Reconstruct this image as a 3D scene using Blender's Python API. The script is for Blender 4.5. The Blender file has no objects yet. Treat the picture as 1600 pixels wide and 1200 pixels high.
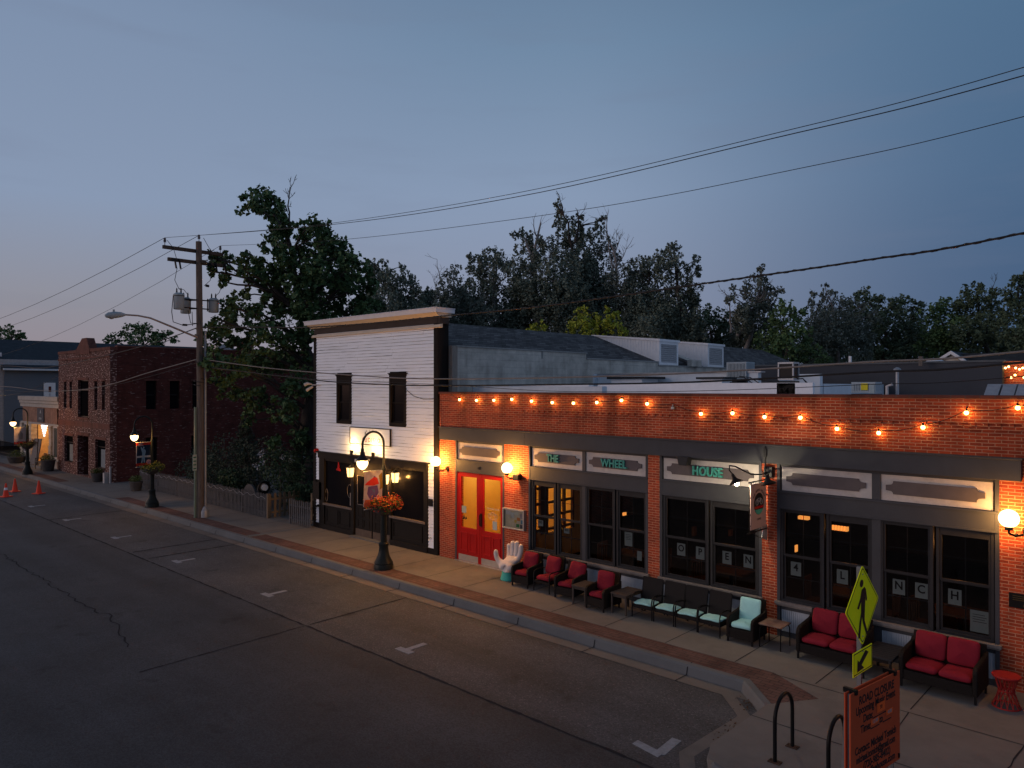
import bpy, math, random
from mathutils import Vector, Matrix, Euler
PI = math.pi
R = math.radians
rnd = random.Random(7)
sc = bpy.context.scene
COL = sc.collection

# ------------------------------------------------------------------ camera
FPX, VPX, HOR = 1150.0, -430.0, 605.0          # focal length and vanishing point of the street in photo pixels
TH = math.atan((800 - VPX) / FPX)
FWD = (-math.cos(TH), math.sin(TH)); RGT = (FWD[1], -FWD[0])
PITCH = math.atan((HOR - 600) / FPX)
CAM = (15.2201, -13.3338, 4.6)
cd = bpy.data.cameras.new("camera"); cam = bpy.data.objects.new("camera", cd); COL.objects.link(cam)
cam.location = CAM
cam.rotation_euler = (PI / 2 + PITCH, 0, math.atan2(-FWD[0], FWD[1]))
cd.sensor_width = 36; cd.lens = FPX / 1600 * 36; cd.clip_start = .1; cd.clip_end = 1500
sc.camera = cam

def ray(px, py):
    u = (px - 800) / FPX; v = (600 - py) / FPX
    c, s = math.cos(PITCH), math.sin(PITCH)
    f = c - v * s; z = s + v * c
    return (FWD[0] * f + RGT[0] * u, FWD[1] * f + RGT[1] * u, z)
def onX(px, py, x):
    r = ray(px, py); t = (x - CAM[0]) / r[0]; return Vector([CAM[i] + t * r[i] for i in range(3)])
def onY(px, py, y):
    r = ray(px, py); t = (y - CAM[1]) / r[1]; return Vector([CAM[i] + t * r[i] for i in range(3)])
def at(px, py, d):
    r = ray(px, py); k = r[0] * FWD[0] + r[1] * FWD[1]; return Vector([CAM[i] + d / k * r[i] for i in range(3)])

# ------------------------------------------------------------------ world: dusk sky
sc.view_settings.view_transform = 'Standard'; sc.view_settings.look = 'None'
sc.view_settings.exposure = 0; sc.view_settings.gamma = 1
w = bpy.data.worlds.new("World"); sc.world = w; w.use_nodes = True
nt = w.node_tree; nt.nodes.clear()
def N(nt, t, **k):
    n = nt.nodes.new(t)
    for a, b in k.items(): setattr(n, a, b)
    return n
def LK(nt, a, b): nt.links.new(a, b)
out = N(nt, 'ShaderNodeOutputWorld'); bg = N(nt, 'ShaderNodeBackground'); LK(nt, bg.outputs[0], out.inputs[0])
tc = N(nt, 'ShaderNodeTexCoord'); sp = N(nt, 'ShaderNodeSeparateXYZ'); LK(nt, tc.outputs['Generated'], sp.inputs[0])
flat = N(nt, 'ShaderNodeCombineXYZ'); LK(nt, sp.outputs[0], flat.inputs[0]); LK(nt, sp.outputs[1], flat.inputs[1])
nrm = N(nt, 'ShaderNodeVectorMath', operation='NORMALIZE'); LK(nt, flat.outputs[0], nrm.inputs[0])
SUN_AZ = R(222)                                  # towards the afterglow, behind and left of the camera
dot = N(nt, 'ShaderNodeVectorMath', operation='DOT_PRODUCT'); LK(nt, nrm.outputs[0], dot.inputs[0])
dot.inputs[1].default_value = (math.cos(SUN_AZ), math.sin(SUN_AZ), 0)
def ramp(src, stops, interp='B_SPLINE'):
    r = N(nt, 'ShaderNodeValToRGB'); LK(nt, src, r.inputs[0]); cr = r.color_ramp; cr.interpolation = interp
    while len(cr.elements) > 1: cr.elements.remove(cr.elements[-1])
    cr.elements[0].position = stops[0][0]; cr.elements[0].color = (*stops[0][1], 1)
    for p, c in stops[1:]:
        e = cr.elements.new(p); e.color = (*c, 1)
    return r.outputs[0]
def srgb(r, g, b): return tuple(((c / 255 + .055) / 1.055) ** 2.4 if c > 10 else c / 255 / 12.92 for c in (r, g, b))
zz = sp.outputs[2]
west = ramp(zz, [(0, srgb(150, 134, 140)), (.1, srgb(143, 143, 154)), (.22, srgb(136, 152, 178)), (.42, srgb(124, 143, 171)), (.65, srgb(88, 110, 140)), (1, srgb(80, 100, 130))], 'LINEAR')
mid = ramp(zz, [(0, srgb(142, 141, 160)), (.12, srgb(138, 147, 170)), (.25, srgb(135, 153, 180)), (.42, srgb(112, 137, 165)), (.65, srgb(80, 100, 130)), (1, srgb(78, 98, 128))], 'LINEAR')
east = ramp(zz, [(0, srgb(68, 90, 120)), (.13, srgb(71, 96, 128)), (.25, srgb(76, 104, 136)), (.42, srgb(80, 110, 141)), (.65, srgb(60, 84, 112)), (1, srgb(60, 82, 110))], 'LINEAR')
glow = ramp(zz, [(0, (1.7, .95, .72)), (.1, (1.3, .86, .74)), (.25, (.62, .55, .6)), (.5, (.25, .28, .36)), (1, (.1, .14, .22))], 'LINEAR')
def mixc(a, b, f):
    m = N(nt, 'ShaderNodeMix', data_type='RGBA'); LK(nt, f, m.inputs[0]); LK(nt, a, m.inputs[6]); LK(nt, b, m.inputs[7]); return m.outputs[2]
def mr(src, a, b):
    m = N(nt, 'ShaderNodeMapRange', interpolation_type='SMOOTHSTEP'); LK(nt, src, m.inputs[0]); m.inputs[1].default_value = a; m.inputs[2].default_value = b; return m.outputs[0]
c1 = mixc(east, mid, mr(dot.outputs['Value'], -.62, -.02)); c2 = mixc(c1, west, mr(dot.outputs['Value'], -.05, .55)); c2 = mixc(c2, ramp(zz, [(0, srgb(150, 160, 180)), (.3, srgb(150, 165, 192)), (1, srgb(95, 118, 150))], 'LINEAR'), mr(dot.outputs['Value'], -.66, -.97)); c3 = mixc(c2, glow, mr(dot.outputs['Value'], .6, .98))
# thin streaks of high cloud
cn = N(nt, 'ShaderNodeTexNoise'); cmap = N(nt, 'ShaderNodeMapping'); LK(nt, tc.outputs['Generated'], cmap.inputs[0]); cmap.inputs['Scale'].default_value = (2.5, 2.5, 16); LK(nt, cmap.outputs[0], cn.inputs[0])
cn.inputs['Scale'].default_value = 1.6; cn.inputs['Detail'].default_value = 5
cmr = N(nt, 'ShaderNodeMapRange'); LK(nt, cn.outputs[0], cmr.inputs[0]); cmr.inputs[1].default_value = .52; cmr.inputs[2].default_value = .80; cmr.inputs[3].default_value = 0; cmr.inputs[4].default_value = .22
cl = N(nt, 'ShaderNodeMix', data_type='RGBA'); LK(nt, cmr.outputs[0], cl.inputs[0]); LK(nt, c3, cl.inputs[6]); cl.inputs[7].default_value = (*srgb(112, 122, 146), 1)
LK(nt, cl.outputs[2], bg.inputs[0]); bg.inputs[1].default_value = 1.0

# last light of the set sun: very low, broad and weak
sl = bpy.data.lights.new("sun", 'SUN'); so = bpy.data.objects.new("sun", sl); COL.objects.link(so)
sl.energy = .55; sl.angle = R(30); sl.color = (1, .80, .74)
SUN_EL = R(9)
dv = Vector((math.cos(SUN_AZ + R(18)) * math.cos(SUN_EL), math.sin(SUN_AZ + R(18)) * math.cos(SUN_EL), math.sin(SUN_EL)))
so.rotation_euler = dv.to_track_quat('Z', 'Y').to_euler(); so.location = (10, -30, 20)

# ------------------------------------------------------------------ materials
def newmat(name):
    m = bpy.data.materials.new(name); m.use_nodes = True
    b = m.node_tree.nodes['Principled BSDF']; return m, m.node_tree, b
def mat(name, col, rough=.6, metal=0, var=.18, scale=6, bump=0, bscale=None, spec=.12, dirt=None, stretch=(1, 1, 1)):
    m, nt, b = newmat(name)
    b.inputs['Roughness'].default_value = rough; b.inputs['Metallic'].default_value = metal
    b.inputs['Specular IOR Level'].default_value = spec
    tc = N(nt, 'ShaderNodeTexCoord'); mp = N(nt, 'ShaderNodeMapping'); LK(nt, tc.outputs['Object'], mp.inputs[0]); mp.inputs['Scale'].default_value = stretch
    n = N(nt, 'ShaderNodeTexNoise'); LK(nt, mp.outputs[0], n.inputs[0]); n.inputs['Scale'].default_value = scale; n.inputs['Detail'].default_value = 6; n.inputs['Roughness'].default_value = .65
    r = N(nt, 'ShaderNodeValToRGB'); LK(nt, n.outputs[0], r.inputs[0])
    r.color_ramp.elements[0].position = .3; r.color_ramp.elements[1].position = .7
    r.color_ramp.elements[0].color = (*[c * (1 - var) for c in col], 1); r.color_ramp.elements[1].color = (*[min(1, c * (1 + var)) for c in col], 1)
    cout = r.outputs[0]
    if dirt:
        n2 = N(nt, 'ShaderNodeTexNoise'); LK(nt, mp.outputs[0], n2.inputs[0]); n2.inputs['Scale'].default_value = scale * .37; n2.inputs['Detail'].default_value = 9; n2.inputs['Roughness'].default_value = .75
        q = N(nt, 'ShaderNodeMapRange'); LK(nt, n2.outputs[0], q.inputs[0]); q.inputs[1].default_value = .52; q.inputs[2].default_value = .72; q.inputs[4].default_value = dirt[3]
        mx = N(nt, 'ShaderNodeMix', data_type='RGBA'); LK(nt, q.outputs[0], mx.inputs[0]); LK(nt, cout, mx.inputs[6]); mx.inputs[7].default_value = (*dirt[:3], 1); cout = mx.outputs[2]
    LK(nt, cout, b.inputs['Base Color'])
    if bump:
        n3 = N(nt, 'ShaderNodeTexNoise'); LK(nt, mp.outputs[0], n3.inputs[0]); n3.inputs['Scale'].default_value = bscale or scale * 6; n3.inputs['Detail'].default_value = 4
        bp = N(nt, 'ShaderNodeBump'); bp.inputs['Strength'].default_value = bump; bp.inputs['Distance'].default_value = .01; LK(nt, n3.outputs[0], bp.inputs['Height']); LK(nt, bp.outputs[0], b.inputs['Normal'])
    return m
def emit(name, col, s):
    m, nt, b = newmat(name); b.inputs['Base Color'].default_value = (*[min(1, c) for c in col], 1)
    b.inputs['Emission Color'].default_value = (*col, 1); b.inputs['Emission Strength'].default_value = s
    return m
def glowshell(name, col, s, clear=.85):
    m = bpy.data.materials.new(name); m.use_nodes = True; nt = m.node_tree; nt.nodes.clear()
    o = N(nt, 'ShaderNodeOutputMaterial'); ad = N(nt, 'ShaderNodeAddShader'); tr = N(nt, 'ShaderNodeBsdfTransparent'); em = N(nt, 'ShaderNodeEmission')
    tr.inputs[0].default_value = (clear, clear, clear, 1); em.inputs[0].default_value = (*col, 1); em.inputs[1].default_value = s
    LK(nt, tr.outputs[0], ad.inputs[0]); LK(nt, em.outputs[0], ad.inputs[1]); LK(nt, ad.outputs[0], o.inputs[0]); return m
def lamp_or_fill(parent, loc, watts, col, r):
    l = bpy.data.lights.new('lamp_or_fill_light', 'POINT'); l.energy = watts; l.color = col; l.shadow_soft_size = r; o = bpy.data.objects.new('lamp_or_fill_light', l); COL.objects.link(o); o.parent = parent; o.location = loc; return o
def brickmat(name, c1, c2, mortar, bw=.17, rh=.052, ms=.0055, blotch=None, flat=False):
    m, nt, b = newmat(name); b.inputs['Roughness'].default_value = .85; b.inputs['Specular IOR Level'].default_value = .2
    g = N(nt, 'ShaderNodeNewGeometry'); s = N(nt, 'ShaderNodeSeparateXYZ'); LK(nt, g.outputs['Position'], s.inputs[0])
    a = N(nt, 'ShaderNodeMath', operation='ADD'); LK(nt, s.outputs[0], a.inputs[0]); LK(nt, s.outputs[1], a.inputs[1])
    cv = N(nt, 'ShaderNodeCombineXYZ')
    if flat: LK(nt, s.outputs[0], cv.inputs[0]); LK(nt, s.outputs[1], cv.inputs[1])
    else: LK(nt, a.outputs[0], cv.inputs[0]); LK(nt, s.outputs[2], cv.inputs[1])
    # slight waviness of the courses
    wn = N(nt, 'ShaderNodeTexNoise'); LK(nt, cv.outputs[0], wn.inputs[0]); wn.inputs['Scale'].default_value = 3.0
    ws = N(nt, 'ShaderNodeVectorMath', operation='SCALE'); LK(nt, wn.outputs['Color'], ws.inputs[0]); ws.inputs['Scale'].default_value = .012
    va = N(nt, 'ShaderNodeVectorMath', operation='ADD'); LK(nt, cv.outputs[0], va.inputs[0]); LK(nt, ws.outputs[0], va.inputs[1])
    t = N(nt, 'ShaderNodeTexBrick'); LK(nt, va.outputs[0], t.inputs[0]); t.inputs['Scale'].default_value = 1
    t.inputs['Brick Width'].default_value = bw; t.inputs['Row Height'].default_value = rh; t.inputs['Mortar Size'].default_value = ms; t.inputs['Mortar Smooth'].default_value = .3
    t.inputs['Color1'].default_value = (*c1, 1); t.inputs['Color2'].default_value = (*c2, 1); t.inputs['Mortar'].default_value = (*mortar, 1)
    # wear: some stretches of mortar weathered dark, some faces pale
    n = N(nt, 'ShaderNodeTexNoise'); LK(nt, cv.outputs[0], n.inputs[0]); n.inputs['Scale'].default_value = 1.7; n.inputs['Detail'].default_value = 8; n.inputs['Roughness'].default_value = .7
    q = N(nt, 'ShaderNodeMapRange'); LK(nt, n.outputs[0], q.inputs[0]); q.inputs[1].default_value = .35; q.inputs[2].default_value = .7; q.inputs[3].default_value = .72; q.inputs[4].default_value = 1.2
    mu = N(nt, 'ShaderNodeVectorMath', operation='SCALE'); LK(nt, t.outputs['Color'], mu.inputs[0]); LK(nt, q.outputs[0], mu.inputs['Scale'])
    so_ = N(nt, 'ShaderNodeMapping'); so_.inputs['Scale'].default_value = (2.2, .35, 1); LK(nt, cv.outputs[0], so_.inputs[0]); n6 = N(nt, 'ShaderNodeTexNoise'); LK(nt, so_.outputs[0], n6.inputs[0]); n6.inputs['Scale'].default_value = 1; n6.inputs['Detail'].default_value = 6
    q6 = N(nt, 'ShaderNodeMapRange'); LK(nt, n6.outputs[0], q6.inputs[0]); q6.inputs[1].default_value = .5; q6.inputs[2].default_value = .75; q6.inputs[3].default_value = 1; q6.inputs[4].default_value = .55
    mu2 = N(nt, 'ShaderNodeVectorMath', operation='SCALE'); LK(nt, mu.outputs[0], mu2.inputs[0]); LK(nt, q6.outputs[0], mu2.inputs['Scale']); mu = mu2
    cout = mu.outputs[0]
    if blotch:
        bc, sx, sz, th, amt = blotch
        mp = N(nt, 'ShaderNodeMapping'); LK(nt, cv.outputs[0], mp.inputs[0]); mp.inputs['Scale'].default_value = (sx, sz, 1)
        v = N(nt, 'ShaderNodeTexNoise'); LK(nt, mp.outputs[0], v.inputs[0]); v.inputs['Scale'].default_value = 1; v.inputs['Detail'].default_value = 2
        qq = N(nt, 'ShaderNodeMapRange'); LK(nt, v.outputs[0], qq.inputs[0]); qq.inputs[1].default_value = th; qq.inputs[2].default_value = th + .05; qq.inputs[4].default_value = amt
        inv = N(nt, 'ShaderNodeMath', operation='SUBTRACT'); inv.inputs[0].default_value = 1; LK(nt, t.outputs['Fac'], inv.inputs[1])
        mm = N(nt, 'ShaderNodeMath', operation='MULTIPLY'); LK(nt, qq.outputs[0], mm.inputs[0]); LK(nt, inv.outputs[0], mm.inputs[1])
        mx = N(nt, 'ShaderNodeMix', data_type='RGBA'); LK(nt, mm.outputs[0], mx.inputs[0]); LK(nt, cout, mx.inputs[6]); mx.inputs[7].default_value = (*bc, 1); cout = mx.outputs[2]
    LK(nt, cout, b.inputs['Base Color'])
    bp = N(nt, 'ShaderNodeBump'); bp.invert = True; bp.inputs['Strength'].default_value = .6; bp.inputs['Distance'].default_value = .008; LK(nt, t.outputs['Fac'], bp.inputs['Height']); LK(nt, bp.outputs[0], b.inputs['Normal'])
    return m
def glassmat(name, tint=(.8, .8, .8), refl=1.0):
    m = bpy.data.materials.new(name); m.use_nodes = True; nt = m.node_tree; nt.nodes.clear()
    o = N(nt, 'ShaderNodeOutputMaterial'); mx = N(nt, 'ShaderNodeMixShader'); tr = N(nt, 'ShaderNodeBsdfTransparent'); gl = N(nt, 'ShaderNodeBsdfGlossy')
    tr.inputs[0].default_value = (*tint, 1); gl.inputs['Roughness'].default_value = .03; gl.inputs[0].default_value = (refl,) * 3 + (1,)
    fr = N(nt, 'ShaderNodeFresnel'); fr.inputs[0].default_value = 1.45
    LK(nt, fr.outputs[0], mx.inputs[0]); LK(nt, tr.outputs[0], mx.inputs[1]); LK(nt, gl.outputs[0], mx.inputs[2]); LK(nt, mx.outputs[0], o.inputs[0]); return m
def leafmat(name, dark, light, scale=.6):
    m, nt, b = newmat(name); b.inputs['Roughness'].default_value = .65; b.inputs['Specular IOR Level'].default_value = .3
    tc = N(nt, 'ShaderNodeTexCoord'); n = N(nt, 'ShaderNodeTexNoise'); LK(nt, tc.outputs['Object'], n.inputs[0]); n.inputs['Scale'].default_value = scale; n.inputs['Detail'].default_value = 8; n.inputs['Roughness'].default_value = .8
    r = N(nt, 'ShaderNodeValToRGB'); LK(nt, n.outputs[0], r.inputs[0]); r.color_ramp.elements[0].position = .36; r.color_ramp.elements[1].position = .66
    r.color_ramp.elements[0].color = (*dark, 1); r.color_ramp.elements[1].color = (*light, 1); LK(nt, r.outputs[0], b.inputs['Base Color'])
    return m

M = {}
M['brick'] = brickmat('red_brick', (.44, .066, .023), (.26, .042, .018), (.50, .225, .135), ms=.0065)
M['brick_old'] = brickmat('old_brick_front', (.12, .042, .034), (.085, .03, .026), (.085, .055, .046), .2, .062, .006, ((.52, .36, .33), 7, 15, .56, .8))
M['brick_side'] = brickmat('old_brick_side', (.11, .028, .022), (.075, .02, .017), (.07, .035, .03), .2, .062, .006, ((.34, .24, .23), 3.5, 15, .63, .55))
M['brick_trim'] = brickmat('brick_trim', (.15, .055, .043), (.12, .045, .036), (.17, .08, .065), .07, .2, .004)
M['brick_tan'] = brickmat('tan_brick', (.25, .13, .09), (.21, .10, .07), (.28, .2, .16), .2, .06, .006)
M['paver'] = brickmat('paver_brick', (.145, .078, .066), (.115, .062, .055), (.05, .04, .037), .2, .1, .007, flat=True)
M['paver_dark'] = mat('soldier_paver', (.10, .045, .038), .85, var=.25, scale=20)
def concretemat(name, col):
    m = mat(name, col, .88, var=.12, scale=1.3, bump=.25, bscale=160, spec=.25, dirt=(col[0] * .55, col[1] * .53, col[2] * .52, .55)); return m
M['concrete'] = concretemat('sidewalk_concrete', (.155, .140, .128))
M['concrete_grey'] = concretemat('kerb_concrete', (.115, .12, .126))
M['gutter'] = concretemat('gutter_concrete', (.14, .125, .115))
def asphaltmat(name, col, speck):
    m, nt, b = newmat(name); b.inputs['Roughness'].default_value = .8; b.inputs['Specular IOR Level'].default_value = .35
    g = N(nt, 'ShaderNodeNewGeometry')
    v = N(nt, 'ShaderNodeTexVoronoi'); LK(nt, g.outputs['Position'], v.inputs[0]); v.inputs['Scale'].default_value = 55
    s = N(nt, 'ShaderNodeSeparateColor'); LK(nt, v.outputs['Color'], s.inputs[0])
    q = N(nt, 'ShaderNodeMapRange'); LK(nt, s.outputs[0], q.inputs[0]); q.inputs[3].default_value = .6; q.inputs[4].default_value = 1.25
    sp2 = N(nt, 'ShaderNodeMapRange'); LK(nt, s.outputs[1], sp2.inputs[0]); sp2.inputs[1].default_value = .93; sp2.inputs[2].default_value = .97; sp2.inputs[4].default_value = speck
    n = N(nt, 'ShaderNodeTexNoise'); LK(nt, g.outputs['Position'], n.inputs[0]); n.inputs['Scale'].default_value = .55; n.inputs['Detail'].default_value = 9; n.inputs['Roughness'].default_value = .68
    q2 = N(nt, 'ShaderNodeMapRange'); LK(nt, n.outputs[0], q2.inputs[0]); q2.inputs[1].default_value = .3; q2.inputs[2].default_value = .75; q2.inputs[3].default_value = .72; q2.inputs[4].default_value = 1.35
    mu = N(nt, 'ShaderNodeMath', operation='MULTIPLY'); LK(nt, q.outputs[0], mu.inputs[0]); LK(nt, q2.outputs[0], mu.inputs[1])
    ad = N(nt, 'ShaderNodeMath', operation='ADD'); LK(nt, mu.outputs[0], ad.inputs[0]); LK(nt, sp2.outputs[0], ad.inputs[1])
    st = N(nt, 'ShaderNodeMapping'); st.inputs['Scale'].default_value = (.12, 1.5, 1); LK(nt, g.outputs['Position'], st.inputs[0]); n4 = N(nt, 'ShaderNodeTexNoise'); LK(nt, st.outputs[0], n4.inputs[0]); n4.inputs['Scale'].default_value = .8; n4.inputs['Detail'].default_value = 6
    q4 = N(nt, 'ShaderNodeMapRange'); LK(nt, n4.outputs[0], q4.inputs[0]); q4.inputs[1].default_value = .35; q4.inputs[2].default_value = .65; q4.inputs[3].default_value = .78; q4.inputs[4].default_value = 1.15
    n5 = N(nt, 'ShaderNodeTexNoise'); LK(nt, g.outputs['Position'], n5.inputs[0]); n5.inputs['Scale'].default_value = 1.9; n5.inputs['Detail'].default_value = 3
    q5 = N(nt, 'ShaderNodeMapRange'); LK(nt, n5.outputs[0], q5.inputs[0]); q5.inputs[1].default_value = .64; q5.inputs[2].default_value = .74; q5.inputs[3].default_value = 1; q5.inputs[4].default_value = .6
    m4 = N(nt, 'ShaderNodeMath', operation='MULTIPLY'); LK(nt, q4.outputs[0], m4.inputs[0]); LK(nt, q5.outputs[0], m4.inputs[1]); m5 = N(nt, 'ShaderNodeMath', operation='MULTIPLY'); LK(nt, m4.outputs[0], m5.inputs[0]); LK(nt, ad.outputs[0], m5.inputs[1]); ad = m5
    vs = N(nt, 'ShaderNodeVectorMath', operation='SCALE'); vs.inputs[0].default_value = col; LK(nt, ad.outputs[0], vs.inputs['Scale']); LK(nt, vs.outputs[0], b.inputs['Base Color'])
    bp = N(nt, 'ShaderNodeBump'); bp.inputs['Strength'].default_value = .5; bp.inputs['Distance'].default_value = .006; LK(nt, v.outputs['Distance'], bp.inputs['Height']); LK(nt, bp.outputs[0], b.inputs['Normal'])
    return m
M['asphalt'] = asphaltmat('asphalt_smooth', (.037, .040, .046), .2)
M['asphalt_park'] = asphaltmat('asphalt_coarse', (.055, .056, .062), .9)
M['seal'] = mat('crack_sealant', (.031, .030, .033), .9, spec=.03)
M['paint_white'] = mat('road_paint', (.23, .245, .27), .7, var=.2, scale=14, dirt=(.12, .12, .12, .7))
M['earth'] = mat('earth', (.05, .05, .03), .95, var=.3, scale=.5)
M['grey_paint'] = mat('grey_trim_paint', (.052, .055, .064), .55, var=.1, scale=2, bump=.08, dirt=(.042, .043, .048, .5))
M['sash'] = mat('dark_sash_paint', (.022, .022, .025), .5)
M['grey_dark'] = mat('dark_grey_paint', (.026, .027, .031), .5, var=.12, scale=4)
M['cartouche'] = mat('cartouche_paint', (.095, .082, .088), .6, var=.1, scale=5)
M['offwhite'] = mat('weathered_white_paint', (.44, .41, .40), .65, var=.08, scale=8, dirt=(.22, .2, .18, .5))
M['sillstone'] = mat('sandstone_sill', (.19, .17, .16), .8, var=.2, scale=8)
M['bead'] = mat('beadboard_paint', (.42, .46, .52), .6, var=.08)
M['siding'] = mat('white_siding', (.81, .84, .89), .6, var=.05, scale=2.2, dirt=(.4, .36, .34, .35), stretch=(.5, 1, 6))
M['cream'] = mat('cream_trim', (.55, .47, .38), .6, var=.08)
M['white_cap'] = mat('white_cornice', (.62, .62, .66), .55, var=.06)
M['brown'] = mat('dark_brown_trim', (.012, .0095, .009), .8, var=.15, scale=3)
M['brown_mid'] = mat('brown_frieze', (.055, .043, .038), .8, var=.12, scale=3)
M['black'] = mat('black_paint', (.014, .013, .014), .35, var=.2)
M['sf'] = mat('storefront_black_paint', (.008, .007, .007), .55, var=.15, scale=3)
M['red_door'] = mat('red_door_paint', (.34, .008, .008), .4, var=.1, scale=2)
M['steel'] = mat('brushed_steel', (.42, .40, .38), .35, .7, var=.1)
M['galv'] = mat('galvanised_metal', (.34, .35, .37), .5, .5, var=.15, scale=8)
M['grey_wall'] = brickmat('grey_block_wall', (.54, .50, .44), (.50, .465, .41), (.44, .41, .37), .42, .2, .008)
M['membrane'] = mat('roof_membrane', (.56, .60, .64), .7, var=.12, scale=1.2, dirt=(.25, .28, .32, .4))
M['membrane_white'] = mat('white_roof_panel', (.74, .74, .76), .6, var=.06)
M['shingle'] = brickmat('roof_shingles', (.13, .128, .13), (.05, .05, .054), (.02, .02, .022), .34, .075, .008)
M['shingle_far'] = mat('far_roof_shingles', (.035, .045, .055), .9, var=.25, scale=3, stretch=(1, 1, 3))
M['tin_wall'] = mat('dark_metal_wall', (.05, .052, .06), .6, var=.08, scale=1)
M['blue_siding'] = mat('blue_grey_siding', (.13, .155, .19), .65, var=.08, scale=2, stretch=(.3, .3, 8))
M['pole_wood'] = mat('weathered_pole_wood', (.13, .105, .09), .9, var=.35, scale=5, bump=.5, stretch=(8, 8, .5))
M['arm_wood'] = mat('crossarm_wood', (.07, .058, .05), .9, var=.3, scale=6)
M['xfmr'] = mat('transformer_paint', (.30, .35, .38), .5, var=.06)
M['wire'] = mat('wire_black', (.02, .02, .022), .5)
M['wire_grey'] = mat('cable_grey', (.19, .17, .16), .6)
M['lamp_green'] = mat('dark_green_castiron', (.016, .02, .02), .4, var=.15)
M['fence'] = mat('weathered_cedar', (.085, .083, .088), .85, var=.3, scale=6, stretch=(6, 6, .6))
M['fence_new'] = mat('tan_cedar', (.16, .115, .075), .8, var=.2, scale=6, stretch=(6, 6, .6))
M['wicker'] = mat('dark_wicker', (.012, .0095, .009), .6, var=.35, scale=40, bump=.8, bscale=160)
M['mesh_black'] = mat('black_mesh_fabric', (.009, .008, .009), .6, var=.2, scale=60)
M['blackmetal'] = mat('black_metal', (.008, .008, .009), .38, var=.1)
M['red_cushion'] = mat('red_cushion_fabric', (.19, .013, .026), .85, var=.12, scale=5, bump=.25, bscale=90)
M['teal_cushion'] = mat('aqua_cushion_fabric', (.32, .60, .62), .8, var=.08, scale=5, bump=.2, bscale=60)
M['tbl_wood'] = mat('weathered_table_wood', (.06, .048, .042), .7, var=.25, scale=7, stretch=(1, 8, 1))
M['hand'] = mat('white_fibreglass', (.58, .52, .50), .45, var=.08, scale=4, dirt=(.32, .26, .24, .5))
M['teal_base'] = mat('teal_painted_base', (.06, .38, .32), .55, var=.15)
M['letter_teal'] = mat('teal_letter_paint', (.06, .30, .26), .45, var=.2, scale=25)
M['letter_dark'] = mat('dark_letter', (.02, .02, .022), .5)
M['paper'] = mat('paper_sheet', (.30, .36, .37), .8, var=.05)
M['stool'] = mat('red_metal_stool', (.30, .02, .018), .4, var=.12)
M['orange_board'] = mat('orange_board', (.52, .085, .032), .6, var=.06)
M['orange_edge'] = mat('orange_board_edge', (.55, .18, .12), .6)
M['orange_tape'] = mat('orange_tape', (.85, .13, .03), .6, var=.08)
M['yellowgreen'] = mat('fluorescent_yellow_green', (.93, .98, .012), .5, var=.04)
M['cone'] = mat('cone_orange', (.75, .06, .03), .5, var=.05)
M['refl_white'] = mat('white_band', (.7, .7, .75), .4)
M['terracotta'] = mat('planter_dark_grey', (.07, .065, .065), .7, var=.2)
M['bark'] = mat('bark', (.06, .05, .045), .9, var=.35, scale=5, bump=.6, stretch=(4, 4, .8))
M['bark_pale'] = mat('pale_cottonwood_bark', (.22, .20, .19), .9, var=.3, scale=3, stretch=(3, 3, .8))
M['globe'] = glowshell('globe_lamp_glow', (1, .72, .36), 2.6)
M['acorn'] = glowshell('acorn_lamp_glow', (1, .72, .36), 2.2)
M['lantern'] = glowshell('lantern_glow', (1, .62, .22), 1.6)
M['bulb'] = glowshell('string_bulb_glow', (1, .60, .20), 4.5)
M['flood'] = emit('flood_bulb_glow', (1, .82, .55), 30)
M['inside_glow'] = emit('interior_lit_glow', (1, .36, .07), 1.3)
M['vest_lamp'] = emit('vestibule_lamp_glow', (1, .70, .30), 60)
M['shop_lamp'] = emit('shop_lamp_glow', (1, .55, .2), 200)
M['shop_crystal'] = emit('crystal_chandelier_glow', (.9, .92, 1), 1.6)
M['glass'] = glassmat('window_glass', (.62, .62, .62), .9)
M['glass_clear'] = glassmat('door_glass', (.9, .88, .82), .8)
M['glass_dark'] = mat('dark_glass', (.006, .006, .008), .15, spec=.06, var=0)
M['amber_wall'] = mat('amber_vestibule_wall', (.80, .56, .17), .8, var=.04)
M['int_dark'] = mat('dark_interior', (.03, .018, .012), .8, var=.3, scale=2)
M['int_wood'] = mat('interior_wood', (.08, .035, .015), .6, var=.3)
M['stone'] = mat('rough_limestone', (.42, .35, .28), .85, var=.25, scale=5, bump=.8, bscale=12)
M['stone_grey'] = mat('cut_stone_cornice', (.33, .31, .29), .8, var=.15, scale=4)
M['navy'] = mat('navy_banner', (.015, .03, .055), .6)
M['tarp'] = mat('silver_table_top', (.30, .33, .36), .4, .3, var=.1)
M['green_post'] = mat('pale_green_post', (.13, .19, .16), .5, var=.1)
M['pink_sign'] = mat('pale_pink_sign', (.42, .30, .29), .6, var=.05)

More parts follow.
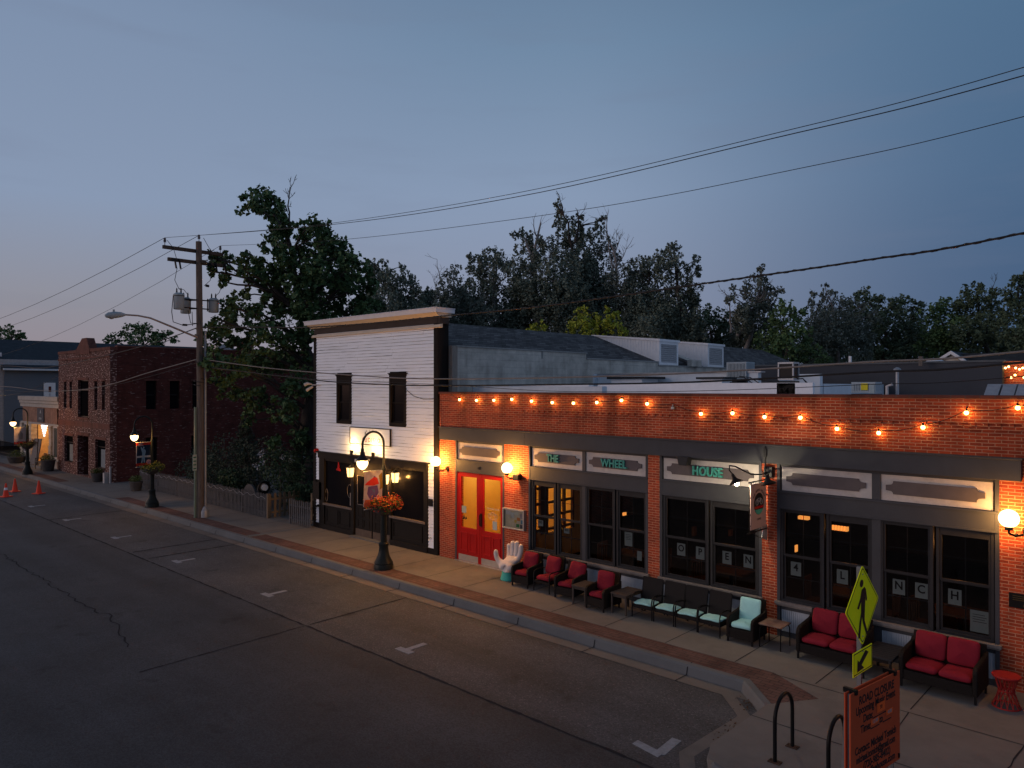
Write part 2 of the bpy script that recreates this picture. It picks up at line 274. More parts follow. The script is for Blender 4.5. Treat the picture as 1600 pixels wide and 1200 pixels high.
# ------------------------------------------------------------------ mesh builder
def wloc(o):
    v = Vector((0, 0, 0))
    while o is not None: v += o.location; o = o.parent
    return v
class MB:
    def __init__(s): s.v = []; s.f = []
    def add(s, vs, fs):
        k = len(s.v); s.v += [tuple(p) for p in vs]; s.f += [tuple(i + k for i in f) for f in fs]; return s
    def box(s, x0, x1, y0, y1, z0, z1):
        if x0 > x1: x0, x1 = x1, x0
        if y0 > y1: y0, y1 = y1, y0
        if z0 > z1: z0, z1 = z1, z0
        return s.add([(x0, y0, z0), (x1, y0, z0), (x1, y1, z0), (x0, y1, z0), (x0, y0, z1), (x1, y0, z1), (x1, y1, z1), (x0, y1, z1)],
                     [(3, 2, 1, 0), (4, 5, 6, 7), (0, 1, 5, 4), (1, 2, 6, 5), (2, 3, 7, 6), (3, 0, 4, 7)])
    def obox(s, c, size, rot=(0, 0, 0)):
        m = Euler(rot).to_matrix(); hx, hy, hz = [q / 2 for q in size]; c = Vector(c)
        vs = [c + m @ Vector(p) for p in [(-hx, -hy, -hz), (hx, -hy, -hz), (hx, hy, -hz), (-hx, hy, -hz), (-hx, -hy, hz), (hx, -hy, hz), (hx, hy, hz), (-hx, hy, hz)]]
        return s.add(vs, [(3, 2, 1, 0), (4, 5, 6, 7), (0, 1, 5, 4), (1, 2, 6, 5), (2, 3, 7, 6), (3, 0, 4, 7)])
    def bar(s, a, b, w, h):
        a = Vector(a); b = Vector(b); d = (b - a).normalized(); up = Vector((0, 0, 1)) if abs(d.z) < .95 else Vector((0, 1, 0))
        x = d.cross(up).normalized() * w / 2; y = x.cross(d).normalized() * h / 2
        vs = [a - x - y, a + x - y, a + x + y, a - x + y, b - x - y, b + x - y, b + x + y, b - x + y]
        return s.add(vs, [(0, 1, 2, 3), (7, 6, 5, 4), (0, 4, 5, 1), (1, 5, 6, 2), (2, 6, 7, 3), (3, 7, 4, 0)])
    def tube(s, pts, r, n=8, caps=True):
        pts = [Vector(p) for p in pts]; rs = r if isinstance(r, (list, tuple)) else [r] * len(pts); k = len(s.v); prev = None
        for i, p in enumerate(pts):
            d = (pts[min(i + 1, len(pts) - 1)] - pts[max(i - 1, 0)]).normalized()
            if prev is None:
                ref = Vector((0, 0, 1)) if abs(d.z) < .9 else Vector((1, 0, 0)); x = d.cross(ref).normalized()
            else: x = (prev - d * prev.dot(d)).normalized()
            prev = x; y = d.cross(x)
            for j in range(n):
                a = 2 * PI * j / n; s.v.append(tuple(p + (x * math.cos(a) + y * math.sin(a)) * rs[i]))
        for i in range(len(pts) - 1):
            for j in range(n):
                s.f.append((k + i * n + j, k + i * n + (j + 1) % n, k + (i + 1) * n + (j + 1) % n, k + (i + 1) * n + j))
        if caps:
            s.f.append(tuple(k + j for j in reversed(range(n)))); s.f.append(tuple(k + (len(pts) - 1) * n + j for j in range(n)))
        return s
    def lathe(s, prof, c=(0, 0, 0), n=16):
        k = len(s.v)
        for r, z in prof:
            for j in range(n):
                a = 2 * PI * j / n; s.v.append((c[0] + r * math.cos(a), c[1] + r * math.sin(a), c[2] + z))
        for i in range(len(prof) - 1):
            for j in range(n): s.f.append((k + i * n + j, k + i * n + (j + 1) % n, k + (i + 1) * n + (j + 1) % n, k + (i + 1) * n + j))
        s.f.append(tuple(k + j for j in reversed(range(n)))); s.f.append(tuple(k + (len(prof) - 1) * n + j for j in range(n)))
        return s
    def ball(s, c, r, n=16, m=10, sq=(1, 1, 1)):
        return s.lathe([(max(.0005, r * math.sin(PI * i / m)) * sq[0], -r * math.cos(PI * i / m) * sq[2]) for i in range(m + 1)], c, n)
    def prism(s, poly, a0, a1, axis='y'):
        n = len(poly)
        def P(u, v, a): return (u, a, v) if axis == 'y' else ((a, u, v) if axis == 'x' else (u, v, a))
        vs = [P(u, v, a0) for u, v in poly] + [P(u, v, a1) for u, v in poly]
        fs = [tuple(range(n)), tuple(reversed(range(n, 2 * n)))] + [(i, i + n, (i + 1) % n + n, (i + 1) % n) for i in range(n)]
        return s.add(vs, fs)
    def quad(s, a, b, c, d): return s.add([a, b, c, d], [(0, 1, 2, 3)])
    def cushion(s, c, size, rot=(0, 0, 0), e=.35, seed=0, n=20, m=12, wr=.006):
        r_ = random.Random(seed); ph = [r_.uniform(0, 6.28) for _ in range(6)]; mt = Euler(rot).to_matrix(); c = Vector(c); vs = []
        def sg(x, p): return math.copysign(abs(x) ** p, x)
        for i in range(m + 1):
            v = -PI / 2 + PI * i / m
            for j in range(n):
                u = 2 * PI * j / n; ee = .75
                p = Vector((sg(math.cos(v), ee) * sg(math.cos(u), e) * size[0] / 2, sg(math.cos(v), ee) * sg(math.sin(u), e) * size[1] / 2, sg(math.sin(v), ee) * size[2] / 2))
                p.z += wr * (math.sin(p.x * 21 + ph[0]) + math.sin(p.y * 25 + ph[1]) + math.sin((p.x + p.y) * 34 + ph[2]))
                vs.append(c + mt @ p)
        fs = []
        for i in range(m):
            for j in range(n): fs.append((i * n + j, i * n + (j + 1) % n, (i + 1) * n + (j + 1) % n, (i + 1) * n + j))
        return s.add(vs, fs)
    def build(s, name, m, parent=None, smooth=None, bevel=0, world=True, label=None):
        me = bpy.data.meshes.new(name); off = wloc(parent) if (parent is not None and world) else Vector((0, 0, 0))
        me.from_pydata([(p[0] - off.x, p[1] - off.y, p[2] - off.z) for p in s.v], [], s.f); me.materials.append(m if not isinstance(m, str) else M[m]); me.update()
        if smooth is not None:
            for p in me.polygons: p.use_smooth = True
            me.set_sharp_from_angle(angle=R(smooth))
        o = bpy.data.objects.new(name, me); COL.objects.link(o); o.parent = parent
        if bevel:
            b = o.modifiers.new('bevel', 'BEVEL'); b.width = bevel; b.segments = 2; b.limit_method = 'ANGLE'
        if label: o['label'] = label
        return o
def tag(o, label, cat, group=None, kind=None):
    if label: o['label'] = label
    if cat: o['category'] = cat
    if group: o['group'] = group
    if kind: o['kind'] = kind
    return o
def empty(name, loc, label, cat, group=None, rz=0):
    o = bpy.data.objects.new(name, None); COL.objects.link(o); o.location = loc; o.rotation_euler = (0, 0, rz); o.empty_display_size = .2
    return tag(o, label, cat, group)
def struct(o):
    o['kind'] = 'structure'; return o
def kids(o): return [c for c in bpy.data.objects if c.parent == o]
def copy_tree(o, parent=None):
    c = o.copy(); COL.objects.link(c); c.parent = parent
    for ch in kids(o): copy_tree(ch, c)
    return c
def dup(o, loc, rz, label):
    c = copy_tree(o); c.location = loc; c.rotation_euler = (0, 0, rz); c['label'] = label; return c
def walls(mb, axis, p0, p1, u0, u1, z0, z1, holes=()):
    """wall with rectangular openings; axis 'y': plane y=p0 facing -y, thickness to p1; holes (u0,u1,z0,z1)"""
    us = sorted({u0, u1, *[h[0] for h in holes if u0 < h[0] < u1], *[h[1] for h in holes if u0 < h[1] < u1]})
    zs = sorted({z0, z1, *[h[2] for h in holes if z0 < h[2] < z1], *[h[3] for h in holes if z0 < h[3] < z1]})
    def solid(i, j):
        if i < 0 or j < 0 or i >= len(us) - 1 or j >= len(zs) - 1: return False
        u = (us[i] + us[i + 1]) / 2; z = (zs[j] + zs[j + 1]) / 2
        return not any(h[0] < u < h[1] and h[2] < z < h[3] for h in holes)
    def P(u, p, z): return (u, p, z) if axis == 'y' else (p, u, z)
    for i in range(len(us) - 1):
        for j in range(len(zs) - 1):
            if not solid(i, j): continue
            a, b, c, d = us[i], us[i + 1], zs[j], zs[j + 1]
            mb.quad(P(a, p0, c), P(b, p0, c), P(b, p0, d), P(a, p0, d)); mb.quad(P(b, p1, c), P(a, p1, c), P(a, p1, d), P(b, p1, d))
            if not solid(i - 1, j): mb.quad(P(a, p1, c), P(a, p0, c), P(a, p0, d), P(a, p1, d))
            if not solid(i + 1, j): mb.quad(P(b, p0, c), P(b, p1, c), P(b, p1, d), P(b, p0, d))
            if not solid(i, j - 1): mb.quad(P(a, p1, c), P(b, p1, c), P(b, p0, c), P(a, p0, c))
            if not solid(i, j + 1): mb.quad(P(a, p0, d), P(b, p0, d), P(b, p1, d), P(a, p1, d))
    return mb
def frame(mb, x0, x1, z0, z1, w, y0, y1, wb=None):
    wb = wb or w
    mb.box(x0, x1, y0, y1, z1 - w, z1); mb.box(x0, x1, y0, y1, z0, z0 + wb); mb.box(x0, x0 + w, y0, y1, z0 + wb, z1 - w); mb.box(x1 - w, x1, y0, y1, z0 + wb, z1 - w); return mb
def text(name, body, size, m, parent, center, xdir=(1, 0, 0), up=(0, 0, 1), ext=.004, align='CENTER', sx=1.0, bold=0, label=None):
    cu = bpy.data.curves.new(name, 'FONT'); cu.body = body; cu.size = size; cu.extrude = ext; cu.align_x = align; cu.align_y = 'CENTER'; cu.offset = bold; cu.resolution_u = 4
    t = bpy.data.objects.new(name, cu); COL.objects.link(t)
    bpy.context.view_layer.update(); dg = bpy.context.evaluated_depsgraph_get()
    me = bpy.data.meshes.new_from_object(t.evaluated_get(dg)); bpy.data.objects.remove(t); bpy.data.curves.remove(cu)
    x = Vector(xdir).normalized(); z = Vector(up).normalized(); n = x.cross(z); off = Vector(center) - wloc(parent)
    for v in me.vertices: v.co = off + x * v.co.x * sx + z * v.co.y + n * v.co.z
    me.materials.clear(); me.materials.append(M[m] if isinstance(m, str) else m); me.name = name
    o = bpy.data.objects.new(name, me); COL.objects.link(o); o.parent = parent
    if label: o['label'] = label
    return o

# ------------------------------------------------------------------ ground
Zr = -.15
g = MB(); g.quad((-600, -400, -.35), (600, -400, -.35), (600, 800, -.35), (-600, 800, -.35)); struct(g.build('ground', 'earth'))
road = MB(); road.box(-140, 60, -30, -5.4, -.3, Zr); road = struct(road.build('road', 'asphalt'))
lane = MB(); lane.box(-140, 10.75, -5.4, -2.72, -.3, Zr - .001); lane.box(10.75, 60, -5.4, -5.1, -.3, Zr - .001); lane = struct(lane.build('parking_lane', 'asphalt_park'))
def path_strip(mb, pts, w, z, jitter=0, seed=1):
    r_ = random.Random(seed); P_ = []
    for (a, b) in zip(pts[:-1], pts[1:]):
        n = max(2, int((Vector(b) - Vector(a)).length / .18))
        for i in range(n):
            q = Vector(a).lerp(Vector(b), i / n); P_.append(q + Vector((r_.uniform(-jitter, jitter), r_.uniform(-jitter, jitter))))
    P_.append(Vector(pts[-1]))
    for i in range(len(P_) - 1):
        d = (P_[i + 1] - P_[i]).normalized(); nn = Vector((-d.y, d.x)) * w * (1 if not jitter else r_.uniform(.4, 1.2)) / 2
        a, b = P_[i], P_[i + 1]; mb.quad((a.x + nn.x, a.y + nn.y, z), (a.x - nn.x, a.y - nn.y, z), (b.x - nn.x, b.y - nn.y, z), (b.x + nn.x, b.y + nn.y, z))
s_ = MB()
path_strip(s_, [(-60, -5.4), (10.9, -5.42)], .05, Zr + .004, .012, 3)
s_.build('tar_seam', 'seal', road)
s_ = MB(); path_strip(s_, [(-7.26, -2.8), (-7.23, -5.3)], .07, Zr + .004, .006, 4); path_strip(s_, [(-6.1, -2.75), (-6.08, -5.3)], .07, Zr + .004, .006, 5)
path_strip(s_, [(-15.1, -2.9), (-14.9, -5.4)], .07, Zr + .004, .006, 6); path_strip(s_, [(2.12, -2.8), (2.2, -5.33)], .06, Zr + .004, .006, 7)
s_.build('tar_seam', 'seal', lane)
s_ = MB(); path_strip(s_, [(-30, -7.9), (-9.8, -7.95), (-7.1, -7.94), (-4, -7.97), (-2.1, -7.95), (-1.3, -7.85), (.05, -8.1), (.9, -8.3)], .03, Zr + .004, .07, 8)
path_strip(s_, [(2.2, -5.45), (2.25, -7.2), (2.3, -8.6)], .04, Zr + .004, .012, 9)
s_.build('asphalt_crack', 'seal', road)
for i, (x, y0) in enumerate([(-18.8, -5.0), (-14.4, -5.0), (-9.78, -4.93), (-5.15, -4.92), (-.38, -4.86), (4.72, -4.95)]):
    p = MB(); p.box(x - .06, x + .06, y0, y0 + .5, Zr - .002, Zr + .004); p.box(x - .2, x + .2, y0 - .06, y0 + .08, Zr - .002, Zr + .0045); p.build('painted_stall_mark', 'paint_white', lane)
p = MB(); p.prism([(10.02, -5.1), (10.16, -5.03), (10.12, -4.55), (9.98, -4.55)], Zr - .002, Zr + .004, 'z'); p.prism([(9.68, -4.93), (9.68, -5.06), (10.12, -5.14), (10.12, -5.0)], Zr - .002, Zr + .0045, 'z')
p.build('painted_stall_mark', 'paint_white', lane)
# gutter, kerb with a diagonal into the bulb-out corner
KX = [(-140, -2.45), (9.97, -2.45), (10.70, -3.2), (10.62, -4.75), (10.85, -5.12), (11.6, -5.35), (60, -5.35)]
def offset(pts, d):
    res = []
    for i, p in enumerate(pts):
        a = Vector(pts[max(0, i - 1)]); b = Vector(pts[min(len(pts) - 1, i + 1)]); p = Vector(p)
        d1 = (p - a).normalized() if i else (b - p).normalized(); d2 = (b - p).normalized() if i < len(pts) - 1 else d1
        n1 = Vector((-d1.y, d1.x)); n2 = Vector((-d2.y, d2.x)); n = (n1 + n2).normalized(); k = d / max(.5, n.dot(n1)); res.append(tuple(p + n * k))
    return res
def strip(mb, A, B, zt, zb=None, zt2=None):
    zt2 = zt if zt2 is None else zt2
    for i in range(len(A) - 1):
        a, b, c, d = A[i], A[i + 1], B[i + 1], B[i]
        mb.quad((a[0], a[1], zt), (b[0], b[1], zt), (c[0], c[1], zt2), (d[0], d[1], zt2))
        if zb is not None: mb.quad((a[0], a[1], zb), (b[0], b[1], zb), (b[0], b[1], zt), (a[0], a[1], zt))
    return mb
def finer(pts, step=.9):
    res = []
    for a, b in zip(pts[:-1], pts[1:]):
        n = max(1, min(200, int((Vector(b) - Vector(a)).length / step)))
        res += [tuple(Vector(a).lerp(Vector(b), i / n)) for i in range(n)]
    return res + [pts[-1]]
gt = MB(); strip(gt, offset(KX, -.36), offset(KX, .02), Zr + .006, None, Zr - .008); gt = struct(gt.build('gutter', 'gutter'))
kb = MB(); f0 = offset(KX, -.02); f1 = offset(KX, .015); k1 = offset(KX, .15)
strip(kb, f0, f1, Zr - .01, None, -.03); strip(kb, f1, offset(KX, .045), -.03, None, .004); strip(kb, offset(KX, .045), k1, .004)
kb = struct(kb.build('kerb', 'concrete_grey', smooth=35))
jm = MB()
for i in range(24):
    x = 9.0 - i * 1.9
    if x < -24: break
    jm.quad((x, -2.83, Zr + .012), (x + .02, -2.83, Zr + .012), (x + .02, -2.46, Zr + .002), (x, -2.46, Zr + .002)); jm.quad((x, -2.475, Zr), (x + .02, -2.475, Zr), (x + .02, -2.438, -.028), (x, -2.438, -.028)); jm.quad((x, -2.437, -.026), (x + .02, -2.437, -.026), (x + .02, -2.3, .009), (x, -2.3, .009))
jm.build('kerb_joint', 'seal', kb)
# pavement: brick paver strip beside the kerb, then concrete
pv = MB(); pv.box(-140, -25.2, -2.32, -1.78, -.2, .0); pv.box(-17.6, 9.35, -2.32, -1.78, -.2, .0); pv.prism([(9.352, -2.32), (10.0, -2.32), (10.62, -3.0), (11.1, -2.3), (10.2, -1.78), (9.352, -1.78)], -.2, .0, 'z')
pv = struct(pv.build('paver_strip', 'paver'))
bd = MB(); bd.box(-17.6, 9.4, -1.85, -1.83, -.01, .0025); bd.box(-17.6, 9.6, -2.24, -2.22, -.01, .0025); bd.build('dark_paver_course', 'paver_dark', pv)
sw = MB(); sw.box(-140, 10.2, -1.78, 0.3, -.2, .004); sw.box(-25.2, -17.6, -2.32, -1.78, -.2, .003)
sw.prism([(10.2, -1.78), (11.1, -2.3), (10.62, -3.0), (10.60, -4.65), (10.75, -5.0), (11.55, -5.22), (60, -5.22), (60, .3), (10.2, .3)], -.2, .0045, 'z')
sw.box(-23.2, -6.2, .3, 14, -.2, 0.0); sw = struct(sw.build('sidewalk', 'concrete'))
jt = MB(); xs = [-60 + 1.33 * i for i in range(0)] + [4.18 + 1.335 * k for k in range(-28, 7)]
for x in xs: jt.quad((x - .008, -1.78, .0085), (x + .008, -1.78, .0085), (x + .008, -.02, .0085), (x - .008, -.02, .0085))
path_strip(jt, [(10.2, -1.85), (14, -1.95), (20, -2.0)], .016, .0085); path_strip(jt, [(12.2, -1.9), (12.35, -5.2)], .016, .0085); path_strip(jt, [(13.6, -1.0), (13.4, -5.2)], .02, .0085, .01); path_strip(jt, [(10.62, -3.5), (16, -3.6)], .014, .0085)
jt.build('sidewalk_joint', 'seal', sw)
dr = MB(); dr.box(-6.35, -6.1, -2.30, -.25, -.2, .008); struct(dr.build('drain_channel', 'concrete_grey'))
lf = MB(); r_ = random.Random(5)
for i in range(160):
    c = (10.35 + r_.gauss(0, .13), -2.85 + r_.gauss(0, .1)) if i < 100 else (10.5 + r_.gauss(0, .1), -3.8 + r_.gauss(0, .25)); a = r_.uniform(0, 6.28); sz = r_.uniform(.01, .03)
    lf.obox((c[0], c[1], Zr + .015), (sz, sz * .6, .003), (r_.uniform(-.5, .5), r_.uniform(-.5, .5), a))
tag(lf.build('leaf_litter', mat('dry_leaves', (.09, .05, .03), .9)), 'dry brown leaves drifted in the gutter at the kerb corner', 'leaves', kind='stuff')

# ------------------------------------------------------------------ red brick restaurant
rest = empty('brick_restaurant', (6.5, 0, 0), 'single storey red brick restaurant with grey storefront trim and bulb string on its parapet', 'restaurant')
XR = 24.0
b = MB()
walls(b, 'y', 0, .3, 0.05, XR, 0, 4.42, [(.68, 2.49, 0, 3.18), (3.3, 6.69, 0, 3.18), (6.97, 9.19, 0, 3.18), (9.48, 12.97, 0, 3.18), (15.2, 18.6, .65, 3.18)])
b.box(.05, .35, .3, 24, 0, 4.05); b.box(XR - .3, XR, .3, 24, 0, 4.3)
b.build('wall', 'brick', rest)
# a band of dentil bricks and a projecting course near the top
dn = MB(); x = 3.05
while x < XR:
    dn.box(x, x + .085, -.022, .002, 3.99, 4.035); x += .17
dn.box(3.0, XR, -.012, .002, 4.042, 4.05); dn.box(3.0, XR, -.012, .002, 3.93, 3.985)
dn.build('dentil_course', 'brick', rest)
cp = MB(); cp.box(.03, XR + .02, -.03, .34, 4.42, 4.475); cp.build('coping', brickmat('coping_brick', (.16, .05, .035), (.12, .04, .03), (.10, .07, .06), .2, .3, .006), rest, bevel=.008)
fb = MB(); fb.box(.13, 3.247, -.09, .004, 3.18, 3.5); fb.box(3.25, 9.297, -.092, .004, 3.18, 3.505); fb.box(9.30, 13.26, -.09, .004, 3.185, 3.51); fb.box(.11, 13.28, -.115, .002, 3.505, 3.535); fb.box(15, 18.8, -.09, .004, 3.18, 3.5)
fb.build('fascia_beam', 'grey_paint', rest, bevel=.006)
def cart(mb, x0, x1, z0, z1, y0, y1):
    a = .045; c = .06; q = (z1 - z0) * .22
    pts = []
    def arc(cx, cz, r, a0, a1): return [(cx + r * math.cos(a0 + (a1 - a0) * i / 4), cz + r * math.sin(a0 + (a1 - a0) * i / 4)) for i in range(5)]
    # concave notched corners
    pts += [(x0, z0 + q * 1.4), (x0 + a, z0 + q * 1.3)] + arc(x0 + a + .015, z0 + .01, .055, PI / 2, 0)[1:]
    pts += [(x1 - a - .07, z0)] + arc(x1 - a - .015, z0 + .01, .055, PI, PI / 2)[:-1] + [(x1 - a, z0 + q * 1.3), (x1, z0 + q * 1.4), (x1, z1 - q * 1.4), (x1 - a, z1 - q * 1.3)]
    pts += arc(x1 - a - .015, z1 - .01, .055, -PI / 2, -PI)[1:] + [(x0 + a + .07, z1)] + arc(x0 + a + .015, z1 - .01, .055, 0, -PI / 2)[:-1] + [(x0 + a, z1 - q * 1.3), (x0, z1 - q * 1.4)]
    mb.prism(pts, y0, y1, 'y'); return mb
panels = [(.73, 2.42), (3.39, 4.93), (5.03, 6.62), (7.05, 9.12), (9.56, 11.13), (11.26, 12.88)]
for a, c in ((.68, 2.49), (3.3, 6.69), (6.97, 9.19), (9.48, 12.97), (15.2, 18.6)):
    tr = MB()
    tr.box(a, c, .0, .12, 2.38, 2.69); tr.box(a, c, .02, .12, 3.13, 3.18)
    tr.box(a, a + .06, -.005, .12, 0, 3.18); tr.box(c - .06, c, -.005, .12, 0, 3.18)
    if a > 3: tr.box(a + .06, c - .06, .03, .12, 0, .1); tr.box(a + .06, c - .06, .02, .12, .5, .6)
    if a == 3.3: tr.box(4.93, 5.03, .01, .12, .1, 3.13)
    if a == 9.48: tr.box(11.13, 11.27, .01, .12, .1, 3.13)
    tr.box(a + .01, c - .01, -.03, .0, 2.655, 2.69); tr.box(a + .01, c - .01, -.02, .0, 2.36, 2.39)
    tr.build('storefront_trim', 'grey_paint', rest, bevel=.004)
for a, c in panels:
    p = MB(); p.box(a, c, .035, .1, 2.695, 3.128)
    p = p.build('sign_panel', 'offwhite', rest, label='blank notched sign panel' if a < 3 or a > 9.2 else None)
    q = MB(); cart(q, a + .09, c - .1, 2.80, 3.03, .012, .036); q.build('cartouche', 'cartouche', p)
    if abs(a - 3.39) < .01: text('lettering', 'THE', .24, 'letter_teal', p, (4.08, -.012, 2.915), ext=.022, sx=.82, bold=.006, label='THE in raised teal letters')
    if abs(a - 5.03) < .01: text('lettering', 'WHEEL', .24, 'letter_teal', p, (5.82, -.012, 2.915), ext=.022, sx=.86, bold=.006, label='WHEEL in raised teal letters')
    if abs(a - 7.05) < .01: text('lettering', 'HOUSE', .25, 'letter_teal', p, (8.07, -.012, 2.915), ext=.022, sx=.82, bold=.006, label='HOUSE in raised teal letters')
text('address_number', '101', .11, 'letter_dark', rest, (1.60, -.004, 2.50), ext=.004, sx=.75)
for a, c in ((3.27, 6.72), (6.95, 9.21), (9.45, 13.0)):
    q = MB(); q.box(a, c, -.06, .12, .6, .655); q.box(a + .02, c - .02, -.045, .02, .575, .6); q.build('window_sill', 'sillstone', rest, bevel=.006)
for a, c in ((3.37, 4.92), (5.04, 6.62), (7.04, 9.12), (9.55, 11.12), (11.28, 12.9)):
    q = MB(); x = a
    q.box(a, c, .05, .1, .1, .5)
    while x < c - .03: q.box(x, x + .03, .035, .05, .1, .5); x += .038
    q.build('beadboard_panel', 'bead', rest)
wins = [(3.39, 4.15), (4.19, 4.93), (5.03, 5.83), (5.87, 6.65), (7.05, 8.08), (8.12, 9.12), (9.54, 10.33), (10.37, 11.14), (11.26, 12.06), (12.10, 12.90)]
for i, (a, c) in enumerate(wins):
    f = MB(); frame(f, a, c, .655, 2.38, .045, .015, .09); f = f.build('window', 'grey_dark', rest, bevel=.004)
    s = MB(); zt = 2.27 if i in (1, 3, 7, 9, 5, 0) else 2.33; zm = 1.50
    frame(s, a + .045, c - .045, zm, zt, .035, .03, .06); frame(s, a + .045, c - .045, .70, zm + .02, .04, .05, .085)
    s.box(a + .05, c - .05, .03, .05, zt, 2.34); s.build('sash', 'sash', f)
    gz = MB(); mx = (a + c) / 2
    gz.box(mx - .006, mx + .006, .082, .087, zm + .03, zt - .03); gz.box(a + .08, c - .08, .0822, .087, (zm + zt) / 2 - .006, (zm + zt) / 2 + .006)
    gz.box(a + .08, c - .08, .087, .095, 1.09, 1.108); gz.box(mx - .009, mx + .009, .0872, .095, .74, 1.5); gz.build('glazing_bar', 'sash', f)
    gl = MB(); gl.quad((a + .05, .078, .70), (c - .05, .078, .70), (c - .05, .078, 2.34), (a + .05, .078, 2.34)); gl.build('pane', 'glass', f)
# double entrance doors
fr = MB(); fr.box(.69, .742, .0, .14, 0, 2.38); fr.box(2.46, 2.482, .0, .14, 0, 2.38); fr.box(.742, 2.46, .0, .14, 2.352, 2.38); fr.build('door_frame', 'red_door', rest)
for k, (a, c, side) in enumerate(((.745, 1.598, 1), (1.604, 2.458, -1))):
    d = MB(); walls(d, 'y', .02, .065, a, c, .02, 2.35, [(a + .13, c - .12, .9, 2.24)])
    d.box(a + .002, a + .06, .012, .02, .02, 2.348); d.box(c - .06, c - .002, .012, .02, .02, 2.348)
    w2 = (c - a - .3) / 2
    for q0 in (a + .12, a + .12 + w2 + .06):
        frame(d, q0, q0 + w2, .28, .78, .03, .008, .02)
    d = d.build('door', 'red_door', rest, bevel=.003)
    q = MB(); q.box(a + .06, c - .06, .006, .012, .03, .19); q.build('kick_plate', 'steel', d)
    q = MB(); q.quad((a + .125, .045, .895), (c - .115, .045, .895), (c - .115, .045, 2.245), (a + .125, .045, 2.245)); gl = q.build('glass', 'glass_clear', d)
    if k == 0:
        q = MB(); q.box(.90, 1.07, .034, .038, 1.28, 1.46); q.build('door_notice', 'paper', gl)
        q = MB(); q.prism([(.94, 1.10), (1.02, 1.13), (.99, 1.24)], .034, .038, 'y'); q.prism([(1.03, 1.10), (1.1, 1.14), (1.05, 1.2)], .034, .038, 'y'); q.build('sticker', 'letter_dark', gl)
    else:
        q = MB(); q.box(2.04, 2.2, .034, .038, .97, 1.19); q.build('door_notice', 'paper', gl)
        q = text('door_lettering', 'THE WHEEL HOUSE', .07, 'offwhite', gl, (2.06, .036, 1.49), ext=.001, sx=.72)
        q = MB()
        for cx in (1.94, 2.16):
            q.tube([(cx + .055 * math.cos(t * PI / 8), .036, 1.31 + .055 * math.sin(t * PI / 8)) for t in range(17)], .006, 4)
        q.tube([(1.94, .036, 1.31), (2.0, .036, 1.4), (2.1, .036, 1.4), (2.16, .036, 1.31)], .006, 4); q.tube([(2.0, .036, 1.4), (2.05, .036, 1.31), (2.1, .036, 1.4)], .006, 4); q.build('bicycle_decal', 'offwhite', gl)
        text('door_lettering', 'COFFEE  HOUSE', .045, 'offwhite', gl, (2.06, .036, 1.225), ext=.001, sx=.8)
        q = MB(); q.tube([(1.655, .01, 1.02), (1.655, -.05, 1.04), (1.655, -.05, 1.3), (1.655, .01, 1.32)], .013, 8); q.box(1.63, 1.68, .0, .012, 1.0, 1.34); q.build('handle', 'blackmetal', d)
th = MB(); th.box(.7, 2.5, -.06, .2, -.01, .02); th.build('threshold', 'steel', rest)
# flat roof, floor and interior partitions
rf = MB(); rf.box(.35, XR - .3, .3, 24, 3.98, 4.08); rf.build('roof', 'membrane', rest)
it = MB(); it.box(.35, XR - .3, .3, 9, -.02, .03); it.box(.35, XR - .3, 8.9, 9, 0.03, 3.98); it.box(2.62, XR - .3, .31, 8.9, 3.2, 3.22); it.build('interior_shell', 'int_dark', rest)
vb = MB(); vb.box(.36, .42, .3, 3.2, .03, 3.1); vb.box(.42, 2.55, 3.1, 3.2, .03, 3.1); vb.box(.36, 2.62, .31, 3.2, 3.1, 3.15); vb.box(.42, 2.55, .31, 3.1, .03, .035)
walls(vb, 'x', 2.55, 2.62, .3, 3.2, .03, 3.1, [(1.0, 1.25, .9, 2.35), (1.5, 2.6, .75, 2.35), (.45, .8, 1.7, 2.3)])
vb.build('vestibule_wall', 'amber_wall', rest)
lt = MB()
for y in (1.0, 1.25, 1.5, 1.87, 2.23, 2.6): lt.box(2.56, 2.64, y - .03, y + .03, .75, 2.4)
for z in (.85, 1.2, 1.55, 1.95, 2.3): lt.box(2.565, 2.635, 1.0, 2.6, z - .03, z + .03)
lt.box(2.565, 2.63, 1.25, 1.5, .75, 2.4); lt.build('lattice', 'int_wood', rest)
q = MB(); q.ball((1.1, 1.3, 2.9), .16, 16, 8); tag(q.build('ceiling_lamp', 'vest_lamp'), 'warm globe ceiling lamp glowing inside the red entrance doors', 'lamp')
q = MB(); q.box(1.9, 2.3, 3.05, 3.09, 1.98, 2.1); q.build('wall_sign', 'int_wood', rest)

# lit things seen through the dark windows
def inside(name, px0, py0, px1, py1, y, label, cat, m='inside_glow', n=1):
    a = onY(px0, py0, y); c = onY(px1, py1, y); t = MB()
    wd = (c.x - a.x) / n
    for i in range(n): t.box(a.x + wd * i + .01, a.x + wd * (i + 1) - .01, y, y + .12, min(a.z, c.z), max(a.z, c.z))
    return tag(t.build(name, m), label, cat)
inside('menu_board', 1246, 806, 1263, 813, 3.2, 'left one of two small glowing menu boards inside the window above the number 4', 'sign', n=2)
inside('menu_board', 1294, 803, 1308, 811, 3.2, 'small glowing board inside the window right of the number 4 sheet', 'sign')
inside('bottle_shelf', 1297, 821, 1324, 831, 3.0, 'shelf of glasses made to glow warm as if lit, inside the window above the letter L', 'shelf', n=6)  # the shelf is no lamp; its lit look is put in as emission
inside('menu_board', 1310, 805, 1345, 808, 4.0, 'long dim strip light inside the window above the letter L', 'light', n=4)
inside('pendant_lamp', 972, 801, 975, 806, 1.6, 'small warm pendant inside the window right of the word WHEEL', 'lamp')
inside('table_lamp', 1241, 852, 1244, 863, 3.0, 'small warm table lamp glowing low behind the number 4', 'lamp')
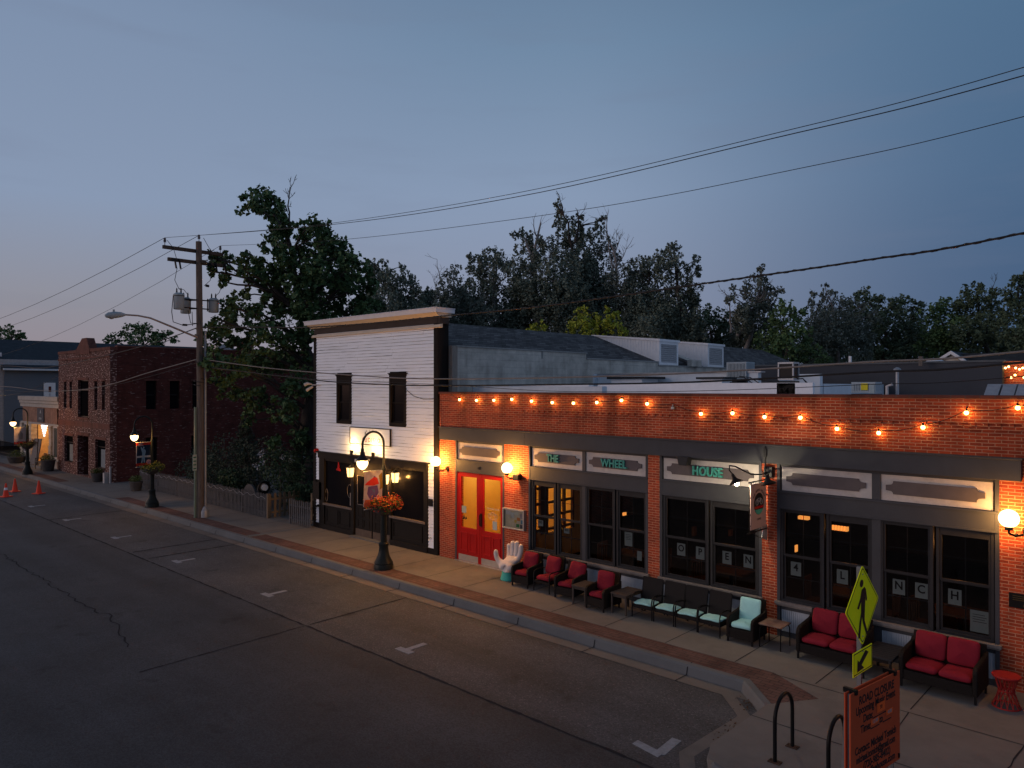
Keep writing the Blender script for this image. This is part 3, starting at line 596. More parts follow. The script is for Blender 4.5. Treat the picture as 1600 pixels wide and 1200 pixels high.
inside('pendant_lamp', 1080, 823, 1085, 838, 1.6, 'dim hanging lamp inside the window above the letter O', 'lamp', m='int_wood')
inside('table_lamp', 1137, 828, 1142, 838, 1.8, 'dim hanging lamp inside the window above the letter E', 'lamp', m='int_wood')

def dining(x, y, label, lamp=False):
    e = empty('dining_table', (x, y, .03), label, 'table', 'dining tables inside the dark windows')
    q = MB(); q.box(-.42, .42, -.34, .34, .70, .74); q.build('table_top', 'int_wood', e, world=False); q = MB(); q.tube([(0, 0, 0), (0, 0, .70)], .04, 8); q.box(-.22, .22, -.03, .03, 0, .04); q.box(-.03, .03, -.22, .22, 0, .04); q.build('pedestal', 'blackmetal', e, world=False)
    if lamp: lamp_or_fill(e, (0, 0, 1.9), 5, (1, .38, .10), .08)  # added fill light without a fixture, lifts the dark room faintly
def dchair(x, y, rz, label):
    e = empty('dining_chair', (x, y, .03), label, 'chair', 'dining chairs inside the dark windows', rz); q = MB(); q.box(-.2, .2, -.2, .2, .42, .46); q.build('seat', 'int_wood', e, world=False)
    q = MB(); q.box(-.2, .2, .17, .2, .78, .9); [q.box(u, u + .02, .175, .195, .46, .78) for u in (-.19, -.1, -.01, .08, .17)]; q.build('backrest', 'int_wood', e, world=False)
    for sx in (-.18, .18):
        for sy in (-.18, .18): q = MB(); q.bar((sx, sy, 0), (sx, sy, .43), .03, .03); q.build('leg', 'int_wood', e, world=False)
for x, l in ((5.6, 'dining table in the gloom behind the window below WHEEL'), (8.0, 'dining table in the gloom behind the window with the letters O and P'), (10.4, 'dining table in the gloom behind the window with the number 4'), (12.2, 'dining table in the gloom behind the window with the letters N and C')):
    dining(x, 1.15, l, True)
for x, y, rz, l in ((5.0, .95, 1.6, 'wooden dining chair behind the window below WHEEL, left of its table'), (6.2, 1.25, -1.6, 'wooden dining chair behind the window below WHEEL, right of its table'), (7.4, 1.1, 1.5, 'wooden dining chair behind the window with the letter O'), (8.6, 1.2, -1.5, 'wooden dining chair behind the window with the letter E'), (9.8, 1.1, 1.6, 'wooden dining chair behind the sheet with the number 4'), (11.0, 1.2, -1.6, 'wooden dining chair behind the window right of the letter L'), (11.7, 1.0, 1.4, 'wooden dining chair behind the window with a letter N right of the crossing sign'), (12.75, 1.2, -1.7, 'wooden dining chair behind the rightmost window')):
    dchair(x, y, rz, l)
# paper sheets with letters in the windows
def sheet(x, z, ch, label, wd=.19, hg=.25, size=.19):
    e = empty('paper_sign', (x, .072, z), label, 'paper sign', 'letter sheets taped inside the restaurant windows')
    q = MB(); q.box(x - wd / 2, x + wd / 2, .082, .0835, z - hg / 2, z + hg / 2); q.build('sheet', 'paper', e)
    text('letter', ch, size, 'letter_dark', e, (x, .0805, z + .02), ext=.001, sx=.9, bold=.004)
for x, z, ch, l in ((7.43, 1.27, 'O', 'white sheet with the letter O in the window under HOUSE'), (7.86, 1.26, 'P', 'white sheet with the letter P in the window under HOUSE'), (8.44, 1.26, 'E', 'white sheet with the letter E in the window under HOUSE'),
                    (8.88, 1.26, 'N', 'white sheet with a letter N in the window nearest the hanging sign'), (9.80, 1.27, '4', 'white sheet with the number 4 in the window'), (10.62, 1.27, 'L', 'white sheet with the letter L beside the crossing sign'),
                    (11.06, 1.27, 'U', 'white sheet with the letter U hidden behind the crossing sign'), (11.53, 1.26, 'N', 'white sheet with a letter N in the window right of the crossing sign'), (11.87, 1.26, 'C', 'white sheet with the letter C in the window above the right sofa'), (12.35, 1.25, 'H', 'white sheet with the letter H in the rightmost window')):
    sheet(x, z, ch, l)
def notice(x, z, wd, hg, label, m='paper', lines=4):
    e = empty('notice', (x, .072, z), label, 'notice'); q = MB(); q.box(x - wd / 2, x + wd / 2, .082, .0835, z - hg / 2, z + hg / 2); q.build('sheet', m, e)
    q = MB()
    for i in range(lines): q.box(x - wd * .36, x + wd * (.36 if i % 2 else .28), .0805, .0815, z + hg * (.3 - i * .11), z + hg * (.3 - i * .11) + .008)
    q.build('printed_lines', 'letter_dark', e)
notice(6.14, 1.30, .2, .3, 'printed notice sheet in the window below WHEEL')
notice(12.69, .93, .26, .34, 'printed notice sheet low in the rightmost window')
notice(3.62, 1.33, .16, .14, 'small flyer in the window below THE, next to the menu case')
notice(4.42, 1.25, .16, .12, 'small round edged card in the second window below THE')
notice(6.42, .98, .12, .2, 'faint blank sheet low in the window left of the brick pillar', lines=0)

# menu case
mc = empty('menu_case', (2.86, 0, 1.35), 'wall mounted wooden menu case with pinned papers beside the red doors', 'display case')
q = MB(); frame(q, 2.50, 3.22, 1.10, 1.60, .035, -.085, -.0); q.build('frame', 'steel', mc, bevel=.004)
q = MB(); q.box(2.535, 3.185, -.03, -.005, 1.135, 1.565); q.build('backboard', mat('cork_board', (.5, .46, .38), .8), mc)
r_ = random.Random(3)
for (x, z, w_, h_, c) in ((2.66, 1.49, .17, .10, (.5, .5, .55)), (2.80, 1.44, .12, .13, (.45, .5, .55)), (2.93, 1.5, .14, .09, (.5, .52, .5)), (2.70, 1.38, .12, .08, (.5, .48, .42)), (3.0, 1.36, .1, .08, (.5, .2, .08)), (3.1, 1.44, .1, .12, (.35, .3, .35)), (3.12, 1.3, .08, .1, (.08, .2, .35)), (2.98, 1.2, .1, .08, (.05, .2, .08)), (3.1, 1.19, .09, .09, (.08, .08, .12)), (2.9, 1.3, .07, .07, (.5, .38, .1))):
    q = MB(); q.box(x - w_ / 2, x + w_ / 2, -.036, -.031, z - h_ / 2, z + h_ / 2); q.build('pinned_paper', mat('pinned_paper', c, .8), mc)
q = MB(); q.quad((2.53, -.075, 1.13), (3.19, -.075, 1.13), (3.19, -.075, 1.57), (2.53, -.075, 1.57)); q.build('glass', 'glass_clear', mc)

# globe wall lamps
def globe_lamp(x, z, label, parent_y=0, extra=False):
    e = empty('globe_wall_lamp', (x, parent_y, z), label, 'wall lamp', 'white globe lamps on the restaurant wall')
    q = MB(); q.ball((0, -.24, .0), .135, 24, 14); q.build('globe', 'globe', e, smooth=60, world=False); lamp_or_fill(e, (0, -.24, 0), 75 if x > 10 else 175, (1, .44, .10), .11)
    q = MB(); q.lathe([(.055, -.02), (.06, .02), (.05, .035)], (0, -.24, -.15), 14); q.tube([(0, -.24, -.16), (.0, -.24, -.22), (.07, -.19, -.26), (.16, -.1, -.24), (.2, -.02, -.2)], .018, 8)
    q.ball((.08, -.17, -.25), .03, 10, 6); q.build('arm', 'blackmetal', e, smooth=50, world=False)
    q = MB(); q.tube([(.2, .0, -.2), (.2, -.03, -.2)], [.075, .055], 14); q.build('wall_plate', 'blackmetal', e, smooth=40, world=False)
    return e
globe_lamp(.17, 2.60, 'glowing white globe lamp at the left end of the brick wall by the white building')
globe_lamp(2.81, 2.62, 'glowing white globe lamp above the menu case right of the red doors')
globe_lamp(13.13, 2.64, 'largest glowing globe lamp on the right edge pier beside the last window')
q = MB(); q.obox((3.02, -.09, 2.40), (.17, .12, .13), (R(-8), 0, 0)); q.obox((3.02, -.155, 2.40), (.19, .02, .15), (R(-8), 0, 0)); tag(q.build('security_fixture', 'blackmetal', bevel=.01), 'black box security fixture on brick between globe lamp and first window', 'fixture')
# box speaker over HOUSE
q = MB(); q.prism([(7.62 - .13, 3.2), (7.62 + .13, 3.2), (7.62 + .09, 3.03), (7.62 - .09, 3.03)], -.2, -.02, 'y'); tag(q.build('wall_speaker', 'grey_dark', bevel=.01), 'small dark wedge speaker mounted above the word HOUSE', 'speaker')
# plaque
pq = empty('wall_plaque', (13.3, 0, 1.38), 'dark engraved metal plaque on the brick at the right edge', 'plaque')
q = MB(); q.box(13.09, 13.5, -.025, -.002, 1.27, 1.49); q.build('plate', 'blackmetal', pq, bevel=.004); q = MB(); q.tube([(13.3, -.024, 1.32), (13.3, -.032, 1.32)], .025, 14)
for i in range(3): q.box(13.14, 13.45, -.028, -.024, 1.39 + i * .03, 1.397 + i * .03)
q.build('relief', mat('bronze', (.12, .08, .03), .5, .5), pq)

# blade sign on a scroll bracket
bs = empty('hanging_sign', (9.3, 0, 2.4), 'pale pink hanging blade sign with a bicycle in a dark circle on black scroll bracket', 'sign')
q = MB(); q.box(9.288, 9.312, -.72, -.08, 2.02, 2.84); q.build('board', 'pink_sign', bs, bevel=.006)
q = MB()
for s_ in (-1, 1):
    X = 9.3 + s_ * .0145
    q.prism([(-.40 + .2 * math.cos(t * PI / 16) * 1.0, 2.47 + .2 * math.sin(t * PI / 16)) for t in range(32)], X - .002, X + .002, 'x')
q.build('emblem_disc', 'letter_dark', bs)
for s_ in (-1, 1):
    X = 9.3 + s_ * .018; u = lambda t, r: (-.40 + r * math.cos(t), 2.47 + r * math.sin(t))
    q = MB(); q.prism([u(R(-90 - 58 + i * 116 / 10), .195) for i in range(11)], X - .0015, X + .0015, 'x'); q.build('emblem_band', 'teal_base', bs)
    q = MB(); q.prism([(-.595, 2.43), (-.205, 2.43), (-.22, 2.385), (-.58, 2.385)], X - .0018, X + .0018, 'x'); q.build('emblem_band', 'red_door', bs)
    q = MB()
    for cy in (-.49, -.31): q.tube([(X + s_ * .002, cy + .05 * math.cos(t * PI / 8), 2.50 + .05 * math.sin(t * PI / 8)) for t in range(17)], .005, 4)
    q.tube([(X + s_ * .002, -.49, 2.5), (X + s_ * .002, -.45, 2.57), (X + s_ * .002, -.35, 2.57), (X + s_ * .002, -.31, 2.5)], .005, 4); q.tube([(X + s_ * .002, -.46, 2.56), (X + s_ * .002, -.40, 2.5), (X + s_ * .002, -.35, 2.57)], .005, 4)
    q.build('bicycle_emblem', 'offwhite', bs)
    for i, ch in enumerate('THE WHEEL HOUSE'):
        a = R(150 - i * 120 / 14); cy, cz = -.40 + s_ * .25 * math.cos(a), 2.47 + .25 * math.sin(a)
        if ch != ' ': text('sign_letter', ch, .062, 'letter_dark', bs, (X, cy, cz), (0, s_ * math.sin(a), -math.cos(a)), (0, s_ * math.cos(a), math.sin(a)), ext=.001)
    text('sign_letter', 'COFFEE', .05, 'letter_dark', bs, (X, -.40, 2.19), (0, s_, 0), (0, 0, 1), ext=.001)
q = MB(); q.tube([(9.3, -.85, 1.97), (9.3, -.02, 1.97)], .014, 8); q.tube([(9.3, -.78, 2.88), (9.3, -.02, 2.88)], .012, 8); q.tube([(9.3, -.75, 2.88), (9.3, -.75, 1.97)], .009, 6)
for y in (-.68, -.5, -.3, -.12): q.tube([(9.3, y, 2.84), (9.3, y, 2.89)], .008, 5); q.tube([(9.3, y, 2.02), (9.3, y, 1.97)], .008, 5)
for z in (2.1, 2.3, 2.6): q.tube([(9.3, -.76, z), (9.3, -.71, z)], .012, 6); q.tube([(9.3, -.09, z), (9.3, -.03, z)], .012, 6)
q.tube([(9.3, -.62, 1.96), (9.3, -.4, 1.86), (9.3, -.15, 1.80), (9.3, -.02, 1.83)], .007, 6)
q.build('bracket', 'blackmetal', bs)
sc_ = MB(); sc_.tube([(9.3, -.10 - .09 * (1 - t / 28) * math.cos(t * .42), 1.87 + .1 * (1 - t / 28) * math.sin(t * .42)) for t in range(26)], .012, 6); sc_.prism([(-.03, 1.74), (-.26, 1.82), (-.20, 1.96), (-.24, 2.02), (-.12, 2.08), (-.02, 2.03)], 9.294, 9.306, 'x'); sc_.build('scroll_plate', 'galv', bs)
# two gooseneck lamps
def gooseneck(label, head, root, lit, loopz):
    e = empty('gooseneck_lamp', root, label, 'lamp', 'gooseneck sign lamps above the hanging sign')
    h = Vector(head); r0 = Vector(root); q = MB()
    mid_ = (h + r0) / 2
    q.tube([r0, r0 + Vector((0, -.2, -.03)), mid_ + Vector((0, 0, .02)), h + Vector((-.05, .12, loopz)), h + Vector((-.10, 0, loopz + .02)), h + Vector((-.09, -.03, .16)), h + Vector((-.03, 0, .08))], .012, 8); q.build('arm', 'blackmetal', e, smooth=60)
    d = Vector((.45, .10, -1)).normalized() if lit else Vector((.3, -.1, -1)).normalized()
    sh = MB(); n = 18
    qn = d.to_track_quat('Z', 'Y')
    prof = [(.025, -.1), (.035, -.04), (.05, 0.0), (.12, .05), (.135, .075), (.128, .075), (.045, .01)]
    sh.lathe(prof, (0, 0, 0), n); sh.v = [tuple(h + qn @ Vector(p)) for p in sh.v]; sh.build('shade', 'blackmetal', e, smooth=50)
    if lit:
        bl = MB(); bl.ball((0, 0, .085), .042, 12, 8); bl.v = [tuple(h + qn @ Vector(p)) for p in bl.v]; bl.build('bulb', 'flood', e, smooth=60); lamp_or_fill(e, h - Vector(root) + qn @ Vector((0, 0, .15)), 48, (1, .82, .52), .03)
    return e
gooseneck('lit gooseneck lamp with black shade left of the hanging sign', (9.05, -.82, 2.93), (9.32, -.05, 3.02), True, .22)
gooseneck('unlit gooseneck lamp with black bell shade right of the hanging sign', (9.55, -.55, 2.93), (9.36, -.05, 3.02), False, .05)
q = MB(); q.box(9.27, 9.33, -.12, -.0, 3.3, 3.46); q.tube([(9.3, -.1, 3.5), (9.3, -.1, 3.0)], .012, 6); q.box(9.26, 9.42, -.08, -.001, 2.92, 3.12); tag(q.build('electrical_box', 'grey_dark', bevel=.005), 'grey conduit and junction box on the fascia above the hanging sign', 'electrical box')

# string of bulbs: cord with bulbs as parts
sl_ = empty('string_lights', (6, -.1, 4.3), 'warm bulb string swagged along the brick parapet', 'string lights')
pts = [(.93, 4.27), (1.57, 4.26), (2.2, 4.27), (2.82, 4.3), (3.47, 4.265), (4.12, 4.24), (4.75, 4.235), (5.41, 4.26), (6.07, 4.315), (6.72, 4.25), (7.34, 4.22), (7.97, 4.07), (8.64, 4.1), (9.28, 4.045), (9.95, 4.05), (10.59, 3.875), (11.27, 3.83), (11.94, 3.95), (12.55, 4.2), (13.22, 4.29), (13.9, 4.3), (14.6, 4.22)]
cpts = []; P_ = [(.6, 4.38)] + pts
for (a, c) in zip(P_[:-1], P_[1:]):
    for i in range(5):
        t = i / 5; cpts.append((a[0] + (c[0] - a[0]) * t, -.075, a[1] + (c[1] - a[1]) * t + .05 - .05 * 4 * t * (1 - t)))
cd_ = MB(); cd_.tube(cpts, .006, 5); cd_.tube([(.05, -.03, 4.25), (2, -.03, 4.16), (5, -.03, 4.17), (7.2, -.03, 4.18)], .004, 4)
for x, z in ((.6, 4.38), (2.82, 4.36), (6.07, 4.37), (7.3, 4.2), (12.55, 4.28), (13.22, 4.37)): cd_.tube([(x, .0, z), (x, -.09, z + .01)], .008, 5)
cd_.build('cord', 'wire', sl_)
bm = MB(); bm.ball((0, 0, 0), .034, 12, 8); sk = MB(); sk.lathe([(.014, .025), (.016, .06), (.008, .075)], (0, 0, 0), 8)
first = None
for x, z in pts:
    if x == 7.34: continue
    lamp_or_fill(sl_, (x - 6, .02, z - 4.3), 2.2, (1, .52, .09), .02)
    if first is None:
        f_ = bm.build('bulb', 'bulb', sl_, smooth=60, world=False); f_.location = (x - 6, .02, z - 4.3); k_ = sk.build('socket', 'blackmetal', f_, world=False); first = (f_, k_)
    else:
        f_ = first[0].copy(); COL.objects.link(f_); f_.parent = sl_; f_.location = (x - 6, .02, z - 4.3); k_ = first[1].copy(); COL.objects.link(k_); k_.parent = f_
q = MB(); q.box(7.28, 7.34, -.06, 0, 4.15, 4.2); q.tube([(7.3, -.02, 4.24), (7.3, -.05, 4.16)], .015, 6); tag(q.build('outlet_box', 'galv'), 'small metal outlet box on the brick where the bulb string breaks', 'outlet box')

# ------------------------------------------------------------------ pavement furniture (front of each piece faces the street, local -y)
def red_chair(kind):
    e = empty('wicker_armchair', (0, 0, 0), 'x', 'armchair', 'red cushioned armchairs by the doors')
    W, D = .52, .58
    if kind == 'wicker':
        for sx in (-1, 1):
            q = MB(); x = sx * (W / 2 - .03); pr = [(-D / 2, .08), (-D / 2, .40), (-D / 2 + .03, .455), (-D / 2 + .10, .47), (D / 2 - .12, .50), (D / 2, .56), (D / 2, .10)]
            q.prism(pr, x - .028, x + .028, 'x'); q.build('armrest', 'wicker', e, bevel=.012, world=False)
        q = MB(); q.box(-W / 2 + .05, W / 2 - .05, -D / 2 + .01, -D / 2 + .05, .08, .25); q.box(-W / 2 + .05, W / 2 - .05, -D / 2 + .05, D / 2 - .06, .2, .25); q.build('seat_base', 'wicker', e, bevel=.006, world=False)
        q = MB(); q.prism([(D / 2 - .13, .2), (D / 2 - .06, .2), (D / 2 + .02, .71), (D / 2 - .02, .72)], -W / 2 + .02, W / 2 - .02, 'x'); q.build('backrest', 'wicker', e, bevel=.01, world=False)
        for sx in (-1, 1):
            for y, t in ((-D / 2 + .02, .1), (D / 2 - .06, .12)):
                q = MB(); q.bar((sx * (W / 2 - .03), y, 0), (sx * (W / 2 - .03), y, t), .028, .028); q.build('leg', 'blackmetal', e, world=False)
    else:
        for sx in (-1, 1):
            x = sx * (W / 2 - .02); q = MB(); q.tube([(x, -D / 2 + .02, 0), (x, -D / 2 + .02, .38), (x, -D / 2 + .05, .44), (x, -D / 2 + .13, .46), (x, D / 2 - .1, .46)], .013, 8); q.build('leg', 'blackmetal', e, smooth=50, world=False)
            q = MB(); q.tube([(x, D / 2 + .04, 0), (x, D / 2 - .08, .25), (x, D / 2 - .02, .73)], .013, 8); q.build('leg', 'blackmetal', e, smooth=50, world=False)
        q = MB(); q.box(-W / 2 + .03, W / 2 - .03, -D / 2 + .02, D / 2 - .08, .19, .245); q.build('seat_base', 'wicker', e, bevel=.006, world=False)
        q = MB(); q.prism([(D / 2 - .1, .25), (D / 2 - .07, .25), (D / 2 - .0, .74), (D / 2 - .03, .74)], -W / 2 + .03, W / 2 - .03, 'x'); q.build('backrest', 'wicker', e, bevel=.008, world=False)
    q = MB(); q.cushion((0, -.035, .30), (W - .11, D - .12, .12), (0, 0, 0), .3, 1); q.build('seat_cushion', 'red_cushion', e, smooth=80, world=False)
    q = MB(); q.cushion((0, D / 2 - .16, .54), (W - .11, .40, .13), (R(80), 0, R(0)), .3, 2, wr=.008); q.build('back_cushion', 'red_cushion', e, smooth=80, world=False)
    return e
rc = red_chair('wicker'); rc.location = (3.76, -.55, 0); rc['label'] = 'dark wicker armchair with red cushions right beside the white hand chair'; rc.rotation_euler.z = R(2)
rc2 = red_chair('metal'); rc2.location = (4.43, -.54, 0); rc2['label'] = 'red cushioned armchair with thin metal frame, second from the hand chair'; rc2.rotation_euler.z = R(-3)
c_ = dup(rc, (5.10, -.62, 0), R(6), 'wicker armchair with red cushions slid low, directly left of the small side table')
for k in kids(c_):
    if k.name.startswith('back_cushion'): k.rotation_euler = (R(-6), R(5), R(-4)); k.location.z += .01
c_ = dup(rc, (6.11, -.80, 0), R(-4), 'wicker armchair with red cushions standing between the two side tables')
for k in kids(c_):
    if k.name.startswith('back_cushion'): k.rotation_euler = (R(4), 0, R(3))
def side_table(loc, w, d, h, rz, label, leg='tbl_wood', top='tbl_wood', slats=0):
    e = empty('side_table', loc, label, 'side table', 'small tables between the pavement seats', rz)
    q = MB()
    if slats:
        for i in range(slats):
            y0 = -d / 2 + d / slats * i; q.box(-w / 2, w / 2, y0 + .004, y0 + d / slats - .004, h - .025, h)
        frame_z = h - .026; q.box(-w / 2 + .02, -w / 2 + .05, -d / 2, d / 2, frame_z - .04, frame_z); q.box(w / 2 - .05, w / 2 - .02, -d / 2, d / 2, frame_z - .04, frame_z)
    else:
        q.box(-w / 2, w / 2, -d / 2, d / 2, h - .03, h)
    q.build('table_top', top, e, bevel=.005, world=False)
    for y_ in (-d / 2 + .03, d / 2 - .045): q = MB(); q.box(-w / 2 + .03, w / 2 - .03, y_, y_ + .015, h - .08, h - .031); q.build('apron', leg, e, world=False)
    for sx in (-1, 1):
        for sy in (-1, 1):
            q = MB(); q.bar((sx * (w / 2 - .03), sy * (d / 2 - .03), 0), (sx * (w / 2 - .03), sy * (d / 2 - .03), h - .03), .032, .032); q.build('leg', leg, e, world=False)
    return e
side_table((5.64, -.80, 0), .37, .5, .41, R(2), 'small square brown side table between two red cushioned armchairs')
side_table((6.62, -.68, 0), .40, .62, .42, R(-1), 'brown side table between a red cushioned armchair and the first black mesh chair', slats=6)
side_table((11.52, -.68, 0), .46, .80, .40, 0, 'dark slatted low table between the two red sofas', 'wicker', 'grey_dark', slats=9)
# pale topped tube-leg table
e = empty('side_table', (9.68, -.60, 0), 'small table with worn wooden top on bent black tube legs right of the aqua armchair', 'side table', 'small tables between the pavement seats')
q = MB(); q.box(9.48, 9.90, -.80, -.38, .395, .42); q.build('table_top', mat('worn_wood_top', (.20, .13, .10), .6, var=.35, scale=6), e, bevel=.008)
for sx in (-1, 1):
    for sy in (-1, 1):
        q = MB(); q.tube([(9.69 + sx * .10, -.59 + sy * .14, .39), (9.69 + sx * .17, -.59 + sy * .18, .375), (9.69 + sx * .19, -.59 + sy * .19, .33), (9.69 + sx * .19, -.59 + sy * .2, 0)], .011, 8); q.build('leg', 'blackmetal', e, smooth=60)
# black mesh chairs
def mesh_chair():
    e = empty('mesh_armchair', (0, 0, 0), 'x', 'chair', 'black mesh chairs with aqua seat pads'); W, D = .47, .52
    for sx in (-1, 1):
        x = sx * (W / 2 - .01)
        q = MB(); q.tube([(x, -D / 2, 0), (x, -D / 2 - .005, .36), (x, -D / 2 + .02, .43), (x, -D / 2 + .09, .46), (x, .0, .455), (x, D / 2 - .14, .42)], .013, 8); q.build('arm_leg', 'blackmetal', e, smooth=60, world=False)
        q = MB(); q.tube([(x, D / 2 - .02, 0), (x, D / 2 - .14, .28), (x, D / 2 - .07, .72)], .013, 8); q.build('leg', 'blackmetal', e, smooth=60, world=False)
    q = MB(); q.prism([(D / 2 - .16, .24), (D / 2 - .145, .24), (D / 2 - .06, .73), (D / 2 - .08, .73)], -W / 2 + .015, W / 2 - .015, 'x'); q.build('backrest', 'mesh_black', e, bevel=.006, world=False)
    q = MB(); q.box(-W / 2 + .015, W / 2 - .015, -D / 2 + .01, D / 2 - .14, .19, .265); q.build('seat', 'mesh_black', e, bevel=.008, world=False)
    q = MB(); q.cushion((0, -.09, .292), (W - .05, D - .15, .055), (R(1), 0, 0), .3, 4, wr=.004); q.build('seat_cushion', 'teal_cushion', e, smooth=80, world=False)
    return e
mc0 = mesh_chair(); mc0.location = (7.10, -.62, 0); mc0['label'] = 'leftmost black mesh chair with aqua pad, next to the brown side table'; mc0.rotation_euler.z = R(2)
for x, rz, l in ((7.60, -1, 'black mesh chair with aqua pad, second from the brown side table'), (8.08, 2, 'black mesh chair with aqua pad, third from the brown side table'), (8.57, -2, 'black mesh chair with aqua pad right beside the aqua cushioned wicker armchair')):
    dup(mc0, (x, -.61, 0), R(rz), l)
# aqua cushioned wicker club chair
e = empty('wicker_armchair', (9.18, -.62, 0), 'wicker armchair with aqua back and seat cushions at the end of the black chairs', 'armchair')
ac = red_chair('wicker')
for k in kids(ac):
    k.parent = e
    if 'cushion' in k.name: k.data = k.data.copy(); k.data.materials[0] = M['teal_cushion']
    if k.name.startswith('back_cushion'):
        bpy.data.objects.remove(k)
bpy.data.objects.remove(ac)
q = MB(); q.cushion((9.18, -.62 + .14, .52), (.40, .42, .075), (R(79), 0, 0), .15, 3, wr=.001); q.build('back_cushion', 'teal_cushion', e, smooth=80)
# loveseats
def sofa(loc, rz, label, W=1.10):
    e = empty('wicker_loveseat', loc, label, 'sofa', 'two seat sofas under the right windows', rz); D = .66
    for sx in (-1, 1):
        x = sx * (W / 2 - .035); q = MB(); q.prism([(-D / 2, .12), (-D / 2, .45), (-D / 2 + .03, .51), (-D / 2 + .09, .54), (D / 2 - .1, .58), (D / 2, .64), (D / 2, .12)], x - .035, x + .035, 'x'); q.build('armrest', 'wicker', e, bevel=.02, world=False)
        for y in (-D / 2 + .03, D / 2 - .04):
            q = MB(); q.bar((x, y, 0), (x, y, .14), .03, .03); q.build('leg', 'blackmetal', e, world=False)
    q = MB(); q.box(-W / 2 + .07, W / 2 - .07, -D / 2 + .01, -D / 2 + .05, .12, .27); q.box(-W / 2 + .07, W / 2 - .07, -D / 2 + .05, D / 2 - .08, .22, .27); q.build('seat_base', 'wicker', e, bevel=.006, world=False)
    q = MB(); q.prism([(D / 2 - .14, .2), (D / 2 - .05, .2), (D / 2 + .03, .72), (D / 2 - .02, .73)], -W / 2 + .03, W / 2 - .03, 'x'); q.build('backrest', 'wicker', e, bevel=.012, world=False)
    for s in (-1, 1):
        q = MB(); q.cushion((s * (W - .15) / 4, -.05, .325), ((W - .16) / 2, D - .13, .13), (0, 0, 0), .22, 5 + s, wr=.003); q.build('seat_cushion', 'red_cushion', e, smooth=80, world=False)
        q = MB(); q.cushion((s * (W - .17) / 4 + .01, D / 2 - .17, .585), ((W - .18) / 2, .40, .14), (R(78), 0, R(2 * s)), .28, 8 + s, wr=.006); q.build('back_cushion', 'red_cushion', e, smooth=80, world=False)
    return e
sofa((10.72, -.58, 0), 0, 'wicker two seat sofa with red cushions partly behind the crossing sign', 1.06)
sofa((12.35, -.66, 0), R(-2), 'wicker two seat sofa with red cushions at the right, beside the red stool', 1.06)
# red metal stool
e = empty('metal_stool', (13.17, -.72, 0), 'round red metal stool with an hourglass lattice base at the right edge', 'stool')
q = MB(); q.lathe([(.05, .43), (.175, .43), (.185, .445), (.18, .46), (.04, .462)], (13.17, -.72, 0), 28); q.build('seat', 'stool', e, smooth=40)
q = MB()
for k in range(14):
    a = 2 * PI * k / 14
    for s in (-1, 1):
        q.tube([(13.17 + .17 * math.cos(a), -.72 + .17 * math.sin(a), .02), (13.17 + .095 * math.cos(a + s * .45), -.72 + .095 * math.sin(a + s * .45), .24), (13.17 + .15 * math.cos(a + s * .8), -.72 + .15 * math.sin(a + s * .8), .435)], .006, 5)
for r, z in ((.175, .015), (.10, .24)): q.tube([(13.17 + r * math.cos(t * PI / 12), -.72 + r * math.sin(t * PI / 12), z) for t in range(25)], .011, 6)
q.build('lattice_base', 'stool', e, smooth=60)

# white hand chair: palm seat, four fingers as the back, thumb as an arm
e = empty('hand_chair', (3.13, -.52, 0), 'white sculpted hand shaped chair on a teal base beside the red doors', 'chair')
q = MB(); q.lathe([(.19, 0), (.20, .02), (.17, .12), (.16, .2), (.10, .24)], (3.13, -.52, 0), 20); q.build('base', 'teal_base', e, smooth=40)
me = bpy.data.meshes.new('hand'); V_ = []; E_ = []; RR = []
def chain(ps, rs, root):
    k = root
    for p, r in zip(ps, rs):
        V_.append(p); RR.append(r); E_.append((k, len(V_) - 1)); k = len(V_) - 1
    return k
V_.append((0, 0, .30)); RR.append(.17)
palm = chain([(0, .10, .36)], [.19], 0)
kn = chain([(0, .17, .47)], [.17], palm)
front = chain([(0, -.12, .31)], [.13], 0)
chain([(-.13, -.12, .32), (-.15, -.16, .34)], [.10, .06], 0); chain([(.13, -.12, .32), (.15, -.16, .34)], [.10, .06], 0)
fing = [(-.155, .80, .064), (-.052, .88, .068), (.052, .89, .068), (.155, .83, .064)]
for x, top, r in fing:
    k = chain([(x * .95, .20, .48)], [.07], kn)
    L = top - .50
    chain([(x * 1.1, .235, .50 + L * .35), (x * 1.17, .25, .50 + L * .68), (x * 1.2, .235, top - .04), (x * 1.2, .225, top)], [r * 1.05, r * 1.0, r * .95, r * .6], k)
k = chain([(-.22, -.02, .36)], [.09], 0)
chain([(-.31, -.05, .45), (-.345, -.06, .55), (-.34, -.07, .65), (-.335, -.07, .685)], [.068, .062, .058, .030], k)
me.from_pydata(V_, E_, []); hd = bpy.data.objects.new('hand', me); COL.objects.link(hd); hd.parent = e
mo = hd.modifiers.new('skin', 'SKIN'); mo.use_smooth_shade = True
for i, r in enumerate(RR): me.skin_vertices[0].data[i].radius = (r, r)
me.skin_vertices[0].data[0].use_root = True
su = hd.modifiers.new('sub', 'SUBSURF'); su.levels = 2; su.render_levels = 2; me.materials.append(M['hand'])
e.rotation_euler.z = R(4)

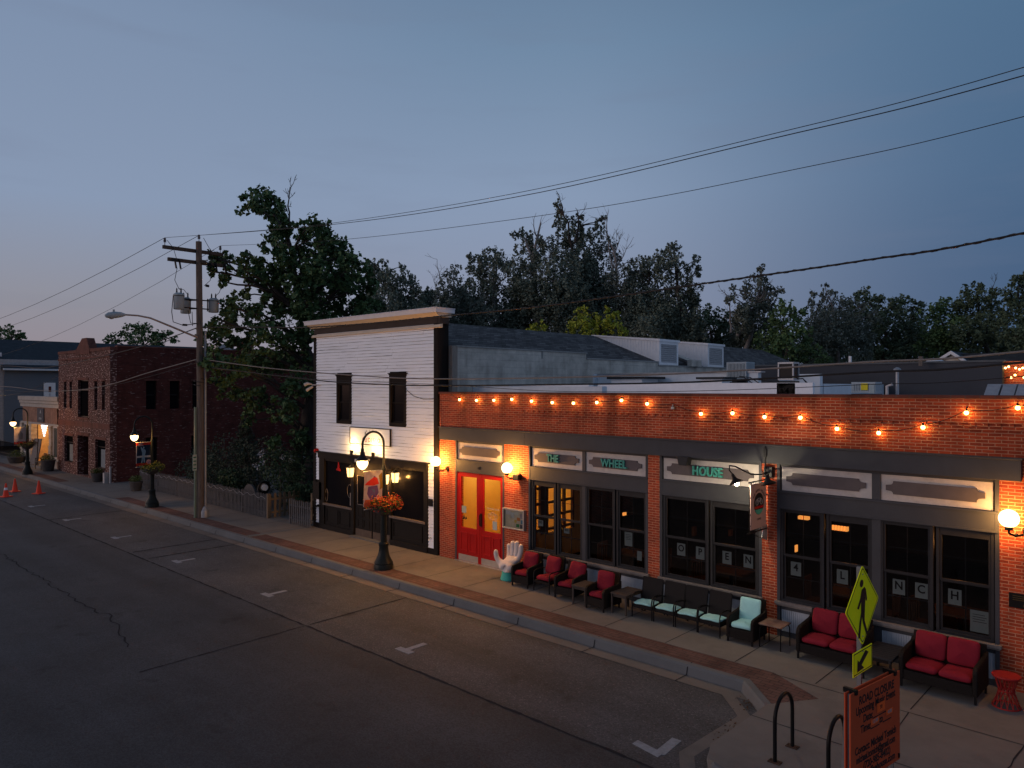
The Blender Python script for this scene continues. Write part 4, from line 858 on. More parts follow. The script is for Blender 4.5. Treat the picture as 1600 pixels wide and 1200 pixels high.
# ------------------------------------------------------------------ signs by the corner
cs = empty('crossing_sign', (11.45, -3.62, 0), 'fluorescent yellow green pedestrian crossing diamond with arrow plate on a steel post', 'road sign')
pb = at(1347, 945, 8.1); px_, py_ = pb.x, pb.y; cs.location = (px_, py_, 0)
nrm_ = Vector((.997, -.075, 0)).normalized()     # sign faces traffic coming along the street
side = Vector((-nrm_.y, nrm_.x, 0))
def on(u, z, d=0): p = Vector((px_, py_, z)) + side * u + nrm_ * d; return p
q = MB(); q.bar((px_ - nrm_.x * .03, py_ - nrm_.y * .03, 0), (px_ - nrm_.x * .03, py_ - nrm_.y * .03, 2.62), .045, .045)
q.build('post', mat('post_steel', (.17, .18, .19), .5, .4), cs)
q = MB()
for i in range(60):
    c = on(0, .1 + i * .042, -.006); q.obox(c, (.012, .002, .012), (0, 0, math.atan2(side.y, side.x)))
q.build('post_holes', 'black', cs)
def poly_plate(pts, d0, d1, m, name, parent):
    q = MB(); n = len(pts); a = [on(u, z, d0) for u, z in pts]; b = [on(u, z, d1) for u, z in pts]
    q.add(a + b, [tuple(reversed(range(n))), tuple(range(n, 2 * n))] + [(i, (i + 1) % n, (i + 1) % n + n, i + n) for i in range(n)]); return q.build(name, m, parent)
def rdiamond(cz, hw, hh, rr=.035, n=4):
    cs_ = [(0, cz - hh), (hw, cz), (0, cz + hh), (-hw, cz)]; pts = []
    for i, c in enumerate(cs_):
        p0 = Vector(cs_[i - 1]); p1 = Vector(c); p2 = Vector(cs_[(i + 1) % 4]); a = p1 + (p0 - p1).normalized() * rr; b = p1 + (p2 - p1).normalized() * rr
        for k in range(n + 1):
            t = k / n; pts.append(tuple((a * (1 - t) ** 2 + p1 * 2 * t * (1 - t) + b * t * t)))
    return pts
CZ = 2.205; HH = .44; HW = .315 / 1.0
dp = poly_plate(rdiamond(CZ, HH, HH), 0, .006, 'yellowgreen', 'diamond_plate', cs)
def ringplate(outer, inner, d, m, name, parent):
    q = MB(); n = len(outer); a = [on(u, z, d) for u, z in outer]; b = [on(u, z, d) for u, z in inner]
    q.add(a + b, [(i, (i + 1) % n, (i + 1) % n + n, i + n) for i in range(n)]); return q.build(name, m, parent)
ringplate(rdiamond(CZ, HH - .022, HH - .022), rdiamond(CZ, HH - .034, HH - .034), .0075, 'letter_dark', 'border', dp)
man = [  # walking figure, facing left
    [(-.02, .07), (.03, .085), (.055, .06), (.075, -.02), (.07, -.04), (.05, -.035), (.045, .02), (.04, -.06), (.035, -.13), (-.03, -.13), (-.03, -.03), (-.07, -.085), (-.10, -.07), (-.045, .0)],
    [(.035, -.12), (.03, -.2), (.085, -.31), (.06, -.325), (-.0, -.21), (-.015, -.16), (-.03, -.22), (-.05, -.33), (-.085, -.325), (-.06, -.2), (-.03, -.12)]]
pm = MB()
for poly in man:
    a = [on(u * 1.5, CZ + z * 1.3 + .085, .009) for u, z in poly]; pm.add(a, [tuple(range(len(a)))])
h_ = [on(-.03 + .045 * math.cos(t * PI / 8), CZ + .245 + .042 * math.sin(t * PI / 8), .009) for t in range(16)]; pm.add(h_, [tuple(range(16))])
pm.build('walking_figure', 'letter_dark', dp)
AZ = 1.60; hw, hh = .25, .13
ap = poly_plate([(-hw, AZ - hh), (hw, AZ - hh), (hw, AZ + hh), (-hw, AZ + hh)], 0, .006, 'yellowgreen', 'arrow_plate', cs)
ringplate([(-hw + .012, AZ - hh + .012), (hw - .012, AZ - hh + .012), (hw - .012, AZ + hh - .012), (-hw + .012, AZ + hh - .012)], [(-hw + .022, AZ - hh + .022), (hw - .022, AZ - hh + .022), (hw - .022, AZ + hh - .022), (-hw + .022, AZ + hh - .022)], .0075, 'letter_dark', 'border', ap)
ar = [(-.15, -.095), (-.14, .04), (-.10, .005), (.07, .10), (.15, .06), (-.035, -.04), (.03, -.085)]
q = MB(); q.add([on(u, AZ + z, .009) for u, z in ar], [tuple(range(len(ar)))]); q.build('arrow', 'letter_dark', ap)
q = MB()
for z in (CZ + .34, CZ - .34, CZ - .39, AZ + .1, AZ - .1): q.tube([on(0, z, .004), on(0, z, .012)], .008, 8)
q.build('bolt', 'galv', cs)

# road closure board on a folding stand
A = at(1327, 1085, 7.55); B = at(1404, 1047, 8.2); top = (A.z + B.z) / 2; xd = Vector((B.x - A.x, B.y - A.y, 0)); WB = xd.length; xd.normalize(); fn = Vector((xd.y, -xd.x, 0))
HB = .98; bc = (A + B) / 2; rcl = empty('road_closure_sign', (bc.x, bc.y, 0), 'orange ROAD CLOSURE board clipped to a folding stand in front of the crossing sign', 'sign')
def brd(u, z, d): p = Vector((bc.x, bc.y, top - z)) + xd * u + fn * d; return p
for dd, nm in ((0, 'board'), (-.055, 'board')):
    q = MB(); a = [brd(u, z, dd + t) for t in (0, .012) for u, z in ((-WB / 2, HB), (WB / 2, HB), (WB / 2, 0), (-WB / 2, 0))]
    q.add(a, [(3, 2, 1, 0), (4, 5, 6, 7), (0, 1, 5, 4), (1, 2, 6, 5), (2, 3, 7, 6), (3, 0, 4, 7)]); q.build(nm, 'orange_board', rcl)
q = MB()
for u in (-WB / 2 + .1, WB / 2 - .12): q.obox(brd(u, .0, -.04), (.04, .14, .05), (0, 0, math.atan2(xd.y, xd.x)))
q.obox(brd(WB / 2 - .03, HB - .05, .014), (.02, .02, .05), (0, 0, math.atan2(xd.y, xd.x)))
q.build('clip', 'blackmetal', rcl)
q = MB()
for u in (-WB / 2 + .06, WB / 2 - .06):
    for dd in (-.02, -.05): q.bar(brd(u, .02, dd - .01), brd(u, top, dd * 2.5), .03, .03)
q.build('stand_leg', mat('stand_steel', (.17, .18, .19), .5, .4), rcl)
def line(body, z, size, sx=.92, u=0, m='letter_dark', al='CENTER', bold=.003): text('board_text', body, size, m, rcl, brd(u, z, .0135), xd, (0, 0, 1), ext=.0006, sx=sx, bold=bold, align=al)
line('ROAD CLOSURE', .115, .125, .82, 0.02)
line('Upcoming Music Event', .215, .118, .78, 0.0)
line('Date:________', .32, .112, .82, 0.01)
line('Time:____to____', .42, .112, .82, 0.0)
line('Contact: Michael Tomich', .62, .112, .78, 0.0)
line('michael.tomich@gmail.com', .715, .108, .70, 0.0)
line('(720-985-8402)', .81, .11, .85, 0.02)
line('coffeehouse.com', .90, .11, .85, .1)
for u, z, w_, h_, tx in ((.10, .285, .17, .10, '30'), (-.03, .40, .18, .06, '12:00'), (.29, .385, .15, .06, '4:00')):
    q = MB(); a = [brd(u + a_ * w_ / 2, z + b_ * h_ / 2, .0165) for a_, b_ in ((-1, 1), (1, 1), (1, -1), (-1, -1))]; q.add(a, [(0, 1, 2, 3)]); q.build('taped_date', 'orange_tape', rcl)
    text('taped_text', tx, .055, 'letter_dark' if tx == '30' else 'paper', rcl, brd(u, z, .018), xd, (0, 0, 1), ext=.0005)
# bike hoops
def bike_hoop(x, y0, y1, label):
    e = empty('bike_rack', (x, (y0 + y1) / 2, 0), label, 'bike rack', 'black hoop bike racks'); r = abs(y1 - y0) / 2; ym = (y0 + y1) / 2
    q = MB(); H_ = .76 - r; pts = [(x, y0, 0), (x, y0, H_ * .5), (x, y0, H_)] + [(x, ym - r * math.cos(t * PI / 14), H_ + r * math.sin(t * PI / 14)) for t in range(1, 14)] + [(x, y1, H_), (x, y1, H_ * .5), (x, y1, 0)]
    q.tube(pts, .024, 12); q.build('hoop', 'blackmetal', e, smooth=60)
    for y in (y0, y1):
        q = MB(); q.box(x - .075, x + .075, y - .05, y + .05, .004, .015); q.tube([(x - .055, y, .0), (x - .055, y, .024)], .009, 6); q.tube([(x + .055, y, 0), (x + .055, y, .024)], .009, 6); q.build('foot_plate', mat('rusty_plate', (.06, .035, .025), .7, var=.4), e)
bike_hoop(11.4, -4.53, -4.0, 'black hoop bike rack standing fully clear left of the orange board')
bike_hoop(12.12, -4.75, -4.22, 'black hoop bike rack half hidden behind the orange board')

# ------------------------------------------------------------------ white clapboard building
wb = empty('clapboard_building', (-3.05, 0, 0), 'two storey white clapboard false front building with dark storefront and projecting cornice', 'building')
q = MB(); r_ = random.Random(11)
openings = [(-5.85, -.40, 0, 2.50), (-4.86, -4.06, 3.45, 4.97), (-2.14, -1.37, 3.47, 4.99)]
z = .16
while z < 6.3:
    h_ = .094; z1 = min(z + h_, 6.34); segs = [(-6.06, -.16)]
    for o in openings:
        if o[2] < z1 - .01 and o[3] > z + .01:
            ns = []
            for a, c in segs:
                if o[1] <= a or o[0] >= c: ns.append((a, c))
                else:
                    if o[0] > a: ns.append((a, o[0]))
                    if o[1] < c: ns.append((o[1], c))
            segs = ns
    if z < .92 or z > 1.5: pass
    for a, c in segs:
        if c < -5.6 and .92 < z < 1.5: continue
        # boards in lengths with butt joints and slightly uneven laps
        x = a
        while x < c - .001:
            xe = min(c, x + r_.uniform(1.3, 2.8)); xe = c if c - xe < .3 else xe
            j = r_.uniform(-.002, .003); dz = r_.uniform(-.003, .003); n = max(1, int((xe - x) / .25)); xs_ = [x + (xe - x) * i / n for i in range(n + 1)]
            k = len(q.v); bow = r_.uniform(-.003, .004)
            for xx in xs_:
                zz_ = z + dz + .004 + max(0, r_.gauss(.001, .0035)) + bow * math.sin(xx * 2.2 + z * 7); zu = z1 - .001  # weathered gaps bare the dark wall, which also stands in for lap shadows
                q.v += [(xx, .0, zz_), (xx, -.027 - j, zz_), (xx, -.026 - j, zz_ + .006), (xx, -.006, zu)]
            for i in range(n):
                for m_ in range(3): q.f.append((k + i * 4 + m_, k + (i + 1) * 4 + m_, k + (i + 1) * 4 + m_ + 1, k + i * 4 + m_ + 1))
            x = xe + .002
    z = z1
q.build('clapboard_siding', 'siding', wb)
q = MB(); walls(q, 'y', .0, .2, -6.2, .02, 0, 6.35, [(-5.83, -.42, 0.1, 2.45), (-4.80, -4.12, 3.5, 4.9), (-2.08, -1.43, 3.5, 4.9)]); q.build('front_wall', 'brown', wb)
q = MB(); q.box(-6.2, -6.06, -.035, .0, 0, 6.35); q.box(-6.2, -5.8, -.04, 0, -.02, .16); q.build('corner_board', 'brown', wb)
q = MB(); q.box(-.16, .0, -.035, .0, 0, 6.35); q.box(-.0, .022, -.03, .35, 4.4, 6.35); q.box(-.44, .01, -.04, 0, -.02, .16); q.build('corner_board', 'brown', wb)
q = MB(); q.box(-6.21, -5.7, -.05, -.0, .93, 1.5); q.build('dark_panel', 'sf', wb)
q = MB(); q.box(-6.18, .0, -.03, .02, 6.34, 6.53); q.box(-.02, .10, -.03, .3, 6.34, 6.53); q.build('frieze', 'brown_mid', wb)
q = MB(); q.prism([(.0, 6.33), (-.06, 6.31), (-.09, 6.26), (-.09, 6.235), (.0, 6.22)], -6.24, .17, 'x'); q.build('frieze_moulding', 'cream', wb)
q = MB(); q.prism([(.0, 6.52), (-.08, 6.53), (-.14, 6.57), (-.23, 6.63), (.35, 6.63), (.35, 6.52)], -6.30, .14, 'x'); q.build('crown_moulding', 'cream', wb)
q = MB(); q.prism([(-.26, 6.632), (-.285, 6.74), (-.28, 6.755), (.42, 6.755), (.42, 6.632)], -6.40, .20, 'x'); q.box(-6.42, .22, -.30, .43, 6.745, 6.765); q.build('cornice_cap', 'white_cap', wb)
for x0, x1, z0, z1 in ((-4.86, -4.06, 3.45, 4.97), (-2.14, -1.37, 3.47, 4.99)):
    f = MB(); frame(f, x0, x1, z0, z1 - .0, .09, -.045, .0, .10); f.box(x0 + .002, x1 - .002, -.047, 0, z1 - .27, z1 - .02); f.box(x0 - .03, x1 + .07, -.08, .0, z1 + .0, z1 + .025); f.box(x0 - .01, x1 + .03, -.06, 0, z1 - .03, z1); f = f.build('window', 'brown', wb, bevel=.005)
    s = MB(); zc = (z0 + z1 - .2) / 2; frame(s, x0 + .09, x1 - .09, zc, z1 - .27, .035, -.005, .03); frame(s, x0 + .09, x1 - .09, z0 + .1, zc + .03, .04, .02, .055); s.build('sash', 'brown', f)
    s = MB(); s.quad((x0 + .1, .035, z0 + .1), (x1 - .1, .035, z0 + .1), (x1 - .1, .035, z1 - .2), (x0 + .1, .035, z1 - .2)); s.build('pane', 'glass_dark', f)
# storefront
q = MB(); q.box(-5.86, -.39, -.09, .0, 2.30, 2.47); q.box(-5.92, -.33, -.14, .02, 2.47, 2.51)
for x0, x1 in ((-5.85, -5.55), (-4.06, -3.9), (-2.10, -2.05), (-.57, -.41)): q.box(x0, x1, -.05, .05, 0, 2.3)
q.box(-5.55, -4.06, -.03, .05, 2.22, 2.3); q.box(-2.05, -.57, -.03, .05, 2.24, 2.3); q.box(-5.55, -4.06, -.01, .05, 0, .78); q.box(-2.05, -.57, -.01, .05, 0, .8)
q.box(-5.85, -3.92, -.065, -.01, -.02, .16); q.box(-2.1, -.41, -.065, -.01, -.02, .16)
for a, c in ((-5.45, -4.8), (-4.72, -4.15), (-1.97, -.66)): frame(q, a, c, .24, .7, .03, -.03, -.01)
q.build('storefront_frame', 'sf', wb, bevel=.004)
ML = mat('grey_brown_ledge', (.13, .105, .095), .6)
for a, c in ((-5.6, -4.0), (-2.1, -.5)):
    q = MB(); q.box(a, c, -.075, .02, .79, .85); q.build('window_ledge', ML, wb, bevel=.004)
for x0, x1 in ((-5.55, -4.06), (-2.05, -.57)):
    q = MB(); q.quad((x0, .03, .84), (x1, .03, .84), (x1, .03, 2.24), (x0, .03, 2.24)); q.build('shop_window', 'glass_dark', wb)
q = MB(); q.prism([(-4.95, 1.95), (-4.72, 1.93), (-4.74, 2.0), (-4.79, 2.02), (-4.81, 2.25), (-4.84, 2.26), (-4.88, 2.02), (-4.94, 2.0)], .015, .025, 'y'); q.build('red_decal', 'red_door', wb)
q = MB(); q.tube([(-4.22 + .12 * math.cos(t * PI / 12), .02, 1.35 + .2 * math.sin(t * PI / 12)) for t in range(25)], .006, 4); q.box(-4.2, -4.1, .018, .026, .9, 1.3); q.tube([(-5.5 + .06 * math.cos(t * PI / 12), .02, 1.1 + .2 * math.sin(t * PI / 12)) for t in range(25)], .008, 4); q.build('window_decal', 'sillstone', wb)
q = MB(); q.box(-3.9, -2.1, .0, .04, 2.0, 2.3); q.box(-3.9, -2.1, .04, .06, 0, 2.0); q.build('door_header', 'sf', wb)
for x0, x1 in ((-3.88, -3.02), (-2.99, -2.12)):
    d = MB(); walls(d, 'y', .0, .04, x0, x1, .02, 2.0, [(x0 + .12, x1 - .12, 1.0, 1.88)])
    for a in (x0 + .13, (x0 + x1) / 2 + .03):
        frame(d, a, a + (x1 - x0) / 2 - .16, .62, .92, .025, -.012, 0); frame(d, a, a + (x1 - x0) / 2 - .16, .3, .56, .025, -.012, 0)
    d = d.build('door', 'sf', wb, bevel=.003)
    q = MB(); q.quad((x0 + .1, .02, .98), (x1 - .1, .02, .98), (x1 - .1, .02, 1.9), (x0 + .1, .02, 1.9)); q.build('glass', 'glass_dark', d)
    q = MB(); q.box(x0 + .02, x1 - .02, -.006, 0, .03, .25); q.build('kick_plate', mat('copper_kick', (.10, .075, .06), .55, .3), d)
    q = MB(); frame(q, x0 + .11, x1 - .11, .99, 1.89, .015, -.006, .0); q.build('trim_bead', 'sillstone', d)
q = MB(); q.box(-3.95, -2.05, -.2, .02, -.01, .035); q.build('door_step', 'concrete_grey', wb)
# side walls, shingled roof, and the long grey block wall behind
q = MB(); q.box(-6.2, -6.0, .2, 26, 0, 5.3); q.build('side_wall', 'brown', wb)
q = MB(); q.box(-.08, .1, .55, 6.5, 3.9, 5.73); q.box(-.08, .1, 6.5, 11.0, 3.9, 5.55); q.box(-.08, .1, 11.0, 26, 3.9, 5.42); q.build('side_wall', 'grey_wall', wb)
q = MB(); q.box(-.1, .14, .55, 6.52, 5.73, 5.77); q.box(-.1, .14, 6.5, 11.02, 5.55, 5.59); q.box(-.1, .14, 11, 26, 5.42, 5.46); q.box(.1, .13, 4.2, 4.24, 5.5, 5.74); q.build('wall_flashing', mat('pale_flashing', (.27, .27, .26), .5), wb)
q = MB(); q.box(-.1, .16, .36, .56, 3.9, 5.75); q.build('end_post', mat('weathered_post', (.26, .22, .19), .85, var=.25, scale=5, stretch=(5, 5, .5)), wb)
q = MB(); q.prism([(-6.3, 5.35), (-3, 6.72), (-.04, 5.60), (-.04, 5.50), (-3, 6.60), (-6.3, 5.25)], .25, 13.2, 'y'); q.prism([(-6.3, 5.35), (-3, 6.72), (-.04, 5.45), (-.04, 5.35), (-3, 6.60), (-6.3, 5.25)], 13.2, 27, 'y'); q.build('roof', 'shingle', wb)
q = MB(); q.add([(-6.2, .25, 5.3), (0, .25, 5.5), (-3, .25, 6.66)], [(0, 1, 2)]); q.build('gable', 'brown', wb)
for (y0, y1) in ((11.1, 12.5), (14.9, 16.3)):
    d = MB(); d.prism([(-3.0, 6.72), (.06, 6.42), (.06, 5.35), (-.5, 5.35)], y0, y1, 'y')
    yy = y0 - .012
    for k in range(22):
        x = -2.8 + k * .13; zt = 6.72 + (x + 3) * (-.3 / 3.06); zb = max(5.42, 6.72 - (x + 3) * .42 - .1)
        if zt - zb > .1: d.box(x, x + .022, yy, y0 + .0, zb, zt - .05)
    d = d.build('dormer', 'membrane_white', wb)
    q = MB(); q.prism([(-3.1, 6.76), (.14, 6.45), (.14, 6.36), (-3.1, 6.71)], y0 - .05, y1 + .06, 'y'); q.build('dormer_cap', 'membrane_white', d)
    f = MB(); 
    f.box(.06, .10, y0, y0 + .12, 5.46, 6.36); f.box(.06, .10, y1 - .12, y1, 5.46, 6.36); f.box(.06, .10, y0 + .12, y1 - .12, 6.26, 6.36); f.box(.06, .1, y0 + .12, y1 - .12, 5.46, 5.54)
    f.build('louvre_frame', 'membrane_white', d)
    q = MB()
    for k in range(9):
        z = 5.58 + k * .078; q.prism([(.062, z + .05), (.10, z), (.10, z + .02), (.07, z + .065)], y0 + .12, y1 - .12, 'y')
    q.build('louvre', 'galv', d)
q = MB(); q.add([(-.02, 13.6, 5.66), (-.02, 14.2, 5.66), (-1.3, 14.2, 6.14), (-1.3, 13.6, 6.14)], [(0, 1, 2, 3)]); q.box(.1, .3, 13.2, 14, 5.44, 5.7); q.build('roof_patch', 'grey_wall', wb)
# hanging shop sign and lanterns
ss = empty('shop_sign', (-3.05, -.05, 3.1), 'white framed sign board lettered AUDISIO on the clapboard above the dark doors', 'sign')
q = MB(); q.box(-4.04, -2.07, -.075, -.04, 2.88, 3.35); q.build('board', 'siding', ss)
q = MB(); frame(q, -4.07, -2.04, 2.855, 3.38, .022, -.085, -.035); q.build('frame', 'black', ss)
text('lettering', 'A U D I S I O', .19, mat('sign_red_letter', (.25, .05, .04), .6), ss, (-2.98, -.078, 3.0), ext=.002, sx=.86)
text('lettering', '&', .14, 'letter_dark', ss, (-3.25, -.078, 3.2), ext=.002)
for i, ch in enumerate('GEMS'): text('sign_letter', ch, .07, 'letter_dark', ss, (-3.2 + i * .16, -.078, 3.30 - abs(i - 1.5) * .02), ext=.001)
def lantern(x, y, z, label):
    x = onY({-4.06: 547.5, -2.25: 602, -1.85: 617.5}[x], 700, y).x; e = empty('wall_lantern', (x, y, z), label, 'wall lamp', 'box lanterns by the dark storefront doors')
    q = MB(); q.add([(-.06, -.06, -.15), (.06, -.06, -.15), (.06, .06, -.15), (-.06, .06, -.15), (-.085, -.085, .13), (.085, -.085, .13), (.085, .085, .13), (-.085, .085, .13)], [(3, 2, 1, 0), (4, 5, 6, 7), (0, 1, 5, 4), (1, 2, 6, 5), (2, 3, 7, 6), (3, 0, 4, 7)]); q.build('glass_box', 'lantern', e, world=False); lamp_or_fill(e, (0, 0, -.03), 42, (1, .44, .10), .045)
    q = MB(); q.box(-.1, .1, -.1, .1, .13, .15); q.lathe([(.1, .15), (.02, .21)], (0, 0, 0), 12); q.box(-.07, .07, -.07, .07, -.17, -.15); q.tube([(0, 0, .2), (0, .05, .25), (0, -y - .03, .22)], .012, 6)
    for sx in (-1, 1):
        for sy in (-1, 1): q.bar((sx * .063, sy * .063, -.16), (sx * .088, sy * .088, .14), .012, .012)
    q.build('cage', 'blackmetal', e, world=False); return e
lantern(-4.06, -.22, 2.0, 'left box lantern glowing beside the dark shop doors')
lantern(-2.25, -.20, 1.93, 'box lantern glowing just right of the dark shop doors, behind the lamp post')
lantern(-1.85, -.20, 2.02, 'rightmost box lantern glowing beside the wide dark shop window')
for x, l in ((-3.86, 'small uplight on the dark header left of the lamp post, shining on the sign board'), (-2.75, 'small uplight on the dark header right of centre, shining on the siding')):
    e = empty('wall_uplight', (x, -.17, 2.6), l, 'light', 'uplights above the dark storefront')
    q = MB(); q.tube([(x, -.17, 2.52), (x, -.15, 2.66)], [.045, .06], 12, False); q.tube([(x, -.17, 2.5), (x, -.17, 2.55)], .045, 12); q.build('housing', 'blackmetal', e, smooth=50)
    q = MB(); q.tube([(x, -.16, 2.60), (x, -.157, 2.62)], .045, 12); q.build('lens', emit('uplight_glow', (1, .60, .20), 30), e); lamp_or_fill(e, (0, -.06 + .0, .20), 26, (1, .58, .20), .03)
q = MB(); q.box(-3.75, -3.1, -.12, -.03, 2.30, 2.40); q.tube([(-3.5, -.1, 2.4), (-3.3, -.13, 2.5), (-3.0, -.1, 2.42)], .03, 8); tag(q.build('camera_bracket', 'galv'), 'pale device and conduit fixed above the dark shop doors', 'fixture')
q = MB(); q.tube([(-5.97, -.03, 2.52), (-5.97, -.13, 2.52)], [.075, .06], 14); q.tube([(-5.97, -.13, 2.52), (-5.97, -.16, 2.52)], .03, 10); tag(q.build('alarm_bell', 'red_door', smooth=40), 'small round red alarm bell on the white siding at the left corner', 'alarm bell')
q = MB(); q.tube([(-5.9, -.02, .72), (-5.9, -.07, .72)], .045, 12); q.tube([(-5.9, -.07, .72), (-5.9, -.12, .69)], .025, 8); tag(q.build('hose_tap', 'blackmetal'), 'black wall tap on the white siding below the dark panel', 'tap')
q = MB(); q.box(-.38, -.2, -.06, -.02, 1.32, 1.52); q.box(-.32, -.26, -.065, -.06, 1.4, 1.45); tag(q.build('keypad_box', 'blackmetal', bevel=.005), 'small black keypad box on the white strip right of the shop window', 'box')
q = MB(); q.tube([(-.3, -.02, .45), (-.3, -.06, .45), (-.3, -.08, .41)], .018, 8); tag(q.build('wall_tap', 'galv'), 'small pale tap low on the white strip beside the brick wall', 'tap')
q = MB(); q.tube([(-6.2, -.06, 4.62), (-6.3, -.12, 4.56), (-6.42, -.14, 4.5)], [.03, .045, .055], 8); q.tube([(-6.25, -.06, 4.7), (-6.36, -.16, 4.72), (-6.46, -.2, 4.68)], [.02, .05, .06], 8); q.box(-6.26, -5.8, -.07, -.03, 4.66, 4.69); tag(q.build('floodlight', 'offwhite', smooth=40), 'twin white floodlights on the left corner of the white building', 'light')
q = MB(); q.tube([(-1.4, -.03, 4.55), (-1.0, -.05, 4.35), (-.6, -.04, 4.27), (-.1, -.04, 4.28)], .008, 5); tag(q.build('service_wire', 'wire'), 'thin wire drooping from the right upper window to the brick corner', 'wire')
# fence runs of individual pickets kept as part of each fence panel
def picket_fence(name, a, c, label, m='fence', sp=.085, h=.86, lights=False, sharp=True, gaps=()):
    a = Vector(a); c = Vector(c); L = (c - a).length; d = (c - a).normalized(); nn = Vector((d.y, -d.x)); e = empty(name, (a.x, a.y, 0), label, 'fence')
    sp *= 1.25; n = int(L / 2.3) + 1; r_ = random.Random(int(L * 100)); ang = math.atan2(d.y, d.x)
    for k in range(n):
        s0, s1 = L * k / n, L * (k + 1) / n; q = MB(); s = s0 + .04
        while s < s1 - .03:
            p = a + d * s; t = h + r_.uniform(-.02, .02); w_ = sp * .52
            q2 = MB(); q2.prism([(-w_ / 2, .03), (w_ / 2, .03), (w_ / 2, t - .05), (0, t), (-w_ / 2, t - .05)], -.012, .0, 'y')
            cs, sn = math.cos(ang), math.sin(ang); ln = r_.uniform(-.012, .012)
            q.add([(p.x + x * cs - y * sn + z * ln * cs, p.y + x * sn + y * cs + z * ln * sn, z) for x, y, z in q2.v], q2.f); s += sp
        for z in (.2, h - .22):
            p = a + d * s0 - nn * .0; p2 = a + d * s1; off = Vector((-nn.x, -nn.y)) * .02
            q.bar((p.x + off.x, p.y + off.y, z), (p2.x + off.x, p2.y + off.y, z), .035, .07)
        q.build('picket_panel', m, e)
        p = a + d * s0 - nn * .05; q = MB(); q.bar((p.x, p.y, 0), (p.x, p.y, h - .02), .08, .08); q.build('fence_post', m, e)
    if lights:
        q = MB(); pts = []; i = 0; s = 0
        while s < L: p = a + d * s + nn * .03; pts.append((p.x, p.y, h - .14 + .05 * math.sin(i * 1.9) + .02 * math.sin(i * .7))); s += .16; i += 1
        q.tube(pts, .008, 4); q.build('light_cord', mat('pale_cord', (.32, .31, .32), .6), e)
    return e
picket_fence('picket_fence', (-20.3, -.32), (-8.66, -.32), 'long weathered grey picket fence with a pale cord along the pavement', lights=True)
picket_fence('picket_fence', (-8.62, -.3), (-8.62, 1.45), 'short tan picket fence return running back from the pavement corner', 'fence_new', sp=.15, h=.88)
picket_fence('picket_gate', (-7.25, -.3), (-5.9, -.3), 'narrow grey picket gate section beside the white building', sp=.1, h=.86)
picket_fence('picket_fence', (-7.2, .5), (-5.9, .55), 'short tan picket fence just behind the grey gate', 'fence_new', sp=.14, h=.95)
picket_fence('picket_fence', (-12.5, 7.2), (-7.3, 7.2), 'distant black picket fence at the back of the yard', 'blackmetal', sp=.2, h=1.9)

# ------------------------------------------------------------------ left: two storey brick building
bb = empty('old_brick_building', (-27, -.7, 0), 'two storey patchy red brick building with small peaked parapet', 'building')
Y0 = -.7
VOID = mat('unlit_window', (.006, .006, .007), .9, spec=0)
slits = [(-30.05, -29.62), (-29.1, -28.68), (-25.22, -24.78), (-24.15, -23.72)]
hol = [(a, c, 3.47, 4.9) for a, c in slits] + [(-27.72, -26.1, 3.05, 4.97), (-27.78, -26.08, 0.02, 2.1), (-29.93, -28.5, .58, 2.0), (-25.07, -23.65, .58, 2.02)]
q = MB(); walls(q, 'y', Y0, Y0 + .3, -31.0, -23.0, 0, 6.4, hol); q.build('front_wall', 'brick_old', bb)
q = MB(); walls(q, 'x', -23.0, -23.3, Y0 + .3, 11.5, 0, 6.55, [(.95, 1.45, 3.5, 4.92), (2.1, 2.6, 3.5, 4.92), (3.25, 3.75, 3.5, 4.92), (.95, 1.5, .8, 2.1), (3.2, 3.75, .8, 2.1)])
q.box(-31.0, -23.3, 11.2, 11.5, 0, 6.5); q.box(-31, -30.7, Y0 + .3, 11.2, 0, 6.4); q.build('side_wall', 'brick_side', bb)
q = MB(); q.box(-31.03, -22.97, Y0 - .03, Y0 + .32, 6.4, 6.55); q.box(-31.0, -23.0, Y0 - .045, Y0, 6.05, 6.15); q.box(-31.0, -23.0, Y0 - .04, Y0, 2.72, 2.83); q.box(-31.0, -23.0, Y0 - .02, Y0, 2.55, 2.72)
for a, c in slits: q.box(a - .08, c + .08, Y0 - .03, Y0, 4.9, 5.0)
q.box(-27.8, -26.0, Y0 - .03, Y0, 4.97, 5.1); q.box(-27.9, -25.95, Y0 - .03, Y0, 2.1, 2.25); q.box(-25.2, -23.5, Y0 - .03, Y0, 2.02, 2.15); q.box(-30.05, -28.4, Y0 - .03, Y0, 2.0, 2.13); q.box(-27.8, -26.0, Y0 - .04, Y0, 2.95, 3.05)
q.prism([(-27.95, 6.3), (-25.8, 6.3), (-25.8, 6.55), (-26.25, 7.12), (-26.95, 7.12), (-27.8, 6.6), (-27.95, 6.55)], Y0 - .05, Y0 + .32, 'y'); q.box(-23.3, -22.97, Y0 + .3, 11.52, 6.55, 6.62); q.build('brick_trim', 'brick_trim', bb)
